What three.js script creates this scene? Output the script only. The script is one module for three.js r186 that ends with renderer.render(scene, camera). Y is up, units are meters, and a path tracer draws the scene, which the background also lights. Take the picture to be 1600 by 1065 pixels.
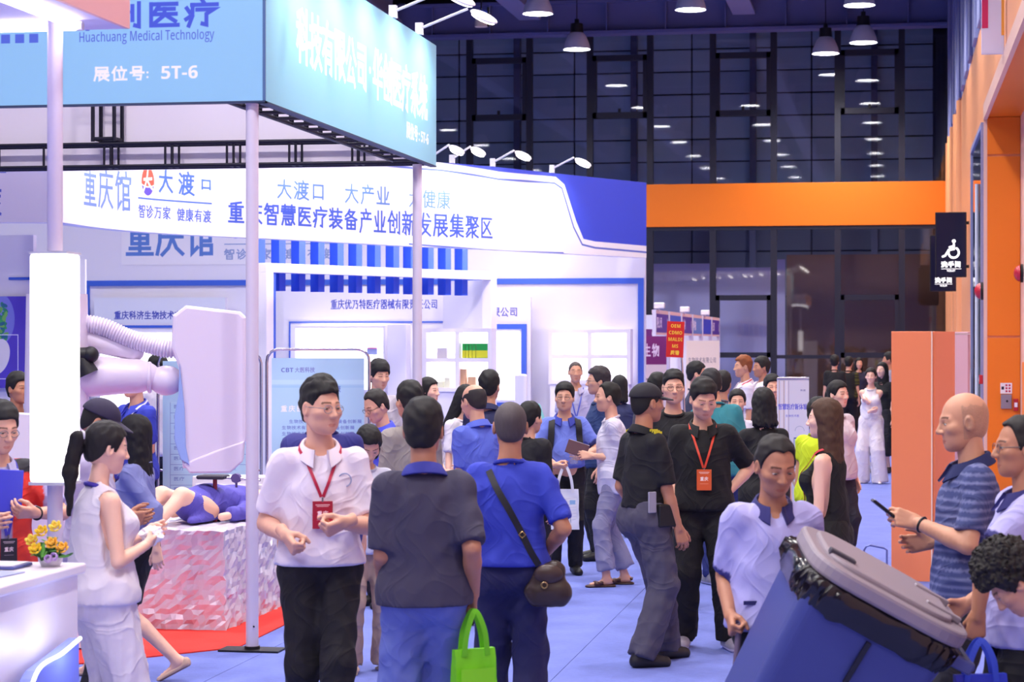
import * as THREE from 'three';
import { mergeGeometries, mergeVertices } from 'three/addons/utils/BufferGeometryUtils.js';
import { RoundedBoxGeometry } from 'three/addons/geometries/RoundedBoxGeometry.js';
import { ImprovedNoise } from 'three/addons/math/ImprovedNoise.js';
import { RectAreaLightUniformsLib } from 'three/addons/lights/RectAreaLightUniformsLib.js';

// ---------------------------------------------------------------- camera, exposure
// World axes follow the hall: -z runs along the aisle, x to the right, the camera stands at the origin, 2 m up.
const scene = new THREE.Scene();
scene.background = new THREE.Color(0x000000);
const FOCAL = 3400, EYE = 2.0, YAW = Math.atan(600 / FOCAL);
const camera = new THREE.PerspectiveCamera(2 * Math.atan(532.5 / FOCAL) * 180 / Math.PI, 1600 / 1065, 0.5, 200);
camera.position.set(0, EYE, 0);
camera.rotation.set(0, YAW, 0);
camera.focus = 15.5;
camera.userData.fStop = 5.6;
const renderer = new THREE.WebGLRenderer({ antialias: true });
renderer.toneMapping = THREE.LinearToneMapping;
renderer.toneMappingExposure = 1.9;
renderer.shadowMap.enabled = true;
RectAreaLightUniformsLib.init();
const LAMP_COLOR = new THREE.Color().setRGB(1.0, 0.94, 0.93);
const BAY_INTENSITY = 36, FLOOD_INTENSITY = 14;
// ---------------------------------------------------------------- helpers
const V = (x, y, z) => new THREE.Vector3(x, y, z);
const D2R = Math.PI / 180;
const taken = new Map();
function numbered(name) {
  const n = taken.get(name) ?? 0; taken.set(name, n + 1);
  return n ? name + '_' + String(n).padStart(3, '0') : name;
}
// a place in the hall from the direction seen from the tripod and the distance along the view
function at(px, py, d) {
  const r = (px - 800) / FOCAL * d, c = Math.cos(YAW), s = Math.sin(YAW);
  return V(r * c - d * s, EYE - (py - 532.5) / FOCAL * d, -r * s - d * c);
}
const floorAt = (px, d) => { const p = at(px, 0, d); p.y = 0; return p; };
function rngOf(seed) { let s = seed >>> 0; return () => { s = (s + 0x6d2b79f5) | 0; let t = Math.imul(s ^ (s >>> 15), 1 | s); t = (t + Math.imul(t ^ (t >>> 7), 61 | t)) ^ t; return ((t ^ (t >>> 14)) >>> 0) / 4294967296; }; }
const perlin = new ImprovedNoise();
const N3 = (x, y, z) => perlin.noise(x, y, z);

function mat(color, o = {}) {
  const m = new (o.physical ? THREE.MeshPhysicalMaterial : THREE.MeshStandardMaterial)({ roughness: 0.6 });
  m.color.set(color);
  for (const k in o) if (k !== 'physical') { if (k === 'emissive') m.emissive.set(o[k]); else m[k] = o[k]; }
  return m;
}
function mesh(name, geo, material, parent) {
  const g = Array.isArray(geo) ? merge(geo) : geo;
  const m = new THREE.Mesh(g, material); m.castShadow = m.receiveShadow = true;
  m.name = parent ? name : numbered(name);
  (parent ?? scene).add(m);
  return m;
}
function merge(list) {
  if (list.length === 1) return list[0];
  const clean = list.map((g) => { const h = g.index ? g.toNonIndexed() : g; for (const k of Object.keys(h.attributes)) if (!['position', 'normal', 'uv'].includes(k)) h.deleteAttribute(k); if (!h.attributes.uv) h.setAttribute('uv', new THREE.BufferAttribute(new Float32Array(h.attributes.position.count * 2), 2)); return h; });
  return mergeGeometries(clean);
}
function tag(o, label, category, group) { o.userData.label = label; o.userData.category = category; if (group) o.userData.group = group; return o; }
function thing(name, label, category, pos, turn = 0, group) {
  const g = new THREE.Group(); g.name = numbered(name); scene.add(g);
  if (pos) g.position.copy(pos); g.rotation.y = turn;
  return tag(g, label, category, group);
}
function struct(name, geo, material, parent) { const m = mesh(name, geo, material, parent); if (!parent) m.userData.kind = 'structure'; return m; }
function structGroup(name, pos) { const g = new THREE.Group(); g.name = numbered(name); if (pos) g.position.copy(pos); g.userData.kind = 'structure'; scene.add(g); return g; }
// boxes from min to max corners, or centre + size
function bx(x0, x1, y0, y1, z0, z1, r = 0) {
  const w = Math.abs(x1 - x0), h = Math.abs(y1 - y0), d = Math.abs(z1 - z0);
  const g = r ? new RoundedBoxGeometry(w, h, d, 2, Math.min(r, w / 2.01, h / 2.01, d / 2.01)) : new THREE.BoxGeometry(w, h, d);
  return g.translate((x0 + x1) / 2, (y0 + y1) / 2, (z0 + z1) / 2);
}
function rod(a, b, r, seg = 10, r2) {
  const d = b.clone().sub(a), l = d.length();
  const g = new THREE.CylinderGeometry(r2 ?? r, r, l, seg);
  g.translate(0, l / 2, 0).applyQuaternion(new THREE.Quaternion().setFromUnitVectors(V(0, 1, 0), d.normalize()));
  return g.translate(a.x, a.y, a.z);
}
function tube(pts, r, seg = 40, rad = 8, closed = false) { return new THREE.TubeGeometry(new THREE.CatmullRomCurve3(pts, closed, 'centripetal'), seg, r, rad, closed); }
function polyTube(pts, r, rad = 8) { const c = new THREE.CurvePath(); for (let i = 1; i < pts.length; i++) c.add(new THREE.LineCurve3(pts[i - 1], pts[i])); return new THREE.TubeGeometry(c, (pts.length - 1) * 6, r, rad); }
function ball(c, rx, ry = rx, rz = rx, seg = 18) { return new THREE.SphereGeometry(1, seg, Math.round(seg * 0.7)).scale(rx, ry, rz).translate(c.x, c.y, c.z); }
function extr(pts, depth, bevel = 0) {
  const s = new THREE.Shape(pts.map((p) => new THREE.Vector2(p[0], p[1])));
  return new THREE.ExtrudeGeometry(s, { depth, bevelEnabled: bevel > 0, bevelSize: bevel, bevelThickness: bevel, bevelSegments: 2, curveSegments: 10 });
}
// a flat band of given width and thickness swept along points with outward normals
function strap(pts, outs, width, thick) {
  const curve = new THREE.CatmullRomCurve3(pts, false, 'centripetal'), n = pts.length * 5, oc = new THREE.CatmullRomCurve3(outs, false, 'centripetal');
  const pos = [], idx = [];
  for (let i = 0; i <= n; i++) {
    const t = i / n, p = curve.getPoint(t), tg = curve.getTangent(t), o = oc.getPoint(t);
    o.addScaledVector(tg, -o.dot(tg)).normalize(); const s = tg.clone().cross(o).normalize();
    for (const [a, b] of [[-1, 0], [1, 0], [1, 1], [-1, 1]]) { const q = p.clone().addScaledVector(s, a * width / 2).addScaledVector(o, b * thick); pos.push(q.x, q.y, q.z); }
    if (i < n) for (let k = 0; k < 4; k++) { const a = i * 4 + k, b = i * 4 + (k + 1) % 4; idx.push(a, b, b + 4, a, b + 4, a + 4); }
  }
  const e = n * 4; idx.push(0, 2, 1, 0, 3, 2, e, e + 1, e + 2, e, e + 2, e + 3);
  let g = new THREE.BufferGeometry(); g.setAttribute('position', new THREE.Float32BufferAttribute(pos, 3)); g.setIndex(idx);
  g = g.toNonIndexed(); g.computeVertexNormals(); return g;
}
// canvas print on a flat panel
function canvas(w, h, draw) {
  const c = document.createElement('canvas'); c.width = w; c.height = h;
  const x = c.getContext('2d'); draw(x, w, h);
  const t = new THREE.CanvasTexture(c); t.colorSpace = THREE.SRGBColorSpace; t.anisotropy = 8;
  return t;
}

// ---------------------------------------------------------------- stroke lettering (each character: strokes on a 10 x 10 field, y down)
const GLYPH = {
  大: '1,3.5,9,3.5|5,.8,4.8,4,3.4,7,1,9.3|5,4,6.6,7,9.2,9.2',
  口: '1.8,2,1.8,8.6|1.8,2,8.2,2,8.2,8.6|1.8,7.8,8.2,7.8',
  渡: '.8,1.2,2,2.2|.4,3.8,1.7,4.8|.6,9,2.2,6|6,.5,6.5,1.6|3.2,1.8,9.5,1.8|3.4,1.8,3.3,6,2.4,9.2|4,3.6,9.4,3.6|5.4,2.4,5.4,5.2,7.8,5.2,7.8,2.4|4.2,6.2,8.6,6.2,6.6,8.4,3.6,9.4|4.9,6.8,6.8,8.4,9.6,9.4',
  度: '5,.4,5.4,1.5|1.2,1.8,9.4,1.8|1.4,1.8,1.3,6,.4,9.2|2.4,3.6,9,3.6|4,2.4,4,5.2,7.4,5.2,7.4,2.4|2.8,6.2,8.4,6.2,6,8.4,2.2,9.4|3.6,6.8,6.2,8.6,9.4,9.4',
  产: '5,.4,5.4,1.5|1.4,1.9,8.8,1.9|3.2,2.4,3.8,3.6|6.8,2.4,6.2,3.6|1.6,4.2,9.2,4.2|1.8,4.2,1.7,7,.6,9.4',
  业: '3.6,.8,3.6,8.8|6.4,.8,6.4,8.8|1.2,3,2.4,6.6|8.8,3,7.6,6.6|.6,8.8,9.4,8.8',
  健: '2.6,.6,.6,4.2|1.8,3,1.8,9.4|3,1.8,4.8,1.8,3.4,4.2,4.8,4.2,4.6,6.4,3,9.2|3.2,6.6,5,8.8,9.6,9.2|5.2,1.6,9,1.6,9,5,5.2,5|5,3.3,9.8,3.3|5.4,6.6,9.2,6.6|7.1,.6,7.1,8.4',
  康: '5,.3,5.4,1.3|1.2,1.7,9.4,1.7|1.3,1.7,1.3,6,.4,9.2|2.8,3,8.4,3,8.4,5.6,2.8,5.6|2.2,4.3,9.4,4.3|5.5,2.2,5.5,9.4,4.6,9|2.6,6.6,4.2,7.4|2,9,4.6,7.8|8.6,6.4,6.8,7.6|6,6.6,9.4,9.2',
  重: '8,.5,2,1.3|.8,2.4,9.2,2.4|2.2,3.6,7.8,3.6,7.8,6.4,2.2,6.4,2.2,3.6|2.2,5,7.8,5|5,1,5,9.2|1.6,7.7,8.4,7.7|.6,9.2,9.4,9.2',
  庆: '5,.3,5.4,1.4|1.2,1.8,9.4,1.8|1.4,1.8,1.3,6,.4,9.2|2.4,4.6,9.2,4.6|5.8,2.8,5.6,5,4.4,7.6,2.2,9.4|5.8,5,7.2,7.6,9.4,9.2',
  馆: '2.2,.6,.6,3.6|1.4,2,3.8,2,3.2,3.2|2,3.4,2,9,3.8,7.6|6.8,.4,7,1.4|4.4,2.9,4.4,1.8,9.6,1.8,9.4,2.9|5.2,3.4,5.2,9.4|5.2,3.6,8.4,3.6,8.4,5.8,5.2,5.8|5.2,7,8.8,7,8.8,9.2,5.2,9.2',
  智: '2,.4,.8,2.4|1.6,1.4,5,1.4|.4,2.9,5.4,2.9|3,1.4,2.6,3.6,.6,5|3,3,5,4.6|6,1,9.2,1,9.2,4.2,6,4.2,6,1|2.4,5.6,7.8,5.6,7.8,9.4,2.4,9.4,2.4,5.6|2.4,7.5,7.8,7.5',
  慧: '.8,1,4.6,1|.6,2.2,4.8,2.2|2.7,.3,2.7,3.4|.4,3.3,5,3.3|5.4,1,9.4,1|5.2,2.2,9.6,2.2|7.4,.3,7.4,3.4|5.2,3.3,9.6,3.3|1.6,4.2,8.4,4.2,8.4,6.6,1.6,6.6|1.8,5.4,8.4,5.4|1.4,7.6,.8,9.2|3.2,7.4,3.4,9.2,7,9.2,7.2,8.2|4.8,7.2,5.6,8.2|8,7.4,9.2,8.8',
  医: '1.2,1.2,9,1.2|1.2,1.2,1.2,9,9.4,9|3.6,1.8,2.2,4.2|3,3,8.2,3|2,4.9,8.8,4.9|5.4,3,5.2,5.4,2.4,8|5.6,5.2,8.6,7.6',
  疗: '5.2,.3,5.8,1.4|2,1.8,9.6,1.8|2.2,1.8,2.1,6,1,9.4|.4,3,1.2,4.4|.2,7,2,5.6|3.6,3.6,8.6,3.6,6.4,5.2,6.4,9.2,5.2,8.8',
  装: '.8,1,1.6,2.2|.4,4,2.4,3.2|2.6,.4,2.6,5|3.6,1.8,9.4,1.8|6.4,.4,6.4,4|4.2,4,8.8,4|.6,5.6,9.4,5.6|5,4.6,5.2,5.6|5,5.8,3.4,7.4,.6,8.8|3,7,3,9.4,5.2,8.4|8.4,6.4,6.4,7.4|5.2,6,6.6,8,9.4,9.4',
  备: '3.8,.4,2.6,2.2,.8,3.6|3.4,1.4,7.4,1.4,5,3.8,.8,5|3,2.2,5.4,3.8,9.2,5|2,5.6,8,5.6,8,9.4,2,9.4,2,5.6|2,7.5,8,7.5|5,5.6,5,9.4',
  创: '3.2,.4,2,2.6,.4,4.4|3.2,.8,4.4,2.6,6,3.8|1.8,4.2,4.6,4.2,4.6,6.2,3.8,6|1.8,4.2,1.8,8.8,5.6,8.8,5.6,7.4|7.2,1.6,7.2,6.8|9.2,.6,9.2,9.2,8,8.8',
  新: '2.6,.2,3,1.2|.6,1.6,5.2,1.6|1.6,2,2,3.2|4.2,2,3.8,3.2|.4,3.6,5.4,3.6|.6,5.3,5.2,5.3|2.9,3.8,2.9,9.2,2.2,8.8|1.6,6.4,.6,8.4|4.2,6.4,5.2,8|9,.6,6.2,1.6|6.2,1.6,6.1,6,5.4,9.2|6.2,4,9.6,4|8,4,8,9.4',
  发: '2,1,1.6,3.4,9.4,3.4|4.6,.4,4,4,2.6,7,.6,9.2|7,.6,8.4,1.8|3.8,5,7.8,5,6,7.4,2.8,9.4|3.8,5.4,6,7.6,9.2,9.4',
  展: '1.4,.8,8.8,.8,8.8,2.8,1.4,2.8|1.4,.8,1.4,5,.4,9.2|2.4,4.2,9.2,4.2|2,5.9,9.6,5.9|4.2,3,4.2,5.9|7.2,3,7.2,5.9|3.6,6,3.6,9.2,5.8,8|8.8,6.6,7,7.6|5.4,6,6.8,8,9.4,9.4',
  集: '3,.3,.8,3.2|2.2,1.6,2.2,6|5.6,.3,6,1.4|2.2,1.6,9,1.6|2.2,3,8.4,3|2.2,4.4,8.4,4.4|2.2,5.8,9.2,5.8|5.6,1.6,5.6,5.8|.6,7,9.4,7|5,6,5,9.4|4.6,7.2,2.8,8.6,.6,9.2|5.4,7.2,7.2,8.6,9.4,9.2',
  聚: '.6,.9,5,.9|1.6,.9,1.6,4.2|4,.9,4,4.8|1.6,2,4,2|1.6,3,4,3|.4,4.4,5.2,3.8|5.6,1.2,9,1.2,7.6,3.2,5.4,4.6|5.8,1.8,7.6,3.4,9.6,4.6|8.2,5,2,5.8|5,5.8,5,9.4|2.4,6.4,.6,8|3.6,7.4,.8,9.2|7.6,6.4,5.4,7.8|5.4,7,7.2,8.4,9.4,9.2',
  区: '1.2,1.2,9,1.2|1.2,1.2,1.2,9,9.4,9|7.4,2.4,5,5,2.4,7.4|3,2.8,5.4,5,8.2,7.6',
  诊: '1.2,.8,2.2,2|.4,3.6,2,3.6,2,8.6,3.2,7.6|6.4,.4,5,2.6,3,4.2|6.4,.6,7.6,2.6,9.6,4|7,3.4,4.4,5.2|7.6,4.8,4.2,7|8.6,6.2,6.4,8.4,3.6,9.4',
  万: '.8,1.6,9.2,1.6|3.8,1.6,3.6,4.6,2.6,7.2,.8,9.2|3.8,4.2,8,4.2,7.6,9,6,8.6',
  家: '5,.2,5.2,1.2|1,2.8,1,1.6,9.2,1.6,9,2.8|2.2,3,8,3|5,3,3.4,4.4,1,5.4|4,4.2,5.6,6,5.6,9.2,4.4,8.8|4.6,5.4,1.2,7|5.2,6.8,1,8.8|8.4,4.2,6,5.8|5.6,5.6,7,7.6,9.4,8.8',
  有: '.8,2,9.2,2|4.4,.4,3.4,3.4,.6,6.2|3,4,3,9.4|3,4,7.8,4,7.8,9.2,6.8,9|3,5.7,7.8,5.7|3,7.3,7.8,7.3',
  位: '2.8,.6,.6,4.2|1.8,3,1.8,9.4|6.2,.6,6.6,2|3.6,2.8,9.4,2.8|4.8,4,5.4,7.4|8.2,3.8,7.2,8.6|3.2,9,9.6,9',
  号: '2.4,.8,7.6,.8,7.6,3.2,2.4,3.2,2.4,.8|.8,4.6,9.2,4.6|3.4,4.6,2.8,6.4,7.6,6.4,7.2,9.2,5,9',
  优: '2.8,.6,.6,4.2|1.8,3,1.8,9.4|3.4,3.4,9.4,3.4|5.6,.6,5.4,4,4.6,7,3,9.2|6.8,3.6,6.8,8.8,9.4,8.8,9.4,7.4|7.6,1,8.8,2.2',
  乃: '1.4,1.4,7.6,1.4,6,4.4,8.6,4.4,8,9,6,8.6|3.4,1.4,3.2,5,2.4,7.2,.6,9.2',
  特: '1.6,1.2,.8,3.4|1,2.8,4,2.8|2.6,.4,2.6,9.4|.4,6.4,4.2,5.6|5,1.8,9.2,1.8|7,.4,7,3.8|4.4,3.8,9.6,3.8|4.6,5.6,9.6,5.6|8,4.2,8,9.2,6.8,8.8|5.6,6.6,6.4,8',
  器: '1.2,.8,4.2,.8,4.2,3,1.2,3,1.2,.8|5.8,.8,8.8,.8,8.8,3,5.8,3,5.8,.8|.6,4.6,9.4,4.6|5,3.4,4,4.8,.8,6.6|5.4,4.6,7,5.6,9.2,6.4|6.6,3.6,7.4,4.2|1.2,6.8,4.2,6.8,4.2,9.2,1.2,9.2,1.2,6.8|5.8,6.8,8.8,6.8,8.8,9.2,5.8,9.2,5.8,6.8',
  械: '.4,2.8,3.6,2.8|2,.4,2,9.4|1.9,3,.4,6.4|2.1,3.6,3.4,5.4|3.8,2.4,9.6,2.4|7.4,.4,7.6,4,8.4,7.6,9.6,9.2,9.8,7.6|8.4,.8,9.2,1.6|4,5.2,7,5.2|4.8,3.6,4.8,6.2,4,9|6.2,3.6,6.2,8.6|9,3.6,8.2,6.4,6.8,8.8',
  限: '1.2,1,1.2,9.4|1.2,1,3.8,1,2.8,3.4,3.8,5,3.6,6.4,2.4,6.4|5,1,8.8,1,8.8,4.4,5,4.4|5,2.7,8.8,2.7|5,1,5,9,7,7.8|9.2,5,7.2,6.2|6,4.6,7.2,7.2,9.6,9.2',
  责: '1.4,1,8.6,1|1.8,2.3,8.2,2.3|.6,3.7,9.4,3.7|5,.3,5,3.7|2.4,4.8,7.6,4.8,7.6,7.6|2.4,4.8,2.4,7.6|5,5.4,4.6,7.4,1.4,9.4|6,7.8,8.6,9.2',
  任: '2.8,.6,.6,4.2|1.8,3,1.8,9.4|8.8,1,4.2,1.8|3.2,4.9,9.6,4.9|6.4,1.6,6.4,8.8|4,8.8,9,8.8',
  公: '3.6,1,2.6,3.4,.8,5.4|6.2,1,7.4,3.4,9.4,5|4.6,4.6,2.4,8.6,8,8.4|6.6,6.6,8.6,9.4',
  司: '1.6,1.2,8.6,1.2,8.6,9,7.2,8.6|1.2,3.2,6.6,3.2|1.8,4.8,6,4.8,6,7.8,1.8,7.8,1.8,4.8',
  科: '4.2,.6,.8,1.6|.4,3.4,4.6,3.4|2.5,1.2,2.5,9.4|2.4,3.6,.4,6.8|2.6,4,4.4,5.8|5.4,1.4,6.6,2.4|5,3.8,6.2,4.8|4.6,7,9.6,6|7.8,.4,7.8,9.4',
  济: '.8,1,2,2|.4,3.6,1.7,4.6|.6,9,2.2,5.8|6,.3,6.4,1.4|3,1.9,9.6,1.9|4.2,2.2,6,4,9.4,5.4|8.4,2.2,6.4,4.2,3,5.4|4.8,5.6,4.6,7.4,3.4,9.4|7.6,5.4,7.6,9.4',
  生: '2.6,1,1,4.2|2,2.8,8.8,2.8|5,.4,5,9|1.6,5.8,8.4,5.8|.6,9,9.4,9',
  物: '1.4,1.2,.8,3.4|1,2.8,4,2.8|2.5,.4,2.5,9.4|.4,6.4,4.2,5.6|5.6,.6,4.2,3.6|5,2.2,9.4,2.2,9,9,7.8,8.6|6.8,2.4,6,5,4.2,7|8.2,2.4,7,6,4.6,9',
  技: '.4,2.8,3.6,2.8|2.1,.4,2.1,9.2,1,8.8|.4,6,3.8,5|4.2,2.2,9.6,2.2|6.8,.4,6.8,4.2|4.6,4.2,8.8,4.2,7,7,4.2,9.4|4.8,4.8,7,7.2,9.6,9.2',
  术: '.8,3,9.2,3|5,.4,5,9.4|4.8,3.2,3,6,.6,8|5.2,3.2,7,6,9.4,8|6.8,.8,8.2,2',
  洗: '.8,1,2,2|.4,3.6,1.7,4.6|.6,9,2.2,5.8|4.4,.8,3.2,3|3.8,2.2,9,2.2|6.3,.4,6.3,4.4|2.8,4.4,9.6,4.4|5,4.6,4.6,7,2.8,9.2|7.2,4.6,7.2,9,9.6,9,9.6,7.6',
  手: '8,.6,2,1.6|1.2,3.6,8.8,3.6|.6,5.8,9.4,5.8|5,1.2,5,9.2,3.8,8.8',
  间: '1.4,.4,2.4,1.6|1.4,2.2,1.4,9.4|3.4,1.2,8.8,1.2,8.8,9.2,7.6,8.8|3.6,3.2,6.6,3.2,6.6,7.8,3.6,7.8,3.6,3.2|3.6,5.4,6.6,5.4',
  系: '8,.6,2,1.4|4.6,1.4,2.2,3.4,6.4,3.4|7,2.2,1.8,5.8,8.2,5.4|6.6,4.4,8.6,6.4|5,5.6,5,9.4,4.2,9|3,6.8,1.2,8.8|6.8,6.8,8.8,8.6',
  统: '2.4,.6,.8,3.2,3,3.2,.8,6,3.2,5.4|.4,8.8,3.6,7.4|6.4,.4,6.8,1.6|3.8,2.2,9.6,2.2|6.2,2.4,4.6,4.6,8.6,4.2|7.6,3.2,9,5|5.4,5,5.2,7.2,3.8,9.2|7.2,5,7.2,9,9.6,9,9.6,7.6',
  华: '3,.4,1,4|2,2.4,2,5.4|8.6,1,5.4,3|5.2,.4,5.2,4.6,8.8,4.6,8.8,3.6|.6,6.6,9.4,6.6|5,5.2,5,9.6',
  电: '2,2,8,2,8,6.6,2,6.6,2,2|2,4.3,8,4.3|5,.6,5,9,9,9,9,7.6',
  质: '8.4,.6,1.8,1.4|1.8,1.4,1.7,5,.6,9|2.4,2.8,9.2,2.8|5.6,1.2,5.6,4.2|3,4.2,8.4,4.2,8.4,7.2|3,4.2,3,7.2|5.6,5,5,7.2,2,9.4|6.4,7.4,8.8,9.2',
  谱: '1.2,.8,2.2,2|.4,3.6,2,3.6,2,8.6,3.2,7.6|4.8,.4,5.4,1.4|8,.4,7.4,1.4|3.8,2,9.4,2|5.6,2,5.6,5|7.6,2,7.6,5|4.2,2.8,4.8,4.4|9,2.8,8.4,4.4|3.4,5,9.8,5|4.6,6,8.6,6,8.6,9.4,4.6,9.4,4.6,6|4.6,7.7,8.6,7.7',
  体: '2.8,.6,.6,4.2|1.8,3,1.8,9.4|3.4,2.8,9.4,2.8|6.4,.4,6.4,9.4|6.2,3,5,5.8,3,7.8|6.6,3,7.8,5.8,9.8,7.8|4.8,7.4,8,7.4',
  验: '.8,1.2,3.4,1.2,3.2,4.6|1.4,2.2,1.2,4.6,3.8,4.6,3.4,9,2.4,8.6|.4,7,2.8,6.6|6.8,.4,5.6,2.6,4,4|6.8,.6,8,2.4,9.8,3.8|5.4,4.2,8.4,4.2|4.6,5.6,5.4,7.8|6.6,5.4,7,7.4|9,5.2,8,8.6|4.2,9,9.6,9',
};
const STROKES = {};
for (const k in GLYPH) STROKES[k] = GLYPH[k] ? GLYPH[k].split('|').map((s) => { const a = s.split(',').map(Number), r = []; for (let i = 0; i < a.length; i += 2) r.push([a[i], a[i + 1]]); return r; }) : [];
// writes text in cells of size w x h starting at (x, y) top-left; latin characters use the sans face
function write(c, text, x, y, w, h, color, weight = 0.1, gap = 0) {
  c.strokeStyle = c.fillStyle = color; c.lineCap = 'square'; c.lineJoin = 'miter';
  for (const ch of text) {
    const st = STROKES[ch];
    if (st) {
      c.lineWidth = Math.min(w, h) * weight;
      for (const s of st) { c.beginPath(); s.forEach(([a, b], i) => { const X = x + a / 10 * w, Y = y + b / 10 * h; i ? c.lineTo(X, Y) : c.moveTo(X, Y); }); c.stroke(); }
      x += w + gap;
    } else if (ch === ' ') x += (w + gap) * 0.8;
    else { c.font = 'bold ' + Math.round(h * 1.05) + 'px sans-serif'; c.textBaseline = 'alphabetic'; c.textAlign = 'left'; c.fillText(ch, x, y + h * 0.92); x += c.measureText(ch).width + gap * 0.3; }
  }
  return x;
}
function latin(c, text, x, y, h, color, o = {}) {
  c.fillStyle = color; c.font = (o.bold === false ? '' : 'bold ') + h + 'px ' + (o.face ?? 'sans-serif'); c.textAlign = o.align ?? 'left'; c.textBaseline = 'middle';
  if (o.width) { const m = c.measureText(text).width; c.save(); c.translate(x, y); c.scale(o.width / m, 1); c.fillText(text, 0, 0); c.restore(); } else c.fillText(text, x, y);
}
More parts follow.
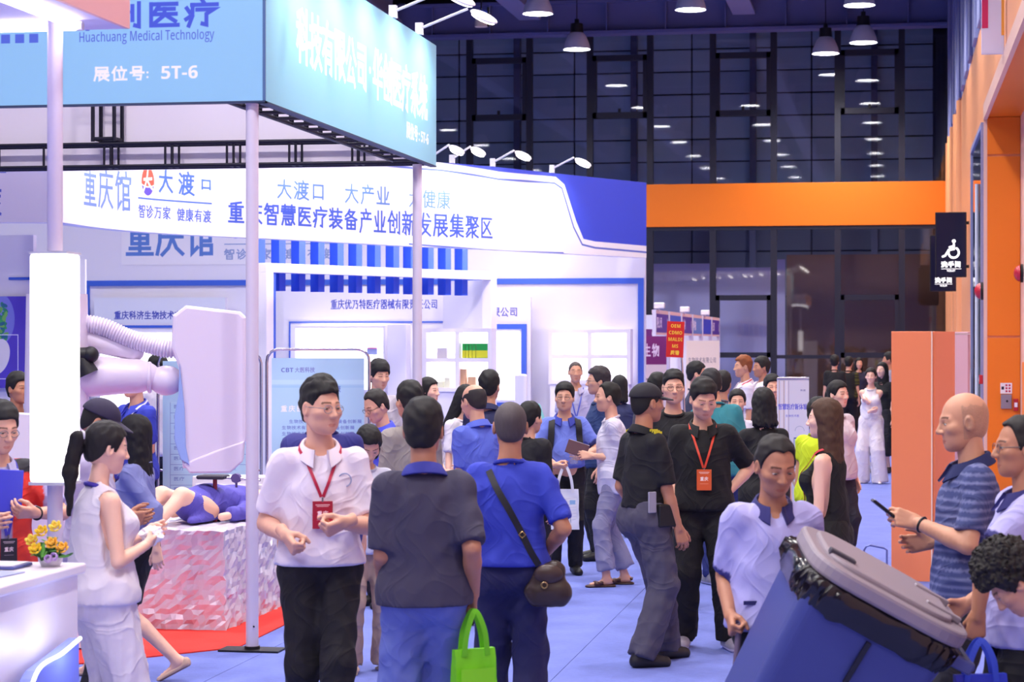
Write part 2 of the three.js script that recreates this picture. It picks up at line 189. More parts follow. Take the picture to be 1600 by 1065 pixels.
// ---------------------------------------------------------------- figures: smooth distance fields meshed with surface nets
class Field {
  constructor(min, max, cell) {
    this.o = min; this.c = cell; this.n = [0, 1, 2].map((i) => Math.ceil((max[i] - min[i]) / cell) + 1);
    this.f = new Float32Array(this.n[0] * this.n[1] * this.n[2]).fill(1);
  }
  range(i, lo, hi) { return [Math.max(0, Math.floor((lo - this.o[i]) / this.c)), Math.min(this.n[i] - 1, Math.ceil((hi - this.o[i]) / this.c))]; }
  add(p) {
    const { a, b } = p, k = p.k ?? 0.03, n = p.n, iq = n ? 1 / p.q - 1 : 0, m = Math.max(p.ra, p.rb ?? p.ra) * (p.q > 1 ? p.q : 1) + k + this.c * 2.5;
    const rb = p.rb ?? p.ra, ra = p.ra, f = this.f, [nx, ny] = this.n, c = this.c;
    let bxv = b.x - a.x, byv = b.y - a.y, bzv = b.z - a.z;
    const L = Math.hypot(bxv, byv, bzv) || 1e-9, ux = bxv / L, uy = byv / L, uz = bzv / L;
    if (n) { const t = (bxv * n.x + byv * n.y + bzv * n.z) * iq; bxv += n.x * t; byv += n.y * t; bzv += n.z * t; }
    const ll = bxv * bxv + byv * byv + bzv * bzv || 1e-12;
    const X = this.range(0, Math.min(a.x, b.x) - m, Math.max(a.x, b.x) + m), Y = this.range(1, Math.min(a.y, b.y) - m, Math.max(a.y, b.y) + m), Z = this.range(2, Math.min(a.z, b.z) - m, Math.max(a.z, b.z) + m);
    for (let iz = Z[0]; iz <= Z[1]; iz++) for (let iy = Y[0]; iy <= Y[1]; iy++) {
      const z = this.o[2] + iz * c, y = this.o[1] + iy * c;
      for (let ix = X[0], at = (iz * ny + iy) * nx + X[0]; ix <= X[1]; ix++, at++) {
        let x = this.o[0] + ix * c - a.x, yy = y - a.y, zz = z - a.z;
        let cutd = -1;
        if (p.cut) cutd = x * ux + yy * uy + zz * uz - L;
        if (n) { const t = (x * n.x + yy * n.y + zz * n.z) * iq; x += n.x * t; yy += n.y * t; zz += n.z * t; }
        let t = (x * bxv + yy * byv + zz * bzv) / ll; t = t < 0 ? 0 : t > 1 ? 1 : t;
        const dx = x - bxv * t, dy = yy - byv * t, dz = zz - bzv * t;
        let d = Math.sqrt(dx * dx + dy * dy + dz * dz) - (ra + (rb - ra) * t);
        if (p.cut && cutd > d) d = cutd;
        const o = f[at];
        if (p.sub) { if (-d > o) f[at] = -d; continue; }
        const h = k - Math.abs(o - d);
        f[at] = Math.min(o, d) - (h > 0 ? h * h / (4 * k) : 0);
      }
    }
    return this;
  }
  each(fn, band = 0.07) {
    const { f, n, o, c } = this; let at = 0;
    for (let iz = 0; iz < n[2]; iz++) for (let iy = 0; iy < n[1]; iy++) for (let ix = 0; ix < n[0]; ix++, at++) if (f[at] < band) f[at] = fn(o[0] + ix * c, o[1] + iy * c, o[2] + iz * c, f[at]);
    return this;
  }
  fill(fn) { const { f, n, o, c } = this; let at = 0; for (let iz = 0; iz < n[2]; iz++) for (let iy = 0; iy < n[1]; iy++) for (let ix = 0; ix < n[0]; ix++, at++) f[at] = fn(o[0] + ix * c, o[1] + iy * c, o[2] + iz * c); return this; }
  sample(x, y, z) {
    const { n, o, c, f } = this, X = Math.round((x - o[0]) / c), Y = Math.round((y - o[1]) / c), Z = Math.round((z - o[2]) / c);
    return X < 0 || Y < 0 || Z < 0 || X >= n[0] || Y >= n[1] || Z >= n[2] ? 1 : f[(Z * n[1] + Y) * n[0] + X];
  }
  // first surface met when travelling along z towards the body
  hit(x, y, front = true) {
    const z0 = this.o[2], z1 = z0 + this.c * (this.n[2] - 1), s = this.c / 2;
    if (front) { for (let z = z1; z > z0; z -= s) if (this.sample(x, y, z) < 0) return z + s; } else for (let z = z0; z < z1; z += s) if (this.sample(x, y, z) < 0) return z - s;
    return null;
  }
  mesh(color) {
    const { f, n, o, c } = this, [nx, ny, nz] = n, sy = nx, sz = nx * ny;
    const idOf = new Int32Array(f.length).fill(-1), pos = [], idx = [];
    for (let z = 0; z < nz - 1; z++) for (let y = 0; y < ny - 1; y++) for (let x = 0; x < nx - 1; x++) {
      const at = z * sz + y * sy + x;
      const v = [f[at], f[at + 1], f[at + sy], f[at + sy + 1], f[at + sz], f[at + sz + 1], f[at + sz + sy], f[at + sz + sy + 1]];
      let mask = 0; for (let i = 0; i < 8; i++) if (v[i] < 0) mask |= 1 << i;
      if (mask === 0 || mask === 255) continue;
      let px = 0, py = 0, pz = 0, cnt = 0;
      for (let i = 0; i < 8; i++) for (const bit of [1, 2, 4]) {
        if (i & bit) continue; const j = i | bit, a = v[i], b = v[j];
        if ((a < 0) === (b < 0)) continue;
        const t = a / (a - b); px += (i & 1) + (bit === 1 ? t : 0); py += ((i >> 1) & 1) + (bit === 2 ? t : 0); pz += ((i >> 2) & 1) + (bit === 4 ? t : 0); cnt++;
      }
      idOf[at] = pos.length / 3; pos.push(o[0] + (x + px / cnt) * c, o[1] + (y + py / cnt) * c, o[2] + (z + pz / cnt) * c);
    }
    const quad = (a, b, d, e, flip) => { if (a < 0 || b < 0 || d < 0 || e < 0) return; if (flip) idx.push(a, d, b, a, e, d); else idx.push(a, b, d, a, d, e); };
    for (let z = 1; z < nz - 1; z++) for (let y = 1; y < ny - 1; y++) for (let x = 1; x < nx - 1; x++) {
      const at = z * sz + y * sy + x, s = f[at] < 0;
      if (s !== f[at + 1] < 0) quad(idOf[at - sy - sz], idOf[at - sz], idOf[at], idOf[at - sy], !s);
      if (s !== f[at + sy] < 0) quad(idOf[at - 1 - sz], idOf[at - 1], idOf[at], idOf[at - sz], !s);
      if (s !== f[at + sz] < 0) quad(idOf[at - 1 - sy], idOf[at - sy], idOf[at], idOf[at - 1], !s);
    }
    const g = new THREE.BufferGeometry();
    const uv = new Float32Array(pos.length / 3 * 2); for (let i = 0; i < uv.length / 2; i++) { uv[i * 2] = (pos[i * 3] + pos[i * 3 + 2] * 0.8) / 0.75; uv[i * 2 + 1] = pos[i * 3 + 1] / 0.75; }
    g.setAttribute('position', new THREE.Float32BufferAttribute(pos, 3)); g.setAttribute('uv', new THREE.BufferAttribute(uv, 2)); g.setIndex(idx); g.computeVertexNormals();
    paint(g, color ?? (() => [1, 1, 1]));
    return g;
  }
}
function paint(g, fn) {
  const p = g.attributes.position, a = new Float32Array(p.count * 3);
  for (let i = 0; i < p.count; i++) { const c = fn(p.getX(i), p.getY(i), p.getZ(i)); a[i * 3] = c[0]; a[i * 3 + 1] = c[1]; a[i * 3 + 2] = c[2]; }
  g.setAttribute('color', new THREE.BufferAttribute(a, 3)); return g;
}
const smin = (a, b, k) => { const h = Math.max(k - Math.abs(a - b), 0); return Math.min(a, b) - h * h / (4 * k); };
const smax = (a, b, k) => -smin(-a, -b, k);
const ell = (x, y, z, cx, cy, cz, rx, ry, rz) => { const a = (x - cx) / rx, b = (y - cy) / ry, c = (z - cz) / rz, k = Math.sqrt(a * a + b * b + c * c), g = Math.sqrt(a * a / (rx * rx) + b * b / (ry * ry) + c * c / (rz * rz)); return g < 1e-6 ? -Math.min(rx, ry, rz) : k * (k - 1) / g; };
const cap = (x, y, z, ax, ay, az, bx_, by, bz, ra, rb) => { const dx = bx_ - ax, dy = by - ay, dz = bz - az; let t = ((x - ax) * dx + (y - ay) * dy + (z - az) * dz) / (dx * dx + dy * dy + dz * dz); t = Math.max(0, Math.min(1, t)); return Math.hypot(x - ax - dx * t, y - ay - dy * t, z - az - dz * t) - (ra + (rb - ra) * t); };
const cache = new Map();
const cached = (key, make) => { if (!cache.has(key)) cache.set(key, make()); return cache.get(key); };

// heads are built about the point between the ears, face towards +z, 0.23 m from chin to crown
function cranium(x, y, z) { return smin(ell(x, y, z, 0, 0.03, -0.012, 0.075, 0.087, 0.096), ell(x, y, z, 0, -0.02, -0.03, 0.064, 0.07, 0.07), 0.02); }
function headGeo(kind, cell) {
  return cached('head' + kind + cell, () => {
    const fem = kind === 'woman', full = kind === 'full', w = fem ? 0.95 : full ? 1.1 : 1;
    const f = new Field([-0.105, -0.165, -0.125], [0.105, 0.14, 0.14], cell).fill((X, y, z) => {
      const x = Math.abs(X), xs = x / w;
      let d = cranium(x, y, z);
      d = smin(d, ell(xs, y, z, 0, -0.03, 0.025, 0.064, 0.085, 0.068), 0.03);
      d = smin(d, ell(xs, y, z, 0, -0.078, 0.034, fem ? 0.042 : full ? 0.053 : 0.049, 0.036, 0.048), 0.03);
      d = smin(d, ell(x, y, z, 0, -0.1, 0.066, 0.02, 0.015, 0.016), 0.025);
      d = smin(d, ell(x, y, z, 0.044 * w, -0.022, 0.056, 0.024, 0.02, 0.026), 0.025);
      d = smin(d, cap(x, y, z, 0, 0.02, 0.086, 0.042, 0.017, 0.068, 0.009, 0.009), 0.018);
      d = smax(d, -ell(x, y, z, 0.032, -0.002, 0.103, 0.02, 0.013, 0.018), 0.012);
      d = smin(d, ell(x, y, z, 0.032, -0.002, 0.072, 0.017, 0.0125, 0.0145), 0.006);
      d = smin(d, cap(x, y, z, 0, 0.008, 0.088, 0, -0.032, 0.108, 0.0075, 0.012), 0.014);
      d = smin(d, ell(x, y, z, 0.012, -0.036, 0.099, 0.009, 0.008, 0.01), 0.008);
      d = smin(d, cap(x, y, z, 0, -0.0705, 0.0885, 0.02, -0.0725, 0.077, 0.0042, 0.003), 0.008);
      d = smin(d, cap(x, y, z, 0, -0.0785, 0.087, 0.017, -0.077, 0.078, 0.0052, 0.003), 0.008);
      d = smax(d, -cap(x, y, z, 0, -0.0745, 0.0962, 0.021, -0.0748, 0.085, 0.002, 0.0015), 0.003);
      let e = ell(x, y, z, 0.079, -0.008, -0.006, 0.011, 0.032, 0.02); e = smax(e, -ell(x, y, z, 0.089, -0.004, 0.001, 0.009, 0.02, 0.011), 0.006);
      d = smin(d, e, 0.01);
      return d;
    });
    return f.mesh((X, y, z) => {
      const x = Math.abs(X);
      if (z > 0.06 && x > 0.012 && x < 0.052 && Math.abs(y - 0.0225 - (0.03 - Math.abs(x - 0.03)) * 0.12) < (fem ? 0.0028 : 0.0038)) return [0.22, 0.18, 0.17];
      if (z > 0.075 && y < -0.066 && y > -0.083 && x < 0.021 - Math.abs(y + 0.0745) * 0.9) return [0.86, 0.62, 0.62];
      if (z > 0.075 && Math.abs(x - 0.032) < 0.0165 && y < 0.004 && y > 0.0005) return [0.3, 0.24, 0.23];
      if (y > -0.07 && y < 0.12 && z < 0.02 && kind === 'shaved') { const q = y < 0.062 + 0.02 * N3(X * 40, y * 40, z * 40) ? 0.75 + 0.5 * N3(X * 190, y * 190, z * 190) : 0; return [1 - 0.3 * q, 1 - 0.27 * q, 1 - 0.22 * q]; }
      const blush = N3(X * 30, y * 30, z * 30) * 0.04;
      return [1, 0.98 + blush, 0.98 + blush];
    });
  });
}
// hairline: the height below which hair stops, going from the forehead (z > 0) to the nape
function hairline(z, table) { if (z >= table[0][0]) return table[0][1]; for (let i = 1; i < table.length; i++) if (z >= table[i][0]) { const [z0, y0] = table[i - 1], [z1, y1] = table[i]; return y0 + (y1 - y0) * (z0 - z) / (z0 - z1); } return table[table.length - 1][1]; }
const LINE = {
  short: [[0.085, 0.072], [0.06, 0.062], [0.045, 0.02], [0.03, -0.018], [0.012, -0.012], [-0.02, 0.012], [-0.035, -0.035], [-0.07, -0.075]],
  low: [[0.09, 0.05], [0.06, 0.045], [0.045, 0.01], [0.03, -0.03], [0.012, -0.02], [-0.02, 0.0], [-0.035, -0.055], [-0.07, -0.095]],
  high: [[0.08, 0.098], [0.05, 0.085], [0.03, 0.02], [0.022, -0.02], [0.008, -0.012], [-0.02, 0.012], [-0.035, -0.035], [-0.07, -0.075]],
};
function hairGeo(style, cell) {
  return cached('hair' + style + cell, () => {
    const long = { long: 0.36, verylong: 0.5, bob: 0.14, tied: 0, ponytail: 0 }[style];
    const f = new Field([-0.15, long ? -0.14 - long : style === 'ponytail' ? -0.4 : -0.13, style === 'ponytail' ? -0.24 : -0.2], [0.15, 0.19, 0.15], cell);
    f.fill((x, y, z) => {
      const c = cranium(x, y, z), ax = Math.abs(x); let d;
      const strand = N3(x * 60, y * 22, z * 40) * 0.004, tuft = N3(x * 26 + 3, y * 26, z * 26) * 0.006;
      if (style === 'buzz') return smax(c - 0.005, (hairline(z, LINE.short) - y) * 0.8, 0.006);
      if (style === 'balding') { d = c - 0.008 - tuft * 0.5; d = smax(d, (hairline(z, LINE.short) - y) * 0.8, 0.006); return smax(d, y - 0.052 + Math.max(0, z) * 0.5 - (z < -0.05 ? 0.02 : 0), 0.012); }
      if (style === 'receding') { d = c - 0.009 - tuft - Math.max(0, y - 0.05) * 0.08; return smax(d, (hairline(z, LINE.high) - y - Math.max(0, 0.02 - ax) * 0.5) * 0.8, 0.008); }
      if (style === 'short') { d = c - 0.011 - tuft - Math.max(0, y - 0.02) * 0.16; return smax(d, (hairline(z, LINE.short) - y) * 0.8 - strand, 0.008); }
      if (style === 'quiff') { d = c - 0.005 - tuft * 1.2 - strand - Math.max(0, y - 0.03) * 0.2 - Math.max(0, z) * 0.06; return smax(d, (hairline(z, LINE.short) - y) * 0.8 - strand, 0.008); }
      if (style === 'fringe') { d = c - 0.014 - tuft - Math.max(0, y) * 0.14; return smax(d, (hairline(z, LINE.low) - y) * 0.8 - strand, 0.008); }
      if (style === 'curly') { d = c - 0.02 - Math.max(0, y) * 0.28 - Math.sin(x * 150 + N3(y * 30, z * 30, 1) * 6) * Math.sin(y * 150 + N3(x * 30, z * 30, 5) * 6) * Math.sin(z * 150 + 1) * 0.011 - tuft * 1.6; return smax(d, (hairline(z, LINE.low) - y) * 0.8 - strand * 2, 0.012); }
      d = smax(c - 0.012 - strand - Math.max(0, y) * 0.06, (hairline(z, LINE.short) - y) * 0.8 - strand, 0.008);
      if (style === 'tied') return smin(d, ell(x, y, z, 0, 0.0, -0.125, 0.035, 0.035, 0.035) - tuft, 0.015);
      if (style === 'ponytail') {
        d = smin(d, cap(x, y, z, 0, 0.045, -0.11, 0, 0.035, -0.15, 0.018, 0.03), 0.012);
        d = smin(d, cap(x, y, z, 0, 0.03, -0.155, 0, -0.14, -0.165, 0.034, 0.037) - strand * 1.5, 0.02);
        return smin(d, cap(x, y, z, 0, -0.14, -0.165, 0, -0.34, -0.14, 0.036, 0.01) - strand * 2, 0.02);
      }
      if (long) {
        const end = -0.03 - long, k = Math.max(0, Math.min(1, -y / (long + 0.03)));
        let s = ell(x, 0, z, 0, 0, -0.03 - k * 0.035, 0.095 + k * 0.012, 1, 0.085 - k * 0.02) - strand * 2;
        s = smax(s, y - 0.03, 0.03); s = smax(s, end - y + N3(x * 40, 0, z * 40) * 0.03, 0.02);
        s = smax(s, z - 0.035 + k * 0.02 + (style === 'bob' ? -0.01 : 0), 0.012);
        d = smin(d, s, 0.02);
        d = smax(d, -Math.max(ell(x, y, z, 0, -0.06, 0.09, 0.06, 0.12, 0.1), z < 0.0 ? 1 : -1), 0.006);
      }
      return d;
    });
    return f.mesh((x, y, z) => { const s = 0.85 + 0.3 * Math.abs(N3(x * 70, y * 14, z * 70)); return [s, s, s]; });
  });
}
// a right hand: fingers along +y from the wrist, thumb towards +x, palm facing +z
function handGeo(pose, cell) {
  return cached('hand' + pose + cell, () => {
    const C = { relax: [22, 32, 22], grip: [72, 88, 50], hold: [38, 48, 30], flat: [4, 8, 6], point: [60, 80, 50] }[pose];
    const f = new Field([-0.07, -0.05, -0.04], [0.09, 0.21, 0.1], cell), P = (a, b, ra, rb, k) => f.add({ a, b, ra, rb, k });
    P(V(0, -0.04, 0), V(0, 0.01, 0), 0.027, 0.025, 0.01);
    const KX = [0.03, 0.0105, -0.0105, -0.03], KY = [0.09, 0.095, 0.09, 0.081], LN = [0.072, 0.08, 0.074, 0.058], R = [0.0092, 0.0096, 0.009, 0.008];
    for (let i = 0; i < 4; i++) {
      P(V(KX[i] * 0.55, 0.0, 0.002), V(KX[i], KY[i], 0), 0.0155, 0.0128, 0.012);
      let p = V(KX[i], KY[i], 0), th = 0; const sp = (1.5 - i) * 0.05 * (pose === 'grip' ? 0.2 : 1), extra = pose === 'point' && i === 0 ? 0.1 : 1, ease = 1 + (i - 1.5) * 0.08;
      [0.45, 0.3, 0.25].forEach((s, j) => {
        th += C[j] * extra * ease * D2R; const dir = V(Math.sin(sp), Math.cos(th), Math.sin(th)).normalize(), q = p.clone().addScaledVector(dir, LN[i] * s);
        P(p, q, R[i] * (1 - j * 0.08), R[i] * (0.92 - j * 0.08), 0.004); p = q;
      });
    }
    const t0 = V(0.022, 0.018, 0.008), fold = pose === 'grip' || pose === 'hold' || pose === 'point';
    const t1 = t0.clone().add(fold ? V(0.016, 0.034, 0.026) : V(0.028, 0.034, 0.012)), t2 = t1.clone().add(fold ? V(-0.006, 0.026, 0.02) : V(0.012, 0.03, 0.006)), t3 = t2.clone().add(fold ? V(-0.016, 0.016, 0.012) : V(0.002, 0.026, 0.004));
    P(t0, t1, 0.016, 0.0118, 0.012); P(t1, t2, 0.0115, 0.0105, 0.004); P(t2, t3, 0.0102, 0.0085, 0.004);
    return f.mesh((x, y) => (y > 0.14 ? [1.0, 0.93, 0.93] : [1, 0.97, 0.97]));
  });
}
function shoeGeo(kind, cell) {
  return cached('shoe' + kind + cell, () => {
    const f = new Field([-0.07, -0.01, -0.11], [0.07, 0.16, 0.23], cell), up = V(0, 1, 0);
    if (kind === 'flat') {
      f.add({ a: V(0, 0.02, -0.045), b: V(0, 0.012, 0.15), ra: 0.03, rb: 0.028, n: up, q: 0.8 }).add({ a: V(0, 0.03, -0.05), b: V(0, 0.04, -0.055), ra: 0.027, k: 0.02 });
    } else if (kind === 'sandal') {
      f.add({ a: V(0, 0.008, -0.05), b: V(0, 0.008, 0.15), ra: 0.038, rb: 0.042, n: up, q: 0.42 }).add({ a: V(-0.035, 0.03, 0.09), b: V(0.035, 0.03, 0.09), ra: 0.024, k: 0.01 }).add({ a: V(-0.035, 0.035, 0.05), b: V(0.035, 0.04, 0.05), ra: 0.018, k: 0.01 }).add({ a: V(-0.03, 0.05, -0.06), b: V(0.03, 0.05, -0.06), ra: 0.014, k: 0.01 });
    } else {
      const bulk = kind === 'sneaker' ? 0.005 : 0;
      f.add({ a: V(0, 0.035, -0.045), b: V(0, 0.026, 0.145), ra: 0.039 + bulk, rb: 0.042 + bulk, n: up, q: 0.92 });
      f.add({ a: V(0, 0.06, -0.03), b: V(0, 0.1, -0.025), ra: 0.04, rb: 0.043, k: 0.03, cut: true }).add({ a: V(0, 0.075, 0.0), b: V(0, 0.04, 0.1), ra: 0.036, rb: 0.03, k: 0.03 });
    }
    f.each((x, y, z, d) => smax(d, -y, 0.003));
    const sole = { sneaker: [2.6, 2.6, 2.6], shoe: [0.6, 0.6, 0.6], boot: [0.7, 0.7, 0.7], flat: [0.5, 0.45, 0.45], sandal: [0.8, 0.8, 0.8] }[kind];
    return f.mesh((x, y) => (y < (kind === 'flat' ? 0.008 : 0.02) ? sole : [1, 1, 1]));
  });
}
const eyeGeo = cached('eye', () => paint(new THREE.SphereGeometry(0.0128, 14, 12).rotateX(Math.PI / 2), (x, y, z) => (Math.hypot(x, y) < 0.0066 ? [0.02, 0.015, 0.013] : [0.5, 0.46, 0.45])));

// creases of worn cloth: ridges that repeat seamlessly over 0.75 m
let creaseMap = null;
function creases() {
  if (creaseMap) return creaseMap;
  const S = 256, data = new Uint8Array(S * S * 4), T2 = Math.PI * 2;
  for (let y = 0; y < S; y++) for (let x = 0; x < S; x++) {
    const u = x / S * T2, v = y / S * T2, w = 0.9 * Math.sin(2 * u + Math.sin(3 * v)) + 0.7 * Math.sin(3 * v - 2 * u + 1.3 * Math.sin(2 * u));
    const a = 1 - Math.abs(Math.sin(2 * u + 3 * v + w)), b = 1 - Math.abs(Math.sin(4 * u - 2 * v + 1.6 * w + 1)), c = 1 - Math.abs(Math.sin(3 * v + u + 2 * Math.sin(2 * u + w)));
    const k = Math.max(0, Math.min(255, 255 * (0.1 + 0.42 * a * a * (0.5 + 0.5 * Math.sin(u + w)) + 0.34 * b * b * (0.5 + 0.5 * Math.sin(2 * v - u)) + 0.3 * c * c)));
    const i = (y * S + x) * 4; data[i] = data[i + 1] = data[i + 2] = k; data[i + 3] = 255;
  }
  creaseMap = new THREE.DataTexture(data, S, S); creaseMap.wrapS = creaseMap.wrapT = THREE.RepeatWrapping; creaseMap.magFilter = THREE.LinearFilter; creaseMap.minFilter = THREE.LinearMipmapLinearFilter; creaseMap.needsUpdate = true;
  return creaseMap;
}
const matCache = new Map();
function cloth(color, o = {}) {
  const key = 'c' + color + JSON.stringify(o);
  if (!matCache.has(key)) matCache.set(key, mat(color, { vertexColors: true, roughness: o.roughness ?? 0.85, metalness: 0, ...(o.roughness ? {} : { bumpMap: creases(), bumpScale: 0.008 }) }));
  return matCache.get(key);
}
const SKIN = { light: 0xe2ad93, fair: 0xeebfa8, mid: 0xd09a7c, tan: 0xb98164, deep: 0xa06c50 };
function skinMat(tone) { const key = 's' + tone; if (!matCache.has(key)) matCache.set(key, mat(SKIN[tone] ?? tone, { physical: true, vertexColors: true, roughness: 0.52, sheen: 0.2, sheenColor: new THREE.Color(0xffc8b4), sheenRoughness: 0.5 })); return matCache.get(key); }
const hairMat = (c) => { const key = 'h' + c; if (!matCache.has(key)) matCache.set(key, mat(c, { vertexColors: true, roughness: 0.72 })); return matCache.get(key); };
const plainMat = (c, r = 0.6, o = {}) => { const key = 'p' + c + r + JSON.stringify(o); if (!matCache.has(key)) matCache.set(key, mat(c, { roughness: r, ...o })); return matCache.get(key); };
const white3 = (g) => paint(g, () => [1, 1, 1]);

function ik(a, t, l1, l2, hint) {
  const d = t.clone().sub(a); let L = d.length(); const max = (l1 + l2) * 0.998;
  if (L > max) { d.multiplyScalar(max / L); L = max; }
  const end = a.clone().add(d), dir = d.clone().normalize(), k = (l1 * l1 - l2 * l2 + L * L) / (2 * L), h = Math.sqrt(Math.max(0, l1 * l1 - k * k));
  const side = hint.clone().addScaledVector(dir, -hint.dot(dir)).normalize();
  return [a.clone().addScaledVector(dir, k).addScaledVector(side, h), end];
}
function joinGeo(list) { return mergeGeometries(list.map((g) => { const h = g.clone(); for (const k of Object.keys(h.attributes)) if (!['position', 'normal', 'color'].includes(k)) h.deleteAttribute(k); return h; })); }
function placed(g, m) { const h = g.clone().applyMatrix4(m); if (m.determinant() < 0) { const i = h.index.array; for (let k = 0; k < i.length; k += 3) { const t = i[k]; i[k] = i[k + 1]; i[k + 1] = t; } } return h; }

function person(s0) {
  let need = s0.drop ?? 0; // lower the hips until both feet reach the floor
  for (const k of ['L', 'R']) { const l = s0.legs?.[k] ?? {}, [fx, fz] = l.at ?? [0.1, 0], li = (l.lift ?? 0) * D2R, up = 0.083 + (l.up ?? 0) + Math.sin(li) * 0.13, hz = Math.hypot(fx - 0.08, fz + (1 - Math.cos(li)) * 0.13); need = Math.max(need, 0.925 - up - Math.sqrt(Math.max(0.01, 0.855 * 0.855 - hz * hz))); }
  const s = { ...s0, drop: need };
  const H = s.h ?? 1.7, u = H / 1.75, fem = !!s.fem, g = s.girth ?? 1, d = s.d;
  const lod = s.lod ?? (d < 11.5 ? 0 : d < 16 ? 1 : d < 24 ? 2 : 3);
  const cb = [0.0135, 0.018, 0.021, 0.03][lod], cc = [0.0115, 0.0155, 0.02, 0.028][lod], ch = [0.0036, 0.0052, 0.0075, 0.011][lod], cha = [0.0036, 0.005, 0.0065, 0.009][lod];
  const phi = Math.atan((s.px - 800) / FOCAL), foot = floorAt(s.px, d); foot.y = s.floor ?? 0;
  const G = thing('person', s.label, 'person', foot, YAW + ((s.yaw ?? 0) * D2R) - phi, s.group);
  // skeleton
  const lean = (s.lean ?? 0) * D2R, side = (s.side ?? 0) * D2R, twist = (s.twist ?? 0) * D2R;
  const Pv = V(0, (0.95 - (s.drop ?? 0)) * u, 0), E = new THREE.Euler(lean, 0, side, 'XZY');
  const Yp = V(0, 1, 0).applyEuler(E), Zp = V(0, 0, 1).applyEuler(E).applyAxisAngle(Yp, twist), Xp = Yp.clone().cross(Zp).normalize();
  const T = (x, y, z = 0) => Pv.clone().addScaledVector(Xp, x * u).addScaledVector(Yp, (y - 0.95) * u).addScaledVector(Zp, z * u);
  const sw = (s.shoulder ?? (fem ? 0.142 : 0.155)), hd = s.head ?? {};
  const Nb = T(0, 1.465, -0.012), nd = V(0, 1, 0).applyEuler(new THREE.Euler(lean * 0.6 + (hd.pitch ?? 0) * D2R * 0.55 + 0.16, 0, side * 0.5 + (hd.roll ?? 0) * D2R * 0.4, 'XZY'));
  const hs = (s.headScale ?? 1) * (fem ? 0.94 : 1.0) * (0.6 + 0.4 * u), Hc = Nb.clone().addScaledVector(nd, 0.17 * (0.3 + 0.7 * u));
  const hq = new THREE.Quaternion().setFromEuler(new THREE.Euler((hd.pitch ?? 0) * D2R, twist + (hd.yaw ?? 0) * D2R, (hd.roll ?? 0) * D2R, 'YXZ'));
  const HM = new THREE.Matrix4().compose(Hc, hq, V(hs, hs, hs)), hp = (x, y, z) => V(x, y, z).applyMatrix4(HM);
  const J = { pelvis: Pv, neck: Nb, head: Hc, L: {}, R: {} };
  for (const [k, sg] of [['L', 1], ['R', -1]]) {
    const j = J[k], a = s.arms?.[k] ?? {}, l = s.legs?.[k] ?? {};
    j.sh = T(sg * sw, 1.384, -0.005);
    const to = a.to ?? [0.215, 0.835, 0.03], tgt = a.rel === 'body' ? T(sg * to[0], to[1], to[2]) : V(sg * to[0] * u, to[1] * u, to[2] * u);
    const h = a.hint ?? [0.1, -0.3, -1];
    [j.el, j.wr] = ik(j.sh, tgt, 0.285 * u, 0.248 * u, V(sg * h[0], h[1], h[2]));
    const fd = j.wr.clone().sub(j.el).normalize();
    j.hd = a.dir ? V(sg * a.dir[0], a.dir[1], a.dir[2]).normalize() : fd;
    let th = a.thumb ? V(sg * a.thumb[0], a.thumb[1], a.thumb[2]) : V(0, 1, 1);
    th.addScaledVector(j.hd, -th.dot(j.hd)).normalize(); j.th = th; j.palm = th.clone().cross(j.hd).multiplyScalar(sg < 0 ? 1 : -1);
    j.grip = j.wr.clone().addScaledVector(j.hd, 0.085 * u).addScaledVector(j.palm, 0.03 * u);
    j.hip = V(sg * (fem ? 0.08 : 0.08) * u, 0.925 * u - (s.drop ?? 0) * u, 0);
    const fp = l.at ?? [0.1, 0], lift = l.lift ?? 0;
    j.lift = lift; j.fyaw = sg * (l.yaw ?? 8) * D2R;
    const ank = V(sg * fp[0] * u, (0.083 + (l.up ?? 0)) * u, fp[1] * u); j.heel = 0;
    if (lift) { ank.y += Math.sin(lift * D2R) * 0.13 * u; ank.z += (1 - Math.cos(lift * D2R)) * 0.13 * u; }
    [j.kn, j.an] = ik(j.hip, ank, 0.435 * u, 0.43 * u, V(Math.sin(j.fyaw) * 0.6, 0.1, 1));
  }
  const all = [Pv, Hc, J.L.sh, J.R.sh, J.L.el, J.R.el, J.L.wr, J.R.wr, J.L.kn, J.R.kn, J.L.an, J.R.an, hp(0, 0.1, 0)], pad = s.pad ?? 0.24;
  const lo = [0, 1, 2].map((i) => Math.min(...all.map((p) => p.getComponent(i))) - pad), hi = [0, 1, 2].map((i) => Math.max(...all.map((p) => p.getComponent(i))) + pad); lo[1] = -0.05;
  const gc = 0.5 + 0.5 * g, bel = s.belly ?? 0;
  const torso = (i) => {
    const w = fem ? 0.93 : 1, list = [
      { a: T(0, 0.99), b: T(0, 1.15), ra: 0.132 * u * g * w + i, rb: 0.127 * u * g * (fem ? 0.88 : 1) + i, n: Zp, q: 0.78, k: 0.06 },
      { a: T(0, 1.19, 0.004), b: T(0, 1.265, -0.004), ra: 0.134 * u * gc * w + i, rb: 0.14 * u * gc * w + i, n: Zp, q: 0.74, k: 0.06 },
      { a: T(-sw * 0.85, 1.384, -0.008), b: T(sw * 0.85, 1.384, -0.008), ra: 0.05 * u * gc * (fem ? 0.88 : 1) + i * 0.8, k: 0.05 },
      { a: T(0, 1.36, -0.02), b: T(0, 1.452, -0.02), ra: 0.115 * u + i * 0.5, rb: 0.052 * u + i * 0.4, n: Zp, q: 0.7, k: 0.06 },
    ];
    if (fem) for (const q of [-1, 1]) list.push({ a: T(q * 0.068, 1.265, 0.08), b: T(q * 0.068, 1.262, 0.085), ra: 0.056 * u + i, k: 0.05 });
    if (bel) list.push({ a: T(0, 1.1, 0.05), b: T(0, 1.02, 0.055), ra: 0.115 * u * bel + i, k: 0.08 });
    return list;
  };
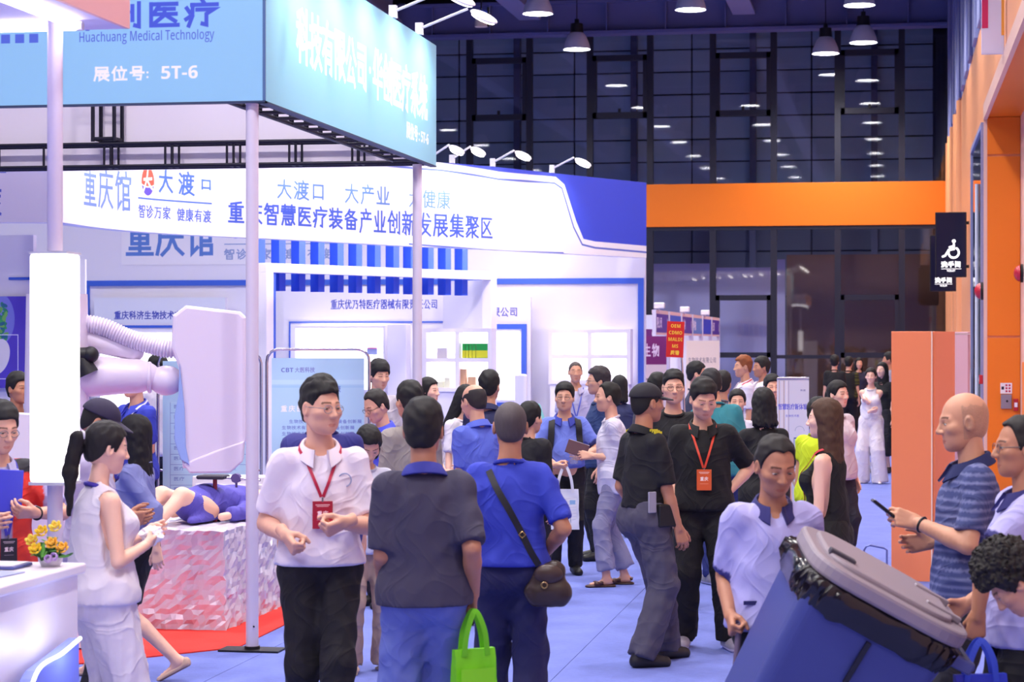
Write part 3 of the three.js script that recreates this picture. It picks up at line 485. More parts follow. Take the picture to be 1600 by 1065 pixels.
  const pelvis = (i) => [
    { a: V(-0.062 * u, 0.945 * u - (s.drop ?? 0) * u, 0), b: V(0.062 * u, 0.945 * u - (s.drop ?? 0) * u, 0), ra: 0.104 * u * g * (fem ? 1.03 : 1) + i, n: V(0, 0, 1), q: 0.95, k: 0.06 },
    ...[-1, 1].map((q) => ({ a: V(q * 0.068 * u, 0.9 * u - (s.drop ?? 0) * u, -0.038 * u), b: V(q * 0.068 * u, 0.93 * u - (s.drop ?? 0) * u, -0.034 * u), ra: 0.08 * u * gc + i, k: 0.05 })),
  ];
  // body: one continuous skin
  const bf = new Field(lo, hi, cb);
  torso(0).forEach((p) => bf.add(p)); pelvis(0).forEach((p) => bf.add(p));
  bf.add({ a: Nb, b: hp(0, -0.03, -0.015), ra: (fem ? 0.047 : 0.056) * u * gc, rb: (fem ? 0.046 : 0.054) * hs, k: 0.03 });
  bf.add({ a: hp(0, 0.03, -0.012), b: hp(0, 0.032, -0.012), ra: 0.055, k: 0.02 });
  for (const k of ['L', 'R']) {
    const j = J[k], th = (s.armGirth ?? 1) * (fem ? 0.82 : 1) * gc;
    bf.add({ a: j.sh, b: j.el, ra: 0.05 * u * th, rb: 0.04 * u * th, k: 0.03 });
    bf.add({ a: j.el, b: j.el.clone().lerp(j.wr, 0.35), ra: 0.04 * u * th, rb: 0.04 * u * th, k: 0.008 }).add({ a: j.el.clone().lerp(j.wr, 0.3), b: j.wr.clone().addScaledVector(j.hd, 0.012), ra: 0.04 * u * th, rb: 0.027 * u * (fem ? 0.9 : 1), k: 0.008 });
    bf.add({ a: j.hip, b: j.kn, ra: 0.088 * u * gc, rb: 0.058 * u * gc, k: 0.05 });
    bf.add({ a: j.kn, b: j.kn.clone().lerp(j.an, 0.3).add(V(0, 0, -0.006)), ra: 0.054 * u * gc, rb: 0.052 * u * gc, k: 0.012 }).add({ a: j.kn.clone().lerp(j.an, 0.3).add(V(0, 0, -0.006)), b: j.an, ra: 0.052 * u * gc, rb: 0.036 * u, k: 0.012 });
    const fq = new THREE.Quaternion().setFromEuler(new THREE.Euler(j.lift * D2R, j.fyaw, 0, 'YXZ')); j.fm = new THREE.Matrix4().compose(j.an.clone().add(V(0, -0.083 * u, 0).applyQuaternion(fq)), fq, V(u, u, u));
    const fpnt = (x, y, z) => V(x, y, z).applyMatrix4(j.fm);
    bf.add({ a: fpnt(0, 0.045, -0.035), b: fpnt(0, 0.022, 0.14), ra: 0.031 * u, rb: 0.02 * u, k: 0.03 });
  }
  const parts = [bf.mesh(() => [1, 0.98, 0.98]), placed(headGeo(s.face ?? (fem ? 'woman' : 'man'), ch), HM)];
  for (const [k, sg] of [['L', 1], ['R', -1]]) {
    const j = J[k], z = j.th.clone().cross(j.hd).multiplyScalar(sg < 0 ? 1 : -1), hz = u * (fem ? 0.9 : 1);
    const M = new THREE.Matrix4().makeBasis(j.th, j.hd, z).multiply(new THREE.Matrix4().makeScale(hz, hz, hz)).setPosition(j.wr);
    parts.push(placed(handGeo(s.arms?.[k]?.pose ?? 'relax', cha), M));
  }
  mesh('body', joinGeo(parts), skinMat(s.skin ?? 'light'), G);
  if (lod < 2) for (const q of [-1, 1]) { const e = mesh('eye', placed(eyeGeo, HM.clone().multiply(new THREE.Matrix4().makeTranslation(q * 0.032, -0.002, 0.0772)).multiply(new THREE.Matrix4().makeScale(1.15, 0.42, 1))), plainMat(0xffffff, 0.25, { vertexColors: true }), G); e.userData.label = 'dark brown eye'; }
  if (s.hair && s.hair[0] !== 'none') { mesh('hair', placed(hairGeo(s.hair[0], ch * 1.25), HM), hairMat(s.hair[1] ?? 0x0d0b0e), G); }
  const ctx = { G, J, T, hp, HM, u, H, Xp, Yp, Zp, hs, lod, s };
  // trousers, skirt or dress bottom
  const drop = (s.drop ?? 0) * u, seed = (s.px * 0.37 + d * 1.7) % 50, bt = s.bottom;
  const folds = (amp, fx, fy) => (x, y, z, f) => (Math.abs(f) < 0.05 ? f - amp * (0.5 - 1.7 * Math.abs(N3(x * fx + seed + y * 3, y * fy + x * 2, z * fx)) + 0.6 * N3(x * fx * 2.1, y * fy * 1.9 + seed, z * fx * 2.1)) : f);
  if (bt) {
    const q = new Field(lo, hi, cc), i = bt.loose ?? 0.014; pelvis(i).forEach((p) => q.add(p));
    q.add({ a: T(0, 0.96), b: T(0, 1.03), ra: 0.132 * u * g + i * 0.7, n: Zp, q: 0.8, k: 0.04 });
    if (bt.type === 'skirt') {
      const mid = J.L.hip.clone().add(J.R.hip).multiplyScalar(0.5), hem = bt.hem * u, km = J.L.kn.clone().add(J.R.kn).multiplyScalar(0.5), e = mid.clone().lerp(km, (mid.y - hem) / (mid.y - km.y));
      q.add({ a: mid, b: e, ra: 0.17 * u * g, rb: (bt.flare ?? 0.17) * u * g, n: V(0, 0, 1), q: 0.8, k: 0.03, cut: true });
      for (const k of ['L', 'R']) { const j = J[k]; q.add({ a: j.hip, b: j.hip.clone().lerp(j.kn, (j.hip.y - hem) / (j.hip.y - j.kn.y)), ra: 0.1 * u, rb: 0.085 * u, k: 0.05, cut: true }); }
    } else for (const k of ['L', 'R']) {
      const j = J[k], w = bt.type === 'wide' ? 1 : 0, rk = (w ? 0.105 : bt.knee ?? 0.072) * u * gc, ra = (w ? 0.13 : bt.cuff ?? 0.066) * u;
      const end = bt.type === 'shorts' ? null : j.an.clone().add(V(0, bt.rise ?? 0.0, 0).addScaledVector(j.an.clone().sub(j.kn).normalize(), w ? 0.05 : 0.02));
      q.add({ a: j.hip, b: bt.type === 'shorts' ? j.kn : j.kn, ra: 0.086 * u * gc + i, rb: rk, k: w ? 0.015 : 0.04, cut: bt.type === 'shorts' });
      if (end) q.add({ a: j.kn, b: end, ra: rk, rb: ra, k: w ? 0.012 : 0.03, cut: true });
    }
    q.each(folds(bt.fold ?? 0.01, bt.type === 'wide' ? 16 : 10, bt.type === 'wide' ? 2.2 : 7)); q.each((x, y, z, f) => Math.max(f, y - 1.04 * u + drop));
    mesh(bt.type === 'skirt' ? 'skirt' : bt.type === 'shorts' ? 'shorts' : 'trousers', q.mesh(), cloth(bt.color), G); ctx.bottomField = q;
  }
  if (s.shoes !== null) for (const k of ['L', 'R']) mesh('shoe', placed(shoeGeo(s.shoes?.kind ?? 'shoe', Math.max(0.006, cha * 1.5)), J[k].fm), cloth(s.shoes?.color ?? 0x15131a, { roughness: 0.5 }), G);
  // top
  const tp = s.top;
  if (tp) {
    const q = new Field(lo, hi, cc), i = (tp.loose ?? 0.016) * 0.78, hem = tp.hem ?? 0.86, sl = tp.sleeve ?? 0.8;
    torso(i).forEach((p) => q.add(p));
    if (!tp.tucked) {
      q.add({ a: T(0, 1.25), b: T(0, hem, 0), ra: 0.136 * u * g + i, rb: (fem ? 0.155 : 0.15) * u * g + i + (tp.flare ?? 0.012), n: Zp, q: 0.84, k: 0.05, cut: true });
      pelvis((bt?.loose ?? 0.014) + 0.014).forEach((p) => q.add(p));
    } else q.add({ a: T(0, 1.12), b: T(0, 0.985), ra: 0.138 * u * g + i, rb: 0.138 * u * g + i + 0.012, n: Zp, q: 0.82, k: 0.05, cut: true });
    for (const k of ['L', 'R']) {
      const j = J[k], th = (s.armGirth ?? 1) * (fem ? 0.82 : 1) * gc, w = tp.sleeveLoose ?? 0.012;
      if (sl <= 0) continue;
      if (sl <= 1) q.add({ a: j.sh, b: j.sh.clone().lerp(j.el, sl), ra: 0.05 * u * th + i, rb: 0.044 * u * th + w + i * 0.4, k: 0.04, cut: true });
      else { q.add({ a: j.sh, b: j.el, ra: 0.05 * u * th + i, rb: 0.042 * u * th + w, k: 0.04 }); q.add({ a: j.el, b: j.el.clone().lerp(j.wr, sl - 1), ra: 0.044 * u * th + w, rb: 0.034 * u * th + w * 0.7, k: 0.02, cut: true }); }
    }
    q.each(folds(tp.fold ?? 0.012, 8, 5));
    q.add({ a: T(0, 1.468, 0.004), b: hp(0, -0.05, -0.01), ra: (fem ? 0.066 : 0.068) * u * gc, rb: 0.075 * u * gc, sub: true });
    if (tp.vneck) q.add({ a: T(0, 1.43, 0.1), b: T(0, 1.43 - tp.vneck, 0.17), ra: 0.05, rb: 0.008, sub: true });
    const cutHem = (tp.tucked ? 0.985 : hem);
    q.each((x, y, z, f) => Math.max(f, -((x - Pv.x) * Yp.x + (y - Pv.y) * Yp.y + (z - Pv.z) * Yp.z - (cutHem - 0.95) * u)));
    if (sl <= 0) for (const k of ['L', 'R']) q.add({ a: J[k].sh.clone().lerp(T(0, 1.4), tp.armhole ?? 0.06), b: J[k].el, ra: 0.066 * u * (fem ? 0.9 : 1), rb: 0.07 * u, sub: true });
    const trim = tp.band ? new THREE.Color(tp.band) : null, base = new THREE.Color(tp.color), ratio = trim ? [trim.r / base.r, trim.g / base.g, trim.b / base.b] : null;
    const geo = q.mesh((x, y, z) => {
      if (trim && sl > 0 && sl <= 1) for (const k of ['L', 'R']) { const j = J[k], e = j.el.clone().sub(j.sh), t = ((x - j.sh.x) * e.x + (y - j.sh.y) * e.y + (z - j.sh.z) * e.z) / e.lengthSq(); if (t > sl - 0.1 && Math.hypot(x - j.sh.x - e.x * t, y - j.sh.y - e.y * t, z - j.sh.z - e.z * t) < 0.1 * u) return ratio; }
      if (tp.pattern) return tp.pattern(x / u, y / u, z / u);
      return [1, 1, 1];
    });
    mesh(tp.name ?? 'shirt', geo, cloth(tp.color), G); ctx.topField = q;
    if (!tp.collar && tp.neckband !== false) {
      const q2 = new THREE.Quaternion().setFromUnitVectors(V(0, 0, 1), Yp.clone().addScaledVector(Zp, 0.32).normalize()), c0 = T(0, 1.447, -0.004), rr = (fem ? 0.073 : 0.076) * u * gc;
      mesh('neckband', white3(new THREE.TorusGeometry(rr, 0.011 * u, 8, 30).applyQuaternion(q2).translate(c0.x, c0.y, c0.z)), cloth(tp.bandColor ?? tp.color), G);
    }
    if (tp.collar) {
      // folded collar: a band round the neck, open at the throat
      const pos = [], idx = [], n = 28, prof = [[0.068, 0.02], [0.07, 0.046], [0.08, 0.046], [0.108, 0.004], [0.102, -0.004], [0.078, 0.02]], m = prof.length, gs = gc * (fem ? 0.94 : 1);
      for (let a = 0; a <= n; a++) {
        const t = a / n, ang = (-160 + 320 * t) * D2R, c = -Math.cos(ang), open = Math.max(0, c), tip = Math.pow(Math.abs(t - 0.5) * 2, 5);
        prof.forEach(([r, y], pi) => { const low = pi === 3 || pi === 4 ? tip * 0.03 : 0, rr = r * gs * (1 + open * 0.06); const q2 = T(Math.sin(ang) * rr, 1.458 + y - low - (c + 1) * 0.03, -0.004 + c * rr * 1.0 + (low ? 0.02 * tip : 0)); pos.push(q2.x, q2.y, q2.z); });
        if (a < n) for (let p = 0; p < m; p++) { const i0 = a * m + p, i1 = a * m + (p + 1) % m; idx.push(i0, i0 + m, i1 + m, i0, i1 + m, i1); }
      }
      for (const b of [0, n * m]) for (let p = 1; p < m - 1; p++) b ? idx.push(b, b + p, b + p + 1) : idx.push(b, b + p + 1, b + p);
      const cg = new THREE.BufferGeometry(); cg.setAttribute('position', new THREE.Float32BufferAttribute(pos, 3)); cg.setIndex(idx); cg.computeVertexNormals();
      mesh('collar', white3(cg), cloth(tp.collarColor ?? tp.color), G);
    }
  }
  // worn details
  if (s.glasses) {
    const fr = []; for (const q of [-1, 1]) { fr.push(new THREE.TorusGeometry(0.021, 0.0016, 6, 20).scale(1.12, 0.85, 1).translate(q * 0.031, -0.003, 0.098)); fr.push(rod(V(q * 0.054, 0.002, 0.096), V(q * 0.083, 0.004, 0.0), 0.0016, 6)); }
    fr.push(rod(V(-0.009, 0.0, 0.099), V(0.009, 0.0, 0.099), 0.0016, 6)); mesh('glasses', merge(fr).applyMatrix4(HM), plainMat(s.glasses === true ? 0x16141a : s.glasses, 0.3), G);
  }
  if (s.cap) {
    const f = new Field([-0.12, 0, -0.14], [0.12, 0.17, 0.22], Math.max(0.005, ch)).fill((x, y, z) => {
      let c = smax(ell(x, y, z, 0, 0.028, -0.012, 0.09, 0.1, 0.112), 0.036 - y + (z < -0.05 ? 0 : 0), 0.004);
      const brim = Math.max(Math.abs(y - 0.042 + Math.max(0, z - 0.08) * 0.25 + x * x * 3) - 0.004, ell(x, 0, z, 0, 0, 0.08, 0.078, 1, 0.105), 0.04 - z);
      return smin(c, brim, 0.006);
    });
    mesh('cap', f.mesh().applyMatrix4(HM), cloth(s.cap, { roughness: 0.8 }), G);
  }
  const tf = ctx.topField;
  ctx.front = (x, y, off = 0.006) => { const z = tf?.hit(x * u, y * u, true); return V(x * u, y * u, (z ?? 0.12) + off); };
  ctx.back = (x, y, off = 0.006) => { const z = tf?.hit(x * u, y * u, false); return V(x * u, y * u, (z ?? -0.12) - off); };
  ctx.world = (v) => { G.updateMatrixWorld(true); return G.localToWorld(v.clone()); };
  if (s.lanyard) {
    const c = s.lanyard, yb = c.y ?? 1.15, drops = [];
    for (const q of [-1, 1]) {
      const pts = [T(0, 1.49, -0.092), T(q * 0.06, 1.487, -0.066), T(q * 0.09, 1.458, -0.01), T(q * 0.088, 1.44, 0.035)];
      for (let k = 1; k <= 6; k++) { const t = k / 6, p = ctx.front(q * (0.075 * (1 - t) + 0.004), 1.42 + (yb - 1.42) * t, 0.005); pts.push(p); }
      drops.push(strap(pts, pts.map((p, i) => (i < 4 ? V(p.x, 0.06, p.z).normalize() : V(0, 0.1, 1))), c.width ?? 0.014, 0.0025));
    }
    mesh('lanyard', drops, plainMat(c.color, 0.6), G);
    if (c.badge) {
      const b = ctx.front(0, yb - 0.075, 0.012), bw = c.bw ?? 0.085, bh = c.bh ?? 0.12;
      mesh('badge', new RoundedBoxGeometry(bw, bh, 0.004, 2, 0.0018).translate(b.x, b.y, b.z + 0.004), [0, 0, 0, 0, 1, 0].map((k) => (k ? plainMat(0xffffff, 0.4, {}) && mat(0xffffff, { map: badgeTexture(c.badge), roughness: 0.4 }) : plainMat(c.badge, 0.45))), G);
      mesh('badge_clip', rod(V(b.x, b.y + bh / 2 - 0.004, b.z + 0.004), V(b.x, b.y + 0.078, b.z + 0.002), 0.004, 8), plainMat(0x8a8a90, 0.3, { metalness: 0.8 }), G);
    }
  }
  if (s.belt) mesh('belt', new THREE.TorusGeometry(0.14 * u * g, 0.011, 6, 36).rotateX(Math.PI / 2).scale(1, 1.7, 0.78).translate(0, 0.995 * u - drop, 0), plainMat(s.belt, 0.45), G);
  if (s.watch) { const j = J[s.watch[0]], a = j.wr.clone().addScaledVector(j.wr.clone().sub(j.el).normalize(), -0.02); mesh('watch', new THREE.TorusGeometry(0.031 * u, 0.007, 6, 20).applyQuaternion(new THREE.Quaternion().setFromUnitVectors(V(0, 0, 1), j.wr.clone().sub(j.el).normalize())).translate(a.x, a.y, a.z), plainMat(s.watch[1], 0.4), G); }
  s.extras?.(ctx);
  return ctx;
}
const badgeTex = new Map();
function badgeTexture(color) {
  if (!badgeTex.has(color)) badgeTex.set(color, canvas(96, 136, (c, w, h) => {
    c.fillStyle = '#' + new THREE.Color(color).getHexString(); c.fillRect(0, 0, w, h); c.fillStyle = 'rgba(255,235,230,.85)'; c.fillRect(14, 16, 68, 4); c.fillRect(20, 24, 56, 3);
    write(c, '重庆', 22, 48, 24, 26, '#ffe9e6', 0.16, 4); c.fillStyle = 'rgba(255,235,230,.5)'; c.fillRect(20, 92, 56, 3);
  }));
  return badgeTex.get(color);
}
// ---------------------------------------------------------------- the hall
const onZ = (px, py, v) => at(px, py, v / (Math.cos(YAW) + Math.sin(YAW) * (px - 800) / FOCAL));
const onX = (px, py, x) => at(px, py, x / ((px - 800) / FOCAL * Math.cos(YAW) - Math.sin(YAW)));
function noiseTexture(size, fn, rep, srgb) {
  const data = new Uint8Array(size * size * 4);
  for (let y = 0; y < size; y++) for (let x = 0; x < size; x++) { const c = fn(x / size, y / size), k = (y * size + x) * 4; data[k] = c[0]; data[k + 1] = c[1]; data[k + 2] = c[2]; data[k + 3] = 255; }
  const t = new THREE.DataTexture(data, size, size); t.wrapS = t.wrapT = THREE.RepeatWrapping; t.magFilter = THREE.LinearFilter; t.minFilter = THREE.LinearMipmapLinearFilter; t.repeat.set(rep, rep); if (srgb) t.colorSpace = THREE.SRGBColorSpace; t.needsUpdate = true;
  return t;
}
const rnd = rngOf(11);
const felt = noiseTexture(256, () => { const v = 110 + rnd() * 145; return [v, v, v]; }, 1);
const carpetTone = noiseTexture(512, (x, y) => { const n = 1 + 0.05 * N3(x * 6, y * 6, 3) + 0.03 * N3(x * 40, y * 40, 7) + (rnd() - 0.5) * 0.06, c = [108, 121, 196].map((k) => Math.max(0, Math.min(255, k * n))); return c; }, 1, true);
const redTone = noiseTexture(512, (x, y) => { const n = 1 + 0.05 * N3(x * 6, y * 6, 3) + 0.03 * N3(x * 40, y * 40, 9) + (rnd() - 0.5) * 0.06; return [226 * n, 52 * n, 44 * n].map((k) => Math.max(0, Math.min(255, k))); }, 1, true);
function metricUV(g, s = 1) { const p = g.attributes.position, n = g.attributes.normal, uv = new Float32Array(p.count * 2); for (let i = 0; i < p.count; i++) { const ax = Math.abs(n.getX(i)), ay = Math.abs(n.getY(i)); const [a, b] = ay > 0.5 ? [p.getX(i), p.getZ(i)] : ax > 0.5 ? [p.getZ(i), p.getY(i)] : [p.getX(i), p.getY(i)]; uv[i * 2] = a * s; uv[i * 2 + 1] = b * s; } g.setAttribute('uv', new THREE.BufferAttribute(uv, 2)); return g; }

const M = {
  carpet: mat(0xffffff, { map: carpetTone, bumpMap: felt, bumpScale: 0.0015, roughness: 0.95 }),
  red: mat(0xffffff, { map: redTone, bumpMap: felt, bumpScale: 0.0015, roughness: 0.95 }),
  white: mat(0xe6e2ee, { roughness: 0.55 }), whiteGloss: mat(0xefeaf4, { roughness: 0.3 }), board: mat(0xe2dfef, { roughness: 0.6 }),
  orange: mat(0xf37d14, { roughness: 0.45 }), peach: mat(0xf3a673, { roughness: 0.4 }), peachPale: mat(0xe9bfae, { roughness: 0.45 }),
  slate: mat(0x3f4770, { roughness: 0.55 }), slateDark: mat(0x242946, { roughness: 0.6 }), lavender: mat(0x8d93c0, { roughness: 0.5 }), steel: mat(0x6a6fa4, { roughness: 0.5, metalness: 0.1 }),
  mullion: mat(0x1d1f33, { roughness: 0.5 }), joint: mat(0x14141f, { roughness: 0.8 }),
  blue: mat(0x2f55d8, { roughness: 0.5 }), blueLine: mat(0x3a62d0, { roughness: 0.5 }), blackMetal: mat(0x1c1a2c, { roughness: 0.5, metalness: 0.4 }), chrome: mat(0xc9c6d4, { roughness: 0.18, metalness: 1 }),
  post: mat(0xd8cfe4, { roughness: 0.4 }), black: mat(0x121118, { roughness: 0.5 }), dome: mat(0xd9dbe6, { roughness: 0.5 }),
  glass: mat(0xffffff, { physical: true, transmission: 1, thickness: 0, roughness: 0.02, ior: 1.52 }),
  glow: mat(0xffffff, { emissive: 0xfffaf4, emissiveIntensity: 3.2 }), glowSoft: mat(0xffffff, { emissive: 0xfbf6ff, emissiveIntensity: 1.25 }), lampGlow: mat(0xffffff, { emissive: 0xffffff, emissiveIntensity: 14 }),
};
const WALL_X = 1.17, BACK = 50, NICHE = 29.5, LEFT = -24, NEAR = 9, TOP = 10.6;

// floor: blue carpet laid in lengths, red carpet under the booth
const floor = structGroup('floor');
for (let k = 0; k < 13; k++) struct('carpet_length', metricUV(bx(LEFT + k * 2, LEFT + k * 2 + 1.996, -0.12, 0, -BACK - 3, NEAR), 0.6), M.carpet, floor);
mesh('subfloor', bx(LEFT - 0.3, 3, -0.3, -0.12, -BACK - 3.4, NEAR + 0.3), M.joint, floor);
{ // the red carpet ends in a slanting front edge behind the post
  const a = floorAt(205, 6800 / (1030 - 532.5)), b = floorAt(372, 6800 / (1012 - 532.5)), c = floorAt(462, 6800 / (968 - 532.5)), e = floorAt(470, 18), f = floorAt(-90, 18), h = floorAt(-60, 6800 / (1055 - 532.5));
  const g = extr([h, a, b, c, e, f].map((p) => [p.x, -p.z]), 0.008).rotateX(-Math.PI / 2);
  const o = tag(mesh('red_carpet', metricUV(g, 0.6), M.red), 'red exhibition carpet laid under the foil-covered bed', 'carpet');
}

// right wall
const wr = structGroup('wall_right');
const cladding = structGroup('wall_upper_cladding');
for (let k = 0; k < 60; k++) mesh('rib', bx(WALL_X - (k % 2 ? 0.05 : 0), WALL_X + 0.3, 6.4, TOP, -BACK + k * 0.98, -BACK + (k + 1) * 0.98, 0.02), k % 3 ? M.lavender : M.steel, cladding);
mesh('wall', bx(WALL_X, WALL_X + 0.9, 0, 6.4, -BACK - 3, -NICHE), M.peach, wr);
mesh('wall', bx(WALL_X, WALL_X + 0.9, 5.0, 6.4, -NICHE, NEAR), M.peach, wr);
mesh('wall', bx(1.62, 1.62 + 0.45, 0, 5.0, -NICHE, NEAR), M.peachPale, wr);
mesh('soffit', bx(WALL_X + 0.02, 1.64, 4.965, 5.0, -NICHE, NEAR), M.orange, wr);
mesh('trim_strip', bx(WALL_X - 0.03, WALL_X + 0.02, 4.93, 5.13, -NICHE, NEAR), M.peachPale, wr);
for (const [a, b] of [[0.02, 2.04], [2.07, 4.44], [4.47, 4.96]]) mesh('panel', bx(WALL_X + 0.01, 1.615, a, b, -NICHE, -NICHE + 0.025, 0.004), M.orange, wr);
mesh('corner_trim', bx(WALL_X - 0.025, WALL_X + 0.02, 0, 4.96, -NICHE - 0.03, -NICHE + 0.03), M.peachPale, wr);
mesh('door_panel', bx(1.59, 1.625, 0, 1.73, -28.6, -26.4, 0.004), M.orange, wr);
for (const z of [-40.5, -43, -45.5, -47.6, -49.2]) mesh('pilaster', new THREE.CylinderGeometry(0.16, 0.16, 6.38, 18, 1, false).translate(WALL_X + 0.07, 3.19, z), M.peach, wr);
mesh('glass_strip', bx(WALL_X - 0.02, WALL_X + 0.01, 0.1, 4.88, -34.2, -30.1), mat(0x2a2d44, { roughness: 0.06, metalness: 0.3 }), wr);
mesh('strip_frame', [bx(WALL_X - 0.04, WALL_X, 0, 4.95, -34.3, -34.2), bx(WALL_X - 0.04, WALL_X, 0, 4.95, -30.12, -30.02), bx(WALL_X - 0.04, WALL_X, 4.88, 4.95, -34.2, -30.1)], M.lavender, wr);
mesh('pipe', rod(V(WALL_X - 0.05, 0, -31.2), V(WALL_X - 0.05, 4.2, -31.2), 0.03), M.dome, wr);

// back wall: glazed screen with an orange spandrel band
const wb = structGroup('wall_back');
const MX = [734, 827.5, 922, 1016, 1114, 1209, 1309, 1409, 1484].map((p) => onZ(p, 300, BACK).x), step = 1.385;
const mull = [...MX]; for (let k = 1; k < 17; k++) mull.unshift(MX[0] - k * step);
const zB = -BACK, Y = (py, px = 1200) => onZ(px, py, BACK).y;
const LOW = 4.62, HIGH = 5.6, BEAM = 8.98;
mesh('orange_band', bx(mull[0], WALL_X, LOW, HIGH, zB - 0.1, zB + 0.12, 0.01), M.orange, wb);
mesh('sill', bx(mull[0], WALL_X, 0, 0.12, zB - 0.08, zB + 0.08), M.mullion, wb);
mesh('head_rail', bx(mull[0], WALL_X, LOW - 0.08, LOW, zB - 0.06, zB + 0.09), M.mullion, wb);
mull.forEach((x, i) => {
  mesh('mullion', bx(x - 0.07, x + 0.07, HIGH, BEAM + 0.6, zB - 0.08, zB + 0.08), M.mullion, wb);
  mesh('mullion', bx(x - 0.07, x + 0.07, 0.12, LOW - 0.08, zB - 0.08, zB + 0.08), M.mullion, wb);
  const x1 = mull[i + 1]; if (x1 === undefined) return;
  mesh('pane', bx(x + 0.07, x1 - 0.07, HIGH, BEAM + 0.6, zB - 0.006, zB + 0.006), M.glass, wb);
  mesh('pane', bx(x + 0.07, x1 - 0.07, 0.12, LOW - 0.08, zB - 0.006, zB + 0.006), M.glass, wb);
  const fromRight = mull.length - 1 - i;
  if (fromRight % 2 === 0) { // opening sash
    const s = (y0, y1, w) => mesh('sash', [bx(x + 0.07, x1 - 0.07, y1 - w, y1, zB - 0.05, zB + 0.1), bx(x + 0.07, x1 - 0.07, y0, y0 + w, zB - 0.05, zB + 0.1), bx(x + 0.07, x + 0.07 + w * 0.7, y0, y1, zB - 0.05, zB + 0.1), bx(x1 - 0.07 - w * 0.7, x1 - 0.07, y0, y1, zB - 0.05, zB + 0.1)], M.mullion, wb);
    const top = s(7.15, 8.6, 0.13); mesh('latch', bx((x + x1) / 2 - 0.03, (x + x1) / 2 + 0.03, 7.26, 7.36, zB + 0.1, zB + 0.15), M.black, top);
    s(1.62, 3.05, 0.12);
  } else mesh('transom', bx(x, x1, 1.6, 1.68, zB - 0.04, zB + 0.05), M.mullion, wb);
});
// panelled wall of the building beyond the glass
const far = structGroup('wall_beyond_glass');
mesh('backing', bx(mull[0] - 1, 3, 0, 11, zB - 3.4, zB - 3.2), M.joint, far);
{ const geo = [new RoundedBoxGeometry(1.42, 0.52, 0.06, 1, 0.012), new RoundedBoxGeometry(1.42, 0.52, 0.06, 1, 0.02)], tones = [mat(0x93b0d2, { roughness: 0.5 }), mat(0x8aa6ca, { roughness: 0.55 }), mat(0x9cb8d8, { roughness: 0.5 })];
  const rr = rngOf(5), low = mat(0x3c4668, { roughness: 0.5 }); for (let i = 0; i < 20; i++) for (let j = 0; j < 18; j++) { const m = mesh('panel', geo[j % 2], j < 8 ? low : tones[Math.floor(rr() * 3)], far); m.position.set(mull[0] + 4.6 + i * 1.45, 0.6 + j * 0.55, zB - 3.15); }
  for (let i = 0; i < 10; i++) mesh('stanchion', bx(mull[0] + 5.3 + i * 2.9, mull[0] + 5.45 + i * 2.9, 0, 10.4, zB - 3.1, zB - 2.85), M.slate, far); }
for (const [p0, p1, top] of [[1018, 1112, 412], [1116, 1206, 418], [1210, 1228, 405]]) { const a = onZ(p0, top, BACK + 1.2), b = onZ(p1, top, BACK + 1.2); mesh('screen', bx(a.x, b.x - 0.02, 0, a.y, -BACK - 1.25, -BACK - 1.2), mat(0x9a9fd8, { roughness: 0.8 }), far); }

{ const a = onZ(1229, 398, BACK + 2), b = onZ(1478, 420, BACK + 2); mesh('reflection_board', bx(a.x, b.x, 0, a.y, -BACK - 2.05, -BACK - 2), mat(0x5c3f30, { roughness: 0.7 }), far); }  // brown board added behind the glass in place of an amber reflection
// left and near walls, ceiling
struct('wall_left', bx(LEFT - 0.3, LEFT, 0, TOP, -BACK - 3, NEAR), M.slate);
struct('wall_near', bx(LEFT, WALL_X + 0.9, 0, TOP, NEAR, NEAR + 0.3), M.steel);
struct('ceiling', bx(LEFT - 0.3, WALL_X + 0.9, TOP, TOP + 0.25, -BACK - 3.4, NEAR + 0.3), M.slate);
const beams = structGroup('trim_roof_beams');
mesh('beam', [bx(LEFT, WALL_X, BEAM, BEAM + 0.07, zB + 0.5, zB + 0.95), bx(LEFT, WALL_X, BEAM + 0.07, BEAM + 0.72, zB + 0.7, zB + 0.76), bx(LEFT, WALL_X, BEAM + 0.72, BEAM + 0.78, zB + 0.5, zB + 0.95)], M.steel, beams);
for (let k = 0; k < 16; k++) mesh('stiffener', bx(-20 + k * 1.35, -19.97 + k * 1.35, BEAM + 0.07, BEAM + 0.72, zB + 0.76, zB + 0.93), M.steel, beams);
for (const p of [838, 1175, 620]) { const q = onZ(p, 40, BACK - 1.3); mesh('beam', [bx(q.x - 0.45, q.x + 0.05, BEAM + 0.35, BEAM + 0.42, zB + 0.95, NEAR), bx(q.x - 0.24, q.x - 0.18, BEAM + 0.42, TOP, zB + 0.95, NEAR)], M.lavender, beams); }
for (let k = 0; k < 9; k++) mesh('purlin', bx(LEFT, WALL_X, TOP - 0.55, TOP, zB + 3 + k * 5.2, zB + 3.15 + k * 5.2), M.slateDark, beams);
mesh('cable_tray', bx(LEFT, WALL_X, BEAM + 0.95, BEAM + 1.05, zB + 1.6, zB + 1.9), M.slateDark, beams);

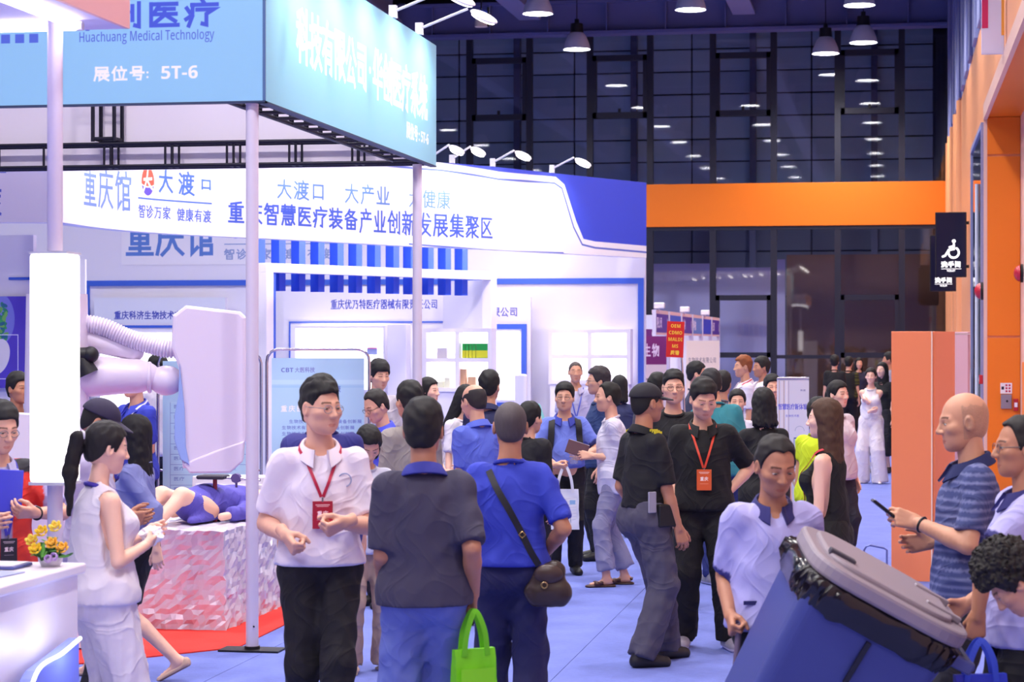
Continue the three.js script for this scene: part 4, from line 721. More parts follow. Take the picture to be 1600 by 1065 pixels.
// high-bay lamps in rows under the roof
function bayLamp(x, y, z, label, lit = 1) {
  const g = thing('high_bay_lamp', label ?? 'white bell-shaped high-bay lamp hanging from the dark roof', 'lamp', V(x, y, z), 0, label ? undefined : 'high-bay lamps hanging in rows under the roof');
  mesh('shade', cached('bayShade', () => new THREE.LatheGeometry([[0.3, 0], [0.292, 0.03], [0.265, 0.14], [0.2, 0.29], [0.14, 0.36], [0.13, 0.37], [0.19, 0.28], [0.255, 0.13], [0.29, 0]].map(([a, b]) => new THREE.Vector2(a, b)), 28)), M.dome, g);
  mesh('gear_box', cached('bayGear', () => merge([new THREE.CylinderGeometry(0.13, 0.14, 0.2, 16).translate(0, 0.46, 0), new THREE.CylinderGeometry(0.05, 0.05, 0.12, 10).translate(0, 0.6, 0)])), M.black, g);
  mesh('suspension', rod(V(0, 0.6, 0), V(0, TOP - y, 0), 0.012, 6), M.black, g);
  mesh('lamp_face', cached('bayFace', () => new THREE.CylinderGeometry(0.27, 0.27, 0.02, 24).translate(0, 0.035, 0)), M.lampGlow, g);
  const l = new THREE.SpotLight(LAMP_COLOR, BAY_INTENSITY * lit, 0, 72 * D2R, 0.5); l.position.set(0, -0.03, 0); l.target.position.set(0, -5, 0); l.castShadow = true; l.shadow.radius = 12; g.add(l, l.target);
  return g;
}
const BAY_Y = 8.3;
for (const x of [-0.68, -3.85, -6.8, -13.2]) for (let v = 46.6; v > -6; v -= 5.2) if (!(x === -3.85 && v > 46)) bayLamp(x, BAY_Y, -v);
{ const q = at(1290, 84, 47.6); bayLamp(q.x, q.y, q.z, 'white bell-shaped high-bay lamp hanging beside the glazed wall between two rows'); }
{ const p = at(752, 42, 40), g = thing('ceiling_speaker', 'white and blue cylindrical loudspeaker hanging under the roof beam', 'speaker', p);
  mesh('body', new THREE.CylinderGeometry(0.11, 0.12, 0.22, 20).translate(0, 0.11, 0), mat(0xd8c9b8, { roughness: 0.6 }), g); mesh('cap', new THREE.CylinderGeometry(0.122, 0.122, 0.07, 20).translate(0, 0.255, 0), M.blueLine, g);
  mesh('bracket', [rod(V(0, 0.28, 0), V(0, TOP - p.y, 0), 0.015, 6), bx(0.11, 0.15, 0.0, 0.36, -0.02, 0.02)], M.black, g); }

// wall-mounted signs and fittings on the right
function toiletSign(px, py0, d, label) {
  const p = at(px, py0, d), w = 0.5, h = 1.06, g = thing('toilet_sign', label, 'sign', V(WALL_X - w - 0.04, p.y, p.z), 0);
  mesh('case', bx(0, w, 0, h, -0.07, 0, 0.01), M.black, g);
  const t = canvas(300, 640, (c, W, Hh) => {
    c.fillStyle = '#0c0c1e'; c.fillRect(0, 0, W, Hh);
    c.strokeStyle = c.fillStyle = '#ffffff'; c.lineWidth = 20; c.lineCap = 'round';
    c.beginPath(); c.arc(180, 285, 19, 0, 7); c.fill(); c.beginPath(); c.arc(178, 400, 52, -1.0, 3.5); c.stroke();
    c.beginPath(); c.moveTo(180, 315); c.lineTo(180, 365); c.lineTo(128, 372); c.lineTo(92, 430); c.lineTo(66, 440); c.stroke(); c.beginPath(); c.moveTo(178, 335); c.lineTo(136, 345); c.stroke();
    write(c, '洗手间', 52, 488, 62, 62, '#ffffff', 0.15, 6); c.fillRect(50, 562, 206, 4); latin(c, 'TOILET', 108, 584, 26, '#ffffff');
  });
  mesh('face', new THREE.PlaneGeometry(w - 0.03, h - 0.03).translate(w / 2, h / 2, 0.002), mat(0xffffff, { map: t, roughness: 0.12, emissive: 0xffffff, emissiveMap: t, emissiveIntensity: 0.9 }), g);
  mesh('bracket', [bx(w, w + 0.05, 0.15, 0.2, -0.05, -0.02), bx(w, w + 0.05, h - 0.2, h - 0.15, -0.05, -0.02)], M.black, g);
}
toiletSign(1490, 433, 35.4, 'lit black toilet sign with its white wheelchair symbol in full view');
toiletSign(1478, 455, 41, 'lit black toilet sign half covered by the other toilet sign');
function bell(p, turn, label) { const g = thing('fire_alarm', label, 'alarm', p, turn); mesh('gong', new THREE.SphereGeometry(0.11, 20, 12, 0, 7, 0, 1.45).scale(1, 0.8, 1).rotateZ(Math.PI / 2).translate(-0.03, 0, 0), mat(0xc2253a, { roughness: 0.3 }), g); mesh('back_plate', new THREE.CylinderGeometry(0.12, 0.12, 0.03, 20).rotateZ(Math.PI / 2).translate(-0.015, 0, 0), M.black, g); }
bell(V(1.62, onX(1590, 430, 1.6).y, -28.9), 0, 'round red fire alarm bell on the pale pilaster beside the orange panel');
bell(V(WALL_X - 0.02, onX(1538, 455, WALL_X).y, -29.75), 0, 'round red fire alarm bell at the edge of the dark glass strip');
{ const z = -NICHE + 0.026, p = onZ(1572, 618, NICHE), g = thing('wall_switch', 'grey metal switch box under a pictogram notice on the orange panel', 'switch', V(p.x, p.y, z));
  mesh('box', bx(-0.07, 0.07, -0.17, 0.02, 0, 0.03, 0.006), mat(0x9c98a4, { roughness: 0.35, metalness: 0.6 }), g);
  const t = canvas(64, 64, (c) => { c.fillStyle = '#efe6ea'; c.fillRect(0, 0, 64, 64); c.fillStyle = '#241c30'; c.fillRect(6, 22, 14, 18); c.fillStyle = '#c0284e'; for (let k = 0; k < 2; k++) for (let j = 0; j < 3; j++) c.fillRect(28 + k * 17, 8 + j * 18, 11, 12); });
  mesh('notice', bx(-0.075, 0.075, 0.03, 0.17, 0, 0.008), mat(0xffffff, { map: t }), g); mesh('key_lock', new THREE.CylinderGeometry(0.015, 0.015, 0.02, 12).rotateX(Math.PI / 2).translate(0.01, -0.07, 0.035), M.black, g);
  const q = onZ(1587, 632, NICHE), g2 = thing('call_point', 'small red fire call point beside the metal switch box', 'alarm', V(q.x, q.y, z)); mesh('box', bx(-0.03, 0.03, -0.08, 0.08, 0, 0.04, 0.006), mat(0xb81c2c), g2); mesh('button', bx(-0.02, 0.02, -0.03, 0.03, 0.04, 0.046), M.white, g2);
  const r = onX(1538, 592, WALL_X), g3 = thing('call_point', 'small red fire call point at the corner of the orange recess', 'alarm', V(WALL_X - 0.03, r.y, -NICHE - 0.12)); mesh('box', bx(-0.05, 0, -0.06, 0.06, -0.05, 0.05, 0.006), mat(0xb81c2c), g3); mesh('button', bx(-0.056, -0.05, -0.025, 0.025, -0.02, 0.02), M.white, g3);
  const e = onX(1522, 625, WALL_X), g4 = thing('wall_cabinet', 'narrow white cabinet with folded top fixed to the wall by the glass strip', 'cabinet', V(WALL_X - 0.05, e.y - 0.3, e.z)); mesh('body', bx(-0.16, 0, 0, 0.78, -0.2, 0.2, 0.01), M.whiteGloss, g4); mesh('flap', bx(-0.19, -0.02, 0.74, 0.8, -0.22, 0.22, 0.01), M.dome, g4);
  const b = at(1560, 84, 23.5), g5 = thing('hanging_banner', 'pink and white hanging notice board high on the orange wall', 'sign', V(WALL_X - 0.02, b.y, b.z)); mesh('board', bx(-0.24, 0, 0, 1.1, -0.06, 0, 0.004), mat(0xd9d2ea), g5); mesh('print', bx(-0.235, -0.17, 0.28, 1.1, 0.0, 0.006), mat(0xc81d5c), g5); mesh('edge_strip', bx(-0.03, 0.0, 0.2, 1.1, 0.0, 0.01), mat(0xf2a23c), g5);
}
// ---------------------------------------------------------------- booths
function truss(name, label, a, b, w, parent, n) { // square lattice girder from a to b
  const g = parent ?? thing(name, label, 'truss', V(0, 0, 0));
  const d = b.clone().sub(a), L = d.length(), u = d.clone().normalize(), up = Math.abs(u.y) > 0.9 ? V(0, 0, 1) : V(0, 1, 0), s = u.clone().cross(up).normalize(), r = w / 2;
  const c = [[-1, -1], [1, -1], [1, 1], [-1, 1]].map(([p, q]) => s.clone().multiplyScalar(p * r).addScaledVector(up, q * r));
  for (const o of c) mesh('chord', rod(a.clone().add(o), b.clone().add(o), 0.018, 6), M.blackMetal, g);
  for (let k = 0; k <= n; k++) for (const off of [-0.03, 0.03]) {
    const p = a.clone().addScaledVector(u, Math.max(0.02, Math.min(L - 0.02, L * k / n + off)));
    mesh('brace', [0, 1, 2, 3].map((i) => rod(p.clone().add(c[i]), p.clone().add(c[(i + 1) % 4]), 0.011, 6)), M.blackMetal, g);
  }
  return g;
}
// a lamp on an arm: pos is where the arm is fixed, out the direction it reaches
function armLamp(pos, out, reach, label, group, power, aim) {
  const g = thing('arm_flood_lamp', label, 'lamp', pos, 0, group), e = out.clone().multiplyScalar(reach).add(V(0, reach * 0.38, 0)), h = e.clone().add(out.clone().multiplyScalar(0.14)).add(V(0, -0.07, 0));
  mesh('arm', [rod(V(0, 0, 0), e, 0.012, 8), bx(-0.03, 0.03, -0.05, 0.05, -0.03, 0.03)], M.dome, g);
  const q = new THREE.Quaternion().setFromUnitVectors(V(0, 0, 1), h.clone().sub(e).normalize());
  const head = mesh('head', new THREE.SphereGeometry(1, 18, 12).scale(0.07, 0.028, 0.13).applyQuaternion(q).translate(...h.toArray()), M.whiteGloss, g);
  mesh('lamp_face', new THREE.SphereGeometry(1, 16, 10).scale(0.056, 0.01, 0.11).translate(0, -0.024, 0).applyQuaternion(q).translate(...h.toArray()), mat(0xffffff, { emissive: 0xfff6ea, emissiveIntensity: 5 }), head);
  const l = new THREE.SpotLight(new THREE.Color().setRGB(1, 0.97, 0.93), power, 0, 62 * D2R, 0.7); l.position.copy(h).add(V(0, -0.06, 0)); l.target.position.copy(aim.clone().sub(pos)); l.castShadow = true; l.shadow.radius = 3; g.add(l, l.target);
  return g;
}
// --- blue sign box of the medical booth, on round posts
const TX = -4.0, TZ0 = -13.5, TZ1 = -18.8, TX0 = -9.2, TY0 = 3.545, TY1 = 4.606;
const teal = mat(0x86bde2, { roughness: 0.5 });
{
  const fw = TX - TX0, g = thing('booth_sign', 'sky-blue boxed overhead booth sign with booth number on four sides', 'sign', V(0, 0, 0));
  const ppm = 250, W = Math.round(fw * ppm), Hh = Math.round((TY1 - TY0) * ppm);
  const X = (px) => (onZ(px, 0, -TZ0).x - TX0) * ppm, Yc = (py) => (TY1 - onZ(200, py, -TZ0).y) * ppm;
  const front = canvas(W, Hh, (c) => {
    c.fillStyle = '#8fc4e6'; c.fillRect(0, 0, W, Hh);
    write(c, '华创医疗', X(112), Yc(3), X(162) - X(112), Yc(45) - Yc(3), '#3f55cc', 0.15, X(171) - X(162));
    for (let k = 0; k < 9; k++) { c.fillStyle = '#4f67cf'; c.fillRect(X(46 - k * 22), Yc(49), X(60) - X(46), Yc(63) - Yc(49)); }
    latin(c, 'Huachuang Medical Technology', X(123), Yc(56), Math.round(Yc(65) - Yc(45)), '#4a5ccc', { bold: false, width: X(335) - X(123) });
    write(c, '展位号', X(147), Yc(103), X(171) - X(147), Yc(126) - Yc(103), '#f6f2ff', 0.15, 4); latin(c, ':', X(228), Yc(115), 20, '#f6f2ff'); latin(c, '5T-6', X(251), Yc(115), Math.round(Yc(129) - Yc(101)), '#f6f2ff', { width: X(310) - X(251) });
  });
  const Ws = Math.round((TZ0 - TZ1) * ppm), sideT = canvas(Ws, Hh, (c) => {
    c.fillStyle = '#86c0d8'; c.fillRect(0, 0, Ws, Hh);
    const put = (t, x, y, w, h) => { for (const dx of [0, 1]) write(c, t, x + dx, y + dx, w, h, '#fbf6fa', 0.13, w * 0.04); };
    put('科技有限公司', 190, 82, 80, 96); latin(c, '·', 700, 130, 80, '#fbf6fa'); put('华创医疗系统', 735, 82, 80, 96);
    write(c, '展位号', 1030, 196, 34, 34, '#f6f2ff', 0.14, 3); latin(c, ': 5T-6', 1146, 214, 32, '#f6f2ff', { width: 100 });
  });
  const inner = mat(0xe3dae8, { roughness: 0.7 });
  const board = (name, geo, m) => mesh(name, geo, m, g);
  board('panel', bx(TX0, TX, TY0, TY1, TZ0 - 0.05, TZ0), inner); board('panel', bx(TX0, TX, TY0, TY1, TZ1, TZ1 + 0.05), inner); board('panel', bx(TX - 0.05, TX, TY0, TY1, TZ1 + 0.05, TZ0 - 0.05), inner);
  board('print', new THREE.PlaneGeometry(fw, TY1 - TY0).translate((TX0 + TX) / 2, (TY0 + TY1) / 2, TZ0 + 0.003), mat(0xffffff, { map: front, roughness: 0.55 }));
  board('print', new THREE.PlaneGeometry(TZ0 - TZ1, TY1 - TY0).rotateY(Math.PI / 2).translate(TX + 0.003, (TY0 + TY1) / 2, (TZ0 + TZ1) / 2), mat(0xffffff, { map: sideT, roughness: 0.5 }));
  board('edge_strip', [bx(TX0, TX + 0.006, TY0 - 0.012, TY0, TZ0 - 0.05, TZ0 + 0.006), bx(TX - 0.05, TX + 0.006, TY0 - 0.012, TY0, TZ1, TZ0)], mat(0x2b3a5c));
  board('corner_strip', bx(TX - 0.008, TX + 0.008, TY0, TY1, TZ0 - 0.01, TZ0 + 0.008), mat(0x4a6a9a));
  const t = truss('booth_truss', 'black lattice girder running under the back of the blue sign', V(TX0, TY0 + 0.11, TZ1 + 0.22), V(TX - 0.08, TY0 + 0.11, TZ1 + 0.22), 0.2, null, 9);
  truss('booth_truss', 'black lattice girder lying inside the aisle side of the blue sign', V(TX - 0.2, TY0 + 0.12, TZ1 + 0.4), V(TX - 0.2, TY0 + 0.12, TZ0 - 0.1), 0.2, null, 12);
  const v = onZ(168, 200, -TZ1 - 0.22); truss('booth_truss', 'short upright black lattice girder standing on the back girder', V(v.x, TY0 + 0.235, TZ1 + 0.22), V(v.x, TY1 + 0.3, TZ1 + 0.22), 0.2, null, 2);
  const post = (x, z, label) => { const p = thing('round_post', label, 'post', V(x, 0, z)); mesh('pole', new THREE.CylinderGeometry(0.041, 0.041, TY0 - 0.012, 24).translate(0, (TY0 - 0.012) / 2, 0), M.post, p); mesh('foot_plate', [bx(-0.2, 0.2, 0, 0.012, -0.1, 0.1), new THREE.CylinderGeometry(0.05, 0.05, 0.02, 20).translate(0, 0.02, 0)], M.black, p); mesh('bolt', rod(V(0.02, 0.16, 0.035), V(0.025, 0.16, 0.045), 0.006, 8), M.black, p); };
  const c0 = floorAt(392, 14.04), c1 = floorAt(652, 18.9); post(c0.x, c0.z - 0.03, 'pale lilac round post standing on the red carpet edge under the blue sign corner'); post(c1.x, c1.z, 'slim pale round post under the far corner of the blue sign');
  post(TX0 + 0.1, TZ0 - 0.1, 'pale round post under the hidden corner of the blue sign');
  for (let k = 0; k < 5; k++) armLamp(V(TX, TY1 + 0.052, TZ0 - 0.7 - k * 0.98), V(1, 0, 0), 0.42, k === 0 ? 'white arm flood lamp over the blue sign at the corner above the lilac post' : 'white arm flood lamp reaching out over the side of the blue sign', 'arm lamps over the blue sign', FLOOD_INTENSITY * 0.18, V(TX, TY0 + 0.35, TZ0 - 0.7 - k * 0.98));
}

// --- curved white pavilion fascia
const FB = 3.124, FT = 4.14;
const fasciaPts = [[98, 19.3], [158, 20.2], [236, 21.06], [352, 21.9], [401, 22.2], [548, 23.3], [643, 24.1], [748, 24.8], [880, 26.1], [1010, 27.5]].map(([p, d]) => floorAt(p, d * 1.07));
const fCurve = new THREE.CatmullRomCurve3(fasciaPts, false, 'centripetal');
const fLen = fCurve.getLength();
const fU = (px) => { let best = 0, bd = 1e9; for (let i = 0; i <= 800; i++) { const q = fCurve.getPointAt(i / 800), r = q.x * Math.cos(YAW) - q.z * Math.sin(YAW) * 1, dd = -(q.x * Math.sin(YAW) + q.z * Math.cos(YAW)), pp = 800 + FOCAL * (q.x * Math.cos(YAW) - q.z * Math.sin(YAW)) / dd; if (Math.abs(pp - px) < bd) { bd = Math.abs(pp - px); best = i / 800; } } return best; };
const depthOf = (q) => -(q.x * Math.sin(YAW) + q.z * Math.cos(YAW));
{
  const g = thing('pavilion_fascia', 'curved white overhead fascia with blue lettering and blue end panel', 'sign', V(0, 0, 0));
  const W = 2048, Hh = 224, n = 120;
  const fy = (px, py) => { const q = fCurve.getPointAt(fU(px)), yy = EYE - (py - 532.5) / FOCAL * depthOf(q); return (FT - yy) / (FT - FB) * Hh; }, fx = (px) => fU(px) * W;
  const t = canvas(W, Hh, (c) => {
    c.fillStyle = '#f4f1f6'; c.fillRect(0, 0, W, Hh);
    const ink = '#4468bc', ink2 = '#3852bc';
    const word = (s, p0, p1, top, bottom, col, wt) => { const n2 = [...s].length, x0 = fx(p0), x1 = fx(p1), cw = (x1 - x0) / n2; const t0 = fy((p0 + p1) / 2, top), b0 = fy((p0 + p1) / 2, bottom); let x = x0; for (const ch of s) { write(c, ch, x, t0, cw * 0.88, b0 - t0, col, wt); x += cw; } };
    word('重庆馆', 131, 208, 263, 328, '#6a84c4', 0.12);
    // round emblem: red above, blue below, white figure between
    const ex = fx(231), ey = fy(231, 283), er = (fy(231, 305) - fy(231, 260)) / 2; c.save(); c.translate(ex, ey); c.scale(0.62, 1);
    c.fillStyle = '#e0503f'; c.beginPath(); c.arc(0, 0, er, Math.PI, 0); c.lineTo(er, er * 0.2); c.quadraticCurveTo(0, er * 0.5, -er, er * 0.2); c.fill(); c.fillStyle = '#5a49c8'; c.beginPath(); c.arc(0, 0, er, 0.3, Math.PI - 0.3); c.quadraticCurveTo(0, er * 0.6, er * 0.95, er * 0.3); c.fill();
    c.strokeStyle = '#fff'; c.lineWidth = er * 0.2; c.beginPath(); c.moveTo(0, -er * 0.7); c.quadraticCurveTo(-er * 0.1, 0, -er * 0.7, er * 0.7); c.moveTo(0, 0); c.quadraticCurveTo(er * 0.4, er * 0.4, er * 0.7, er * 0.5); c.moveTo(-er * 0.6, -er * 0.1); c.lineTo(er * 0.6, -er * 0.2); c.stroke(); c.restore();
    word('大', 247, 274, 264, 302, ink, 0.14); word('渡', 280, 306, 268, 306, ink, 0.13); word('口', 312, 334, 278, 298, ink, 0.16);
    c.strokeStyle = ink; c.lineWidth = 4; c.beginPath(); c.moveTo(fx(217), fy(217, 309)); c.lineTo(fx(330), fy(330, 318)); c.stroke();
    word('智诊万家', 217, 268, 321, 342, ink2, 0.12); word('健康有渡', 276, 331, 326, 347, ink2, 0.12);
    word('大渡口', 433, 511, 281, 313, '#5276bc', 0.11); word('大产业', 538, 612, 288, 320, '#5276bc', 0.11); word('大健康', 638, 706, 296, 326, '#5276bc', 0.11);
    word('重庆智慧医疗装备', 356, 562, 320, 354, ink2, 0.13); word('产业创新发展集聚区', 562, 772, 332, 370, ink2, 0.13);
    c.fillStyle = '#3f52d6'; c.beginPath(); const P = (px, py, f) => c[f](fx(px), fy(px, py));
    P(640, 240, 'moveTo'); P(690, 254, 'lineTo'); P(780, 268, 'lineTo'); P(868, 276, 'lineTo'); P(882, 288, 'lineTo'); P(900, 345, 'lineTo'); P(912, 373, 'lineTo'); P(930, 377, 'lineTo'); P(1010, 384, 'lineTo'); c.lineTo(W, 0); c.lineTo(fx(640), 0); c.fill();
    c.strokeStyle = '#5468c4'; c.lineWidth = 5; c.beginPath(); P(600, 258, 'moveTo'); P(690, 266, 'lineTo'); P(780, 280, 'lineTo'); P(866, 286, 'lineTo'); P(878, 294, 'lineTo'); P(896, 355, 'lineTo'); P(910, 382, 'lineTo'); P(930, 387, 'lineTo'); P(1010, 394, 'lineTo'); c.stroke();
    c.lineWidth = 4; c.beginPath(); P(640, 381, 'moveTo'); P(780, 392, 'lineTo'); P(880, 395, 'lineTo'); c.stroke();
  });
  const pos = [], uv = [], idx = [], back = [], bi = [];
  for (let i = 0; i <= n; i++) {
    const q = fCurve.getPointAt(i / n), tg = fCurve.getTangentAt(i / n), o = V(-tg.z, 0, tg.x).normalize(); if (o.x * q.x + o.z * q.z > 0) o.negate();
    for (const y of [FB, FT]) { pos.push(q.x, y, q.z); uv.push(i / n, y === FB ? 0 : 1); }
    const r = q.clone().addScaledVector(o, -0.18); back.push(q.x, FB, q.z, r.x, FB, r.z, r.x, FT, r.z, q.x, FT, q.z);
    if (i < n) { const a = i * 2; idx.push(a, a + 2, a + 3, a, a + 3, a + 1); const b = i * 4; for (const [k, l] of [[0, 1], [1, 2], [2, 3]]) bi.push(b + k, b + l, b + l + 4, b + k, b + l + 4, b + k + 4); }
  }
  const e = n * 4; bi.push(0, 1, 2, 0, 2, 3, e, e + 2, e + 1, e, e + 3, e + 2);
  const fg = new THREE.BufferGeometry(); fg.setAttribute('position', new THREE.Float32BufferAttribute(pos, 3)); fg.setAttribute('uv', new THREE.Float32BufferAttribute(uv, 2)); fg.setIndex(idx); fg.computeVertexNormals();
  mesh('printed_face', fg, mat(0xffffff, { map: t, roughness: 0.5, side: THREE.DoubleSide }), g);
  let bg = new THREE.BufferGeometry(); bg.setAttribute('position', new THREE.Float32BufferAttribute(back, 3)); bg.setIndex(bi); bg = bg.toNonIndexed(); bg.computeVertexNormals(); mesh('shell', bg, M.white, g);
  // straight wing on the left
  const w0 = fasciaPts[0], w1 = floorAt(-140, 20.55), len = w0.distanceTo(w1), ang = Math.atan2(-(w0.z - w1.z), w0.x - w1.x);
  const wt = canvas(700, 300, (c) => { c.fillStyle = '#ecebf4'; c.fillRect(0, 0, 700, 300); write(c, '健康有度', 130, 196, 66, 86, '#5568c8', 0.12, 8); c.fillStyle = '#5568c8'; c.fillRect(120, 152, 320, 10); });
  const wing = thing('pavilion_fascia_wing', 'flat white fascia wing with part of a slogan at the pavilion corner', 'sign', w1.clone().setY(0), ang);
  mesh('shell', bx(0, len - 0.02, FB, FT, -0.18, -0.004), M.white, wing); mesh('printed_face', new THREE.PlaneGeometry(len - 0.02, FT - FB).translate(len / 2, (FT + FB) / 2, 0), mat(0xffffff, { map: wt, roughness: 0.5 }), wing);
  for (const [px, k] of [[672, 0], [706, 1], [770, 2], [862, 3], [560, 4], [460, 5], [340, 6], [220, 7], [130, 8]]) {
    const s = fU(px), q = fCurve.getPointAt(s), tg = fCurve.getTangentAt(s), o = V(-tg.z, 0, tg.x).normalize(); if (o.x * q.x + o.z * q.z > 0) o.negate();
    armLamp(q.clone().setY(FT + 0.052), o, 0.34, 'small white arm flood lamp on top of the curved white fascia', 'flood lamps along the curved fascia', FLOOD_INTENSITY * 0.095, q.clone().setY(FB + 0.3));
  }
}
// unseen linear lamps added behind the fascia to brighten the pavilion inside
for (const [p0, p1] of [[130, 330], [360, 560], [590, 760], [790, 960]]) {
  const back = (px) => { const s = fU(px), q = fCurve.getPointAt(s), tg = fCurve.getTangentAt(s), o = V(-tg.z, 0, tg.x).normalize(); if (o.x * q.x + o.z * q.z > 0) o.negate(); return q.clone().addScaledVector(o, -0.8).setY(3.42); };
  const a = back(p0), b = back(p1), len = a.distanceTo(b), ang = Math.atan2(-(b.z - a.z), b.x - a.x), g = thing('added_linear_lamp', 'slim white linear lamp added unseen behind the curved fascia to brighten the pavilion', 'lamp', a.clone().add(b).multiplyScalar(0.5), ang, 'added unseen linear lamps behind the fascia');
  mesh('housing', bx(-len / 2, len / 2, 0, 0.06, -0.03, 0.03, 0.006), M.dome, g); mesh('diffuser', bx(-len / 2, len / 2, -0.012, 0, -0.025, 0.025), mat(0xffffff, { emissive: 0xfff6f0, emissiveIntensity: 4 }), g); mesh('bracket', bx(-0.03, 0.03, 0.01, 0.05, 0.03, 0.3), M.dome, g);
  const l = new THREE.RectAreaLight(0xfff2ea, 23, len * 0.95, 0.08); l.position.set(0, -0.03, -0.02); l.rotation.set(-Math.PI / 2 + 0.7, 0, 0); l.castShadow = true; g.add(l);
}
// --- back wall of the pavilion with blue frame and cabinets
const WV = 29.9;
{
  const x0 = onZ(-60, 0, WV).x, x1 = onZ(1008, 0, WV).x, g = thing('pavilion_back_wall', 'white pavilion back wall with raised blue border and pavilion lettering', 'partition', V(0, 0, 0)), z = -WV;
  mesh('board', bx(x0, x1, 0, 3.75, z - 0.12, z), M.board, g);
  const b0 = onZ(134, 0, WV).x, b1 = onZ(1006, 0, WV).x, bt = onZ(1000, 434, WV).y, bw = 0.078;
  mesh('border', [bx(b0, b1, bt - bw, bt, z, z + 0.03), bx(b0, b0 + bw * 0.8, 0, bt - bw, z, z + 0.03), bx(b1 - bw, b1, 0, bt - bw, z, z + 0.03)], M.blueLine, g);
  const A = onZ(190, 352, WV), B = onZ(520, 412, WV), w = B.x - A.x, h = A.y - B.y;
  const t = canvas(1320, Math.round(1320 * h / w), (c, W, Hh) => { c.fillStyle = '#e9e6f1'; c.fillRect(0, 0, W, Hh); const k = W / 330; write(c, '重庆馆', 7 * k, -8 * k, 44 * k, 56 * k, '#5a80cc', 0.13, 4 * k); c.fillStyle = '#4a4ac4'; c.beginPath(); c.arc(180 * k, 8 * k, 13 * k, 0, 3.2); c.fill(); c.fillStyle = '#8a9fd0'; c.fillRect(162 * k, 29 * k, 164 * k, 1.6 * k); write(c, '智诊万家 健康有渡', 162 * k, 37 * k, 16 * k, 16 * k, '#8a9ccc', 0.12, 3 * k); });
  mesh('lettering', new THREE.PlaneGeometry(w, h).translate((A.x + B.x) / 2, (A.y + B.y) / 2, z + 0.004), mat(0xffffff, { map: t, roughness: 0.6 }), g);
}
function panelText(w, h, text, o = {}) { return canvas(o.px ?? 768, Math.round((o.px ?? 768) * h / w), (c, W, Hh) => { c.fillStyle = o.bg ?? '#dfdced'; c.fillRect(0, 0, W, Hh); write(c, text, o.x * W, o.y * Hh, o.s * W, o.s * W * (o.tall ?? 1.2), o.color ?? '#3c48b0', 0.13, o.s * W * 0.08); }); }
// lit display cabinet: case with a glowing back and shelves, set against the wall at depth v
function cabinet(name, label, p0, p1, y0, y1, v, cols, rows, o = {}) {
  const a = onZ(p0, y0, v), b = onZ(p1, y1, v), w = b.x - a.x, h = a.y - b.y, dp = o.depth ?? 0.3, g = thing(name, label, 'cabinet', V(a.x, b.y, -v)), fr = o.frame ?? 0.05;
  mesh('case', [bx(0, w, h - fr, h, -dp, 0), bx(0, w, 0, fr, -dp, 0), bx(0, fr, fr, h - fr, -dp, 0), bx(w - fr, w, fr, h - fr, -dp, 0)], o.mat ?? M.white, g);
  mesh('light_back', bx(fr, w - fr, fr, h - fr, -dp, -dp + 0.02), M.glowSoft, g);
  for (let k = 1; k < rows; k++) mesh('shelf', bx(fr, w - fr, h * k / rows - fr / 2, h * k / rows + fr / 2, -dp + 0.02, -0.005), o.mat ?? M.white, g);
  for (let k = 1; k < cols; k++) mesh('divider', bx(w * k / cols - fr / 2, w * k / cols + fr / 2, fr, h - fr, -dp + 0.021, -0.006), o.mat ?? M.white, g);
  if (o.foot !== false) mesh('plinth', bx(0.02, w - 0.02, -b.y, 0, -dp, -0.02), M.board, g);
  const l = new THREE.RectAreaLight(0xfff6f0, 0.5, w * 0.9, h * 0.9); l.position.set(w / 2, h / 2, -dp + 0.05); l.lookAt(a.x + w / 2, b.y + h / 2, -v + 10); l.castShadow = true; g.add(l); l.rotation.set(0, Math.PI, 0);
  return { g, w, h, dp, a, b, fr };
}
// portal with louvres
{
  const L = floorAt(422, 25.7), R = floorAt(772, 28.9), dx = R.x - L.x, dz = R.z - L.z, len = Math.hypot(dx, dz), ang = Math.atan2(-dz, dx), topY = 2.92;
  const g = thing('booth_portal', 'white booth portal frame with blue inner edge under the louvres', 'frame', L.clone(), ang);
  mesh('lintel', bx(-0.06, len + 0.06, topY - 0.11, topY, -0.16, 0.0, 0.006), M.white, g);
  mesh('post', bx(-0.06, 0.06, 0, topY - 0.11, -0.16, 0, 0.006), M.white, g); mesh('post', bx(len - 0.06, len + 0.06, 0, topY - 0.11, -0.16, 0, 0.006), M.white, g);
  mesh('blue_edge', bx(0.06, 0.115, 0, topY - 0.11, -0.22, -0.02), M.blueLine, g);
  mesh('side_wall', bx(len + 0.0, len + 0.05, 0, topY - 0.11, -0.9, -0.16), M.board, g);
  const q = thing('louvre_row', 'row of upright blue louvre blades hanging between fascia and portal', 'louvre', L.clone(), ang);
  const px = [418, 450, 481, 511, 541, 570, 599, 628, 655, 682, 709, 735];
  px.forEach((p, i) => { const t = (p + 8 - 422) / 350, lx = len * (t * 25.7) / (28.9 + (25.7 - 28.9) * t) ; mesh('blade', bx(lx - 0.055, lx + 0.055, i === 0 ? 2.93 : 2.6, 3.4, -0.32, -0.18, 0.004), M.blue, q); });
}
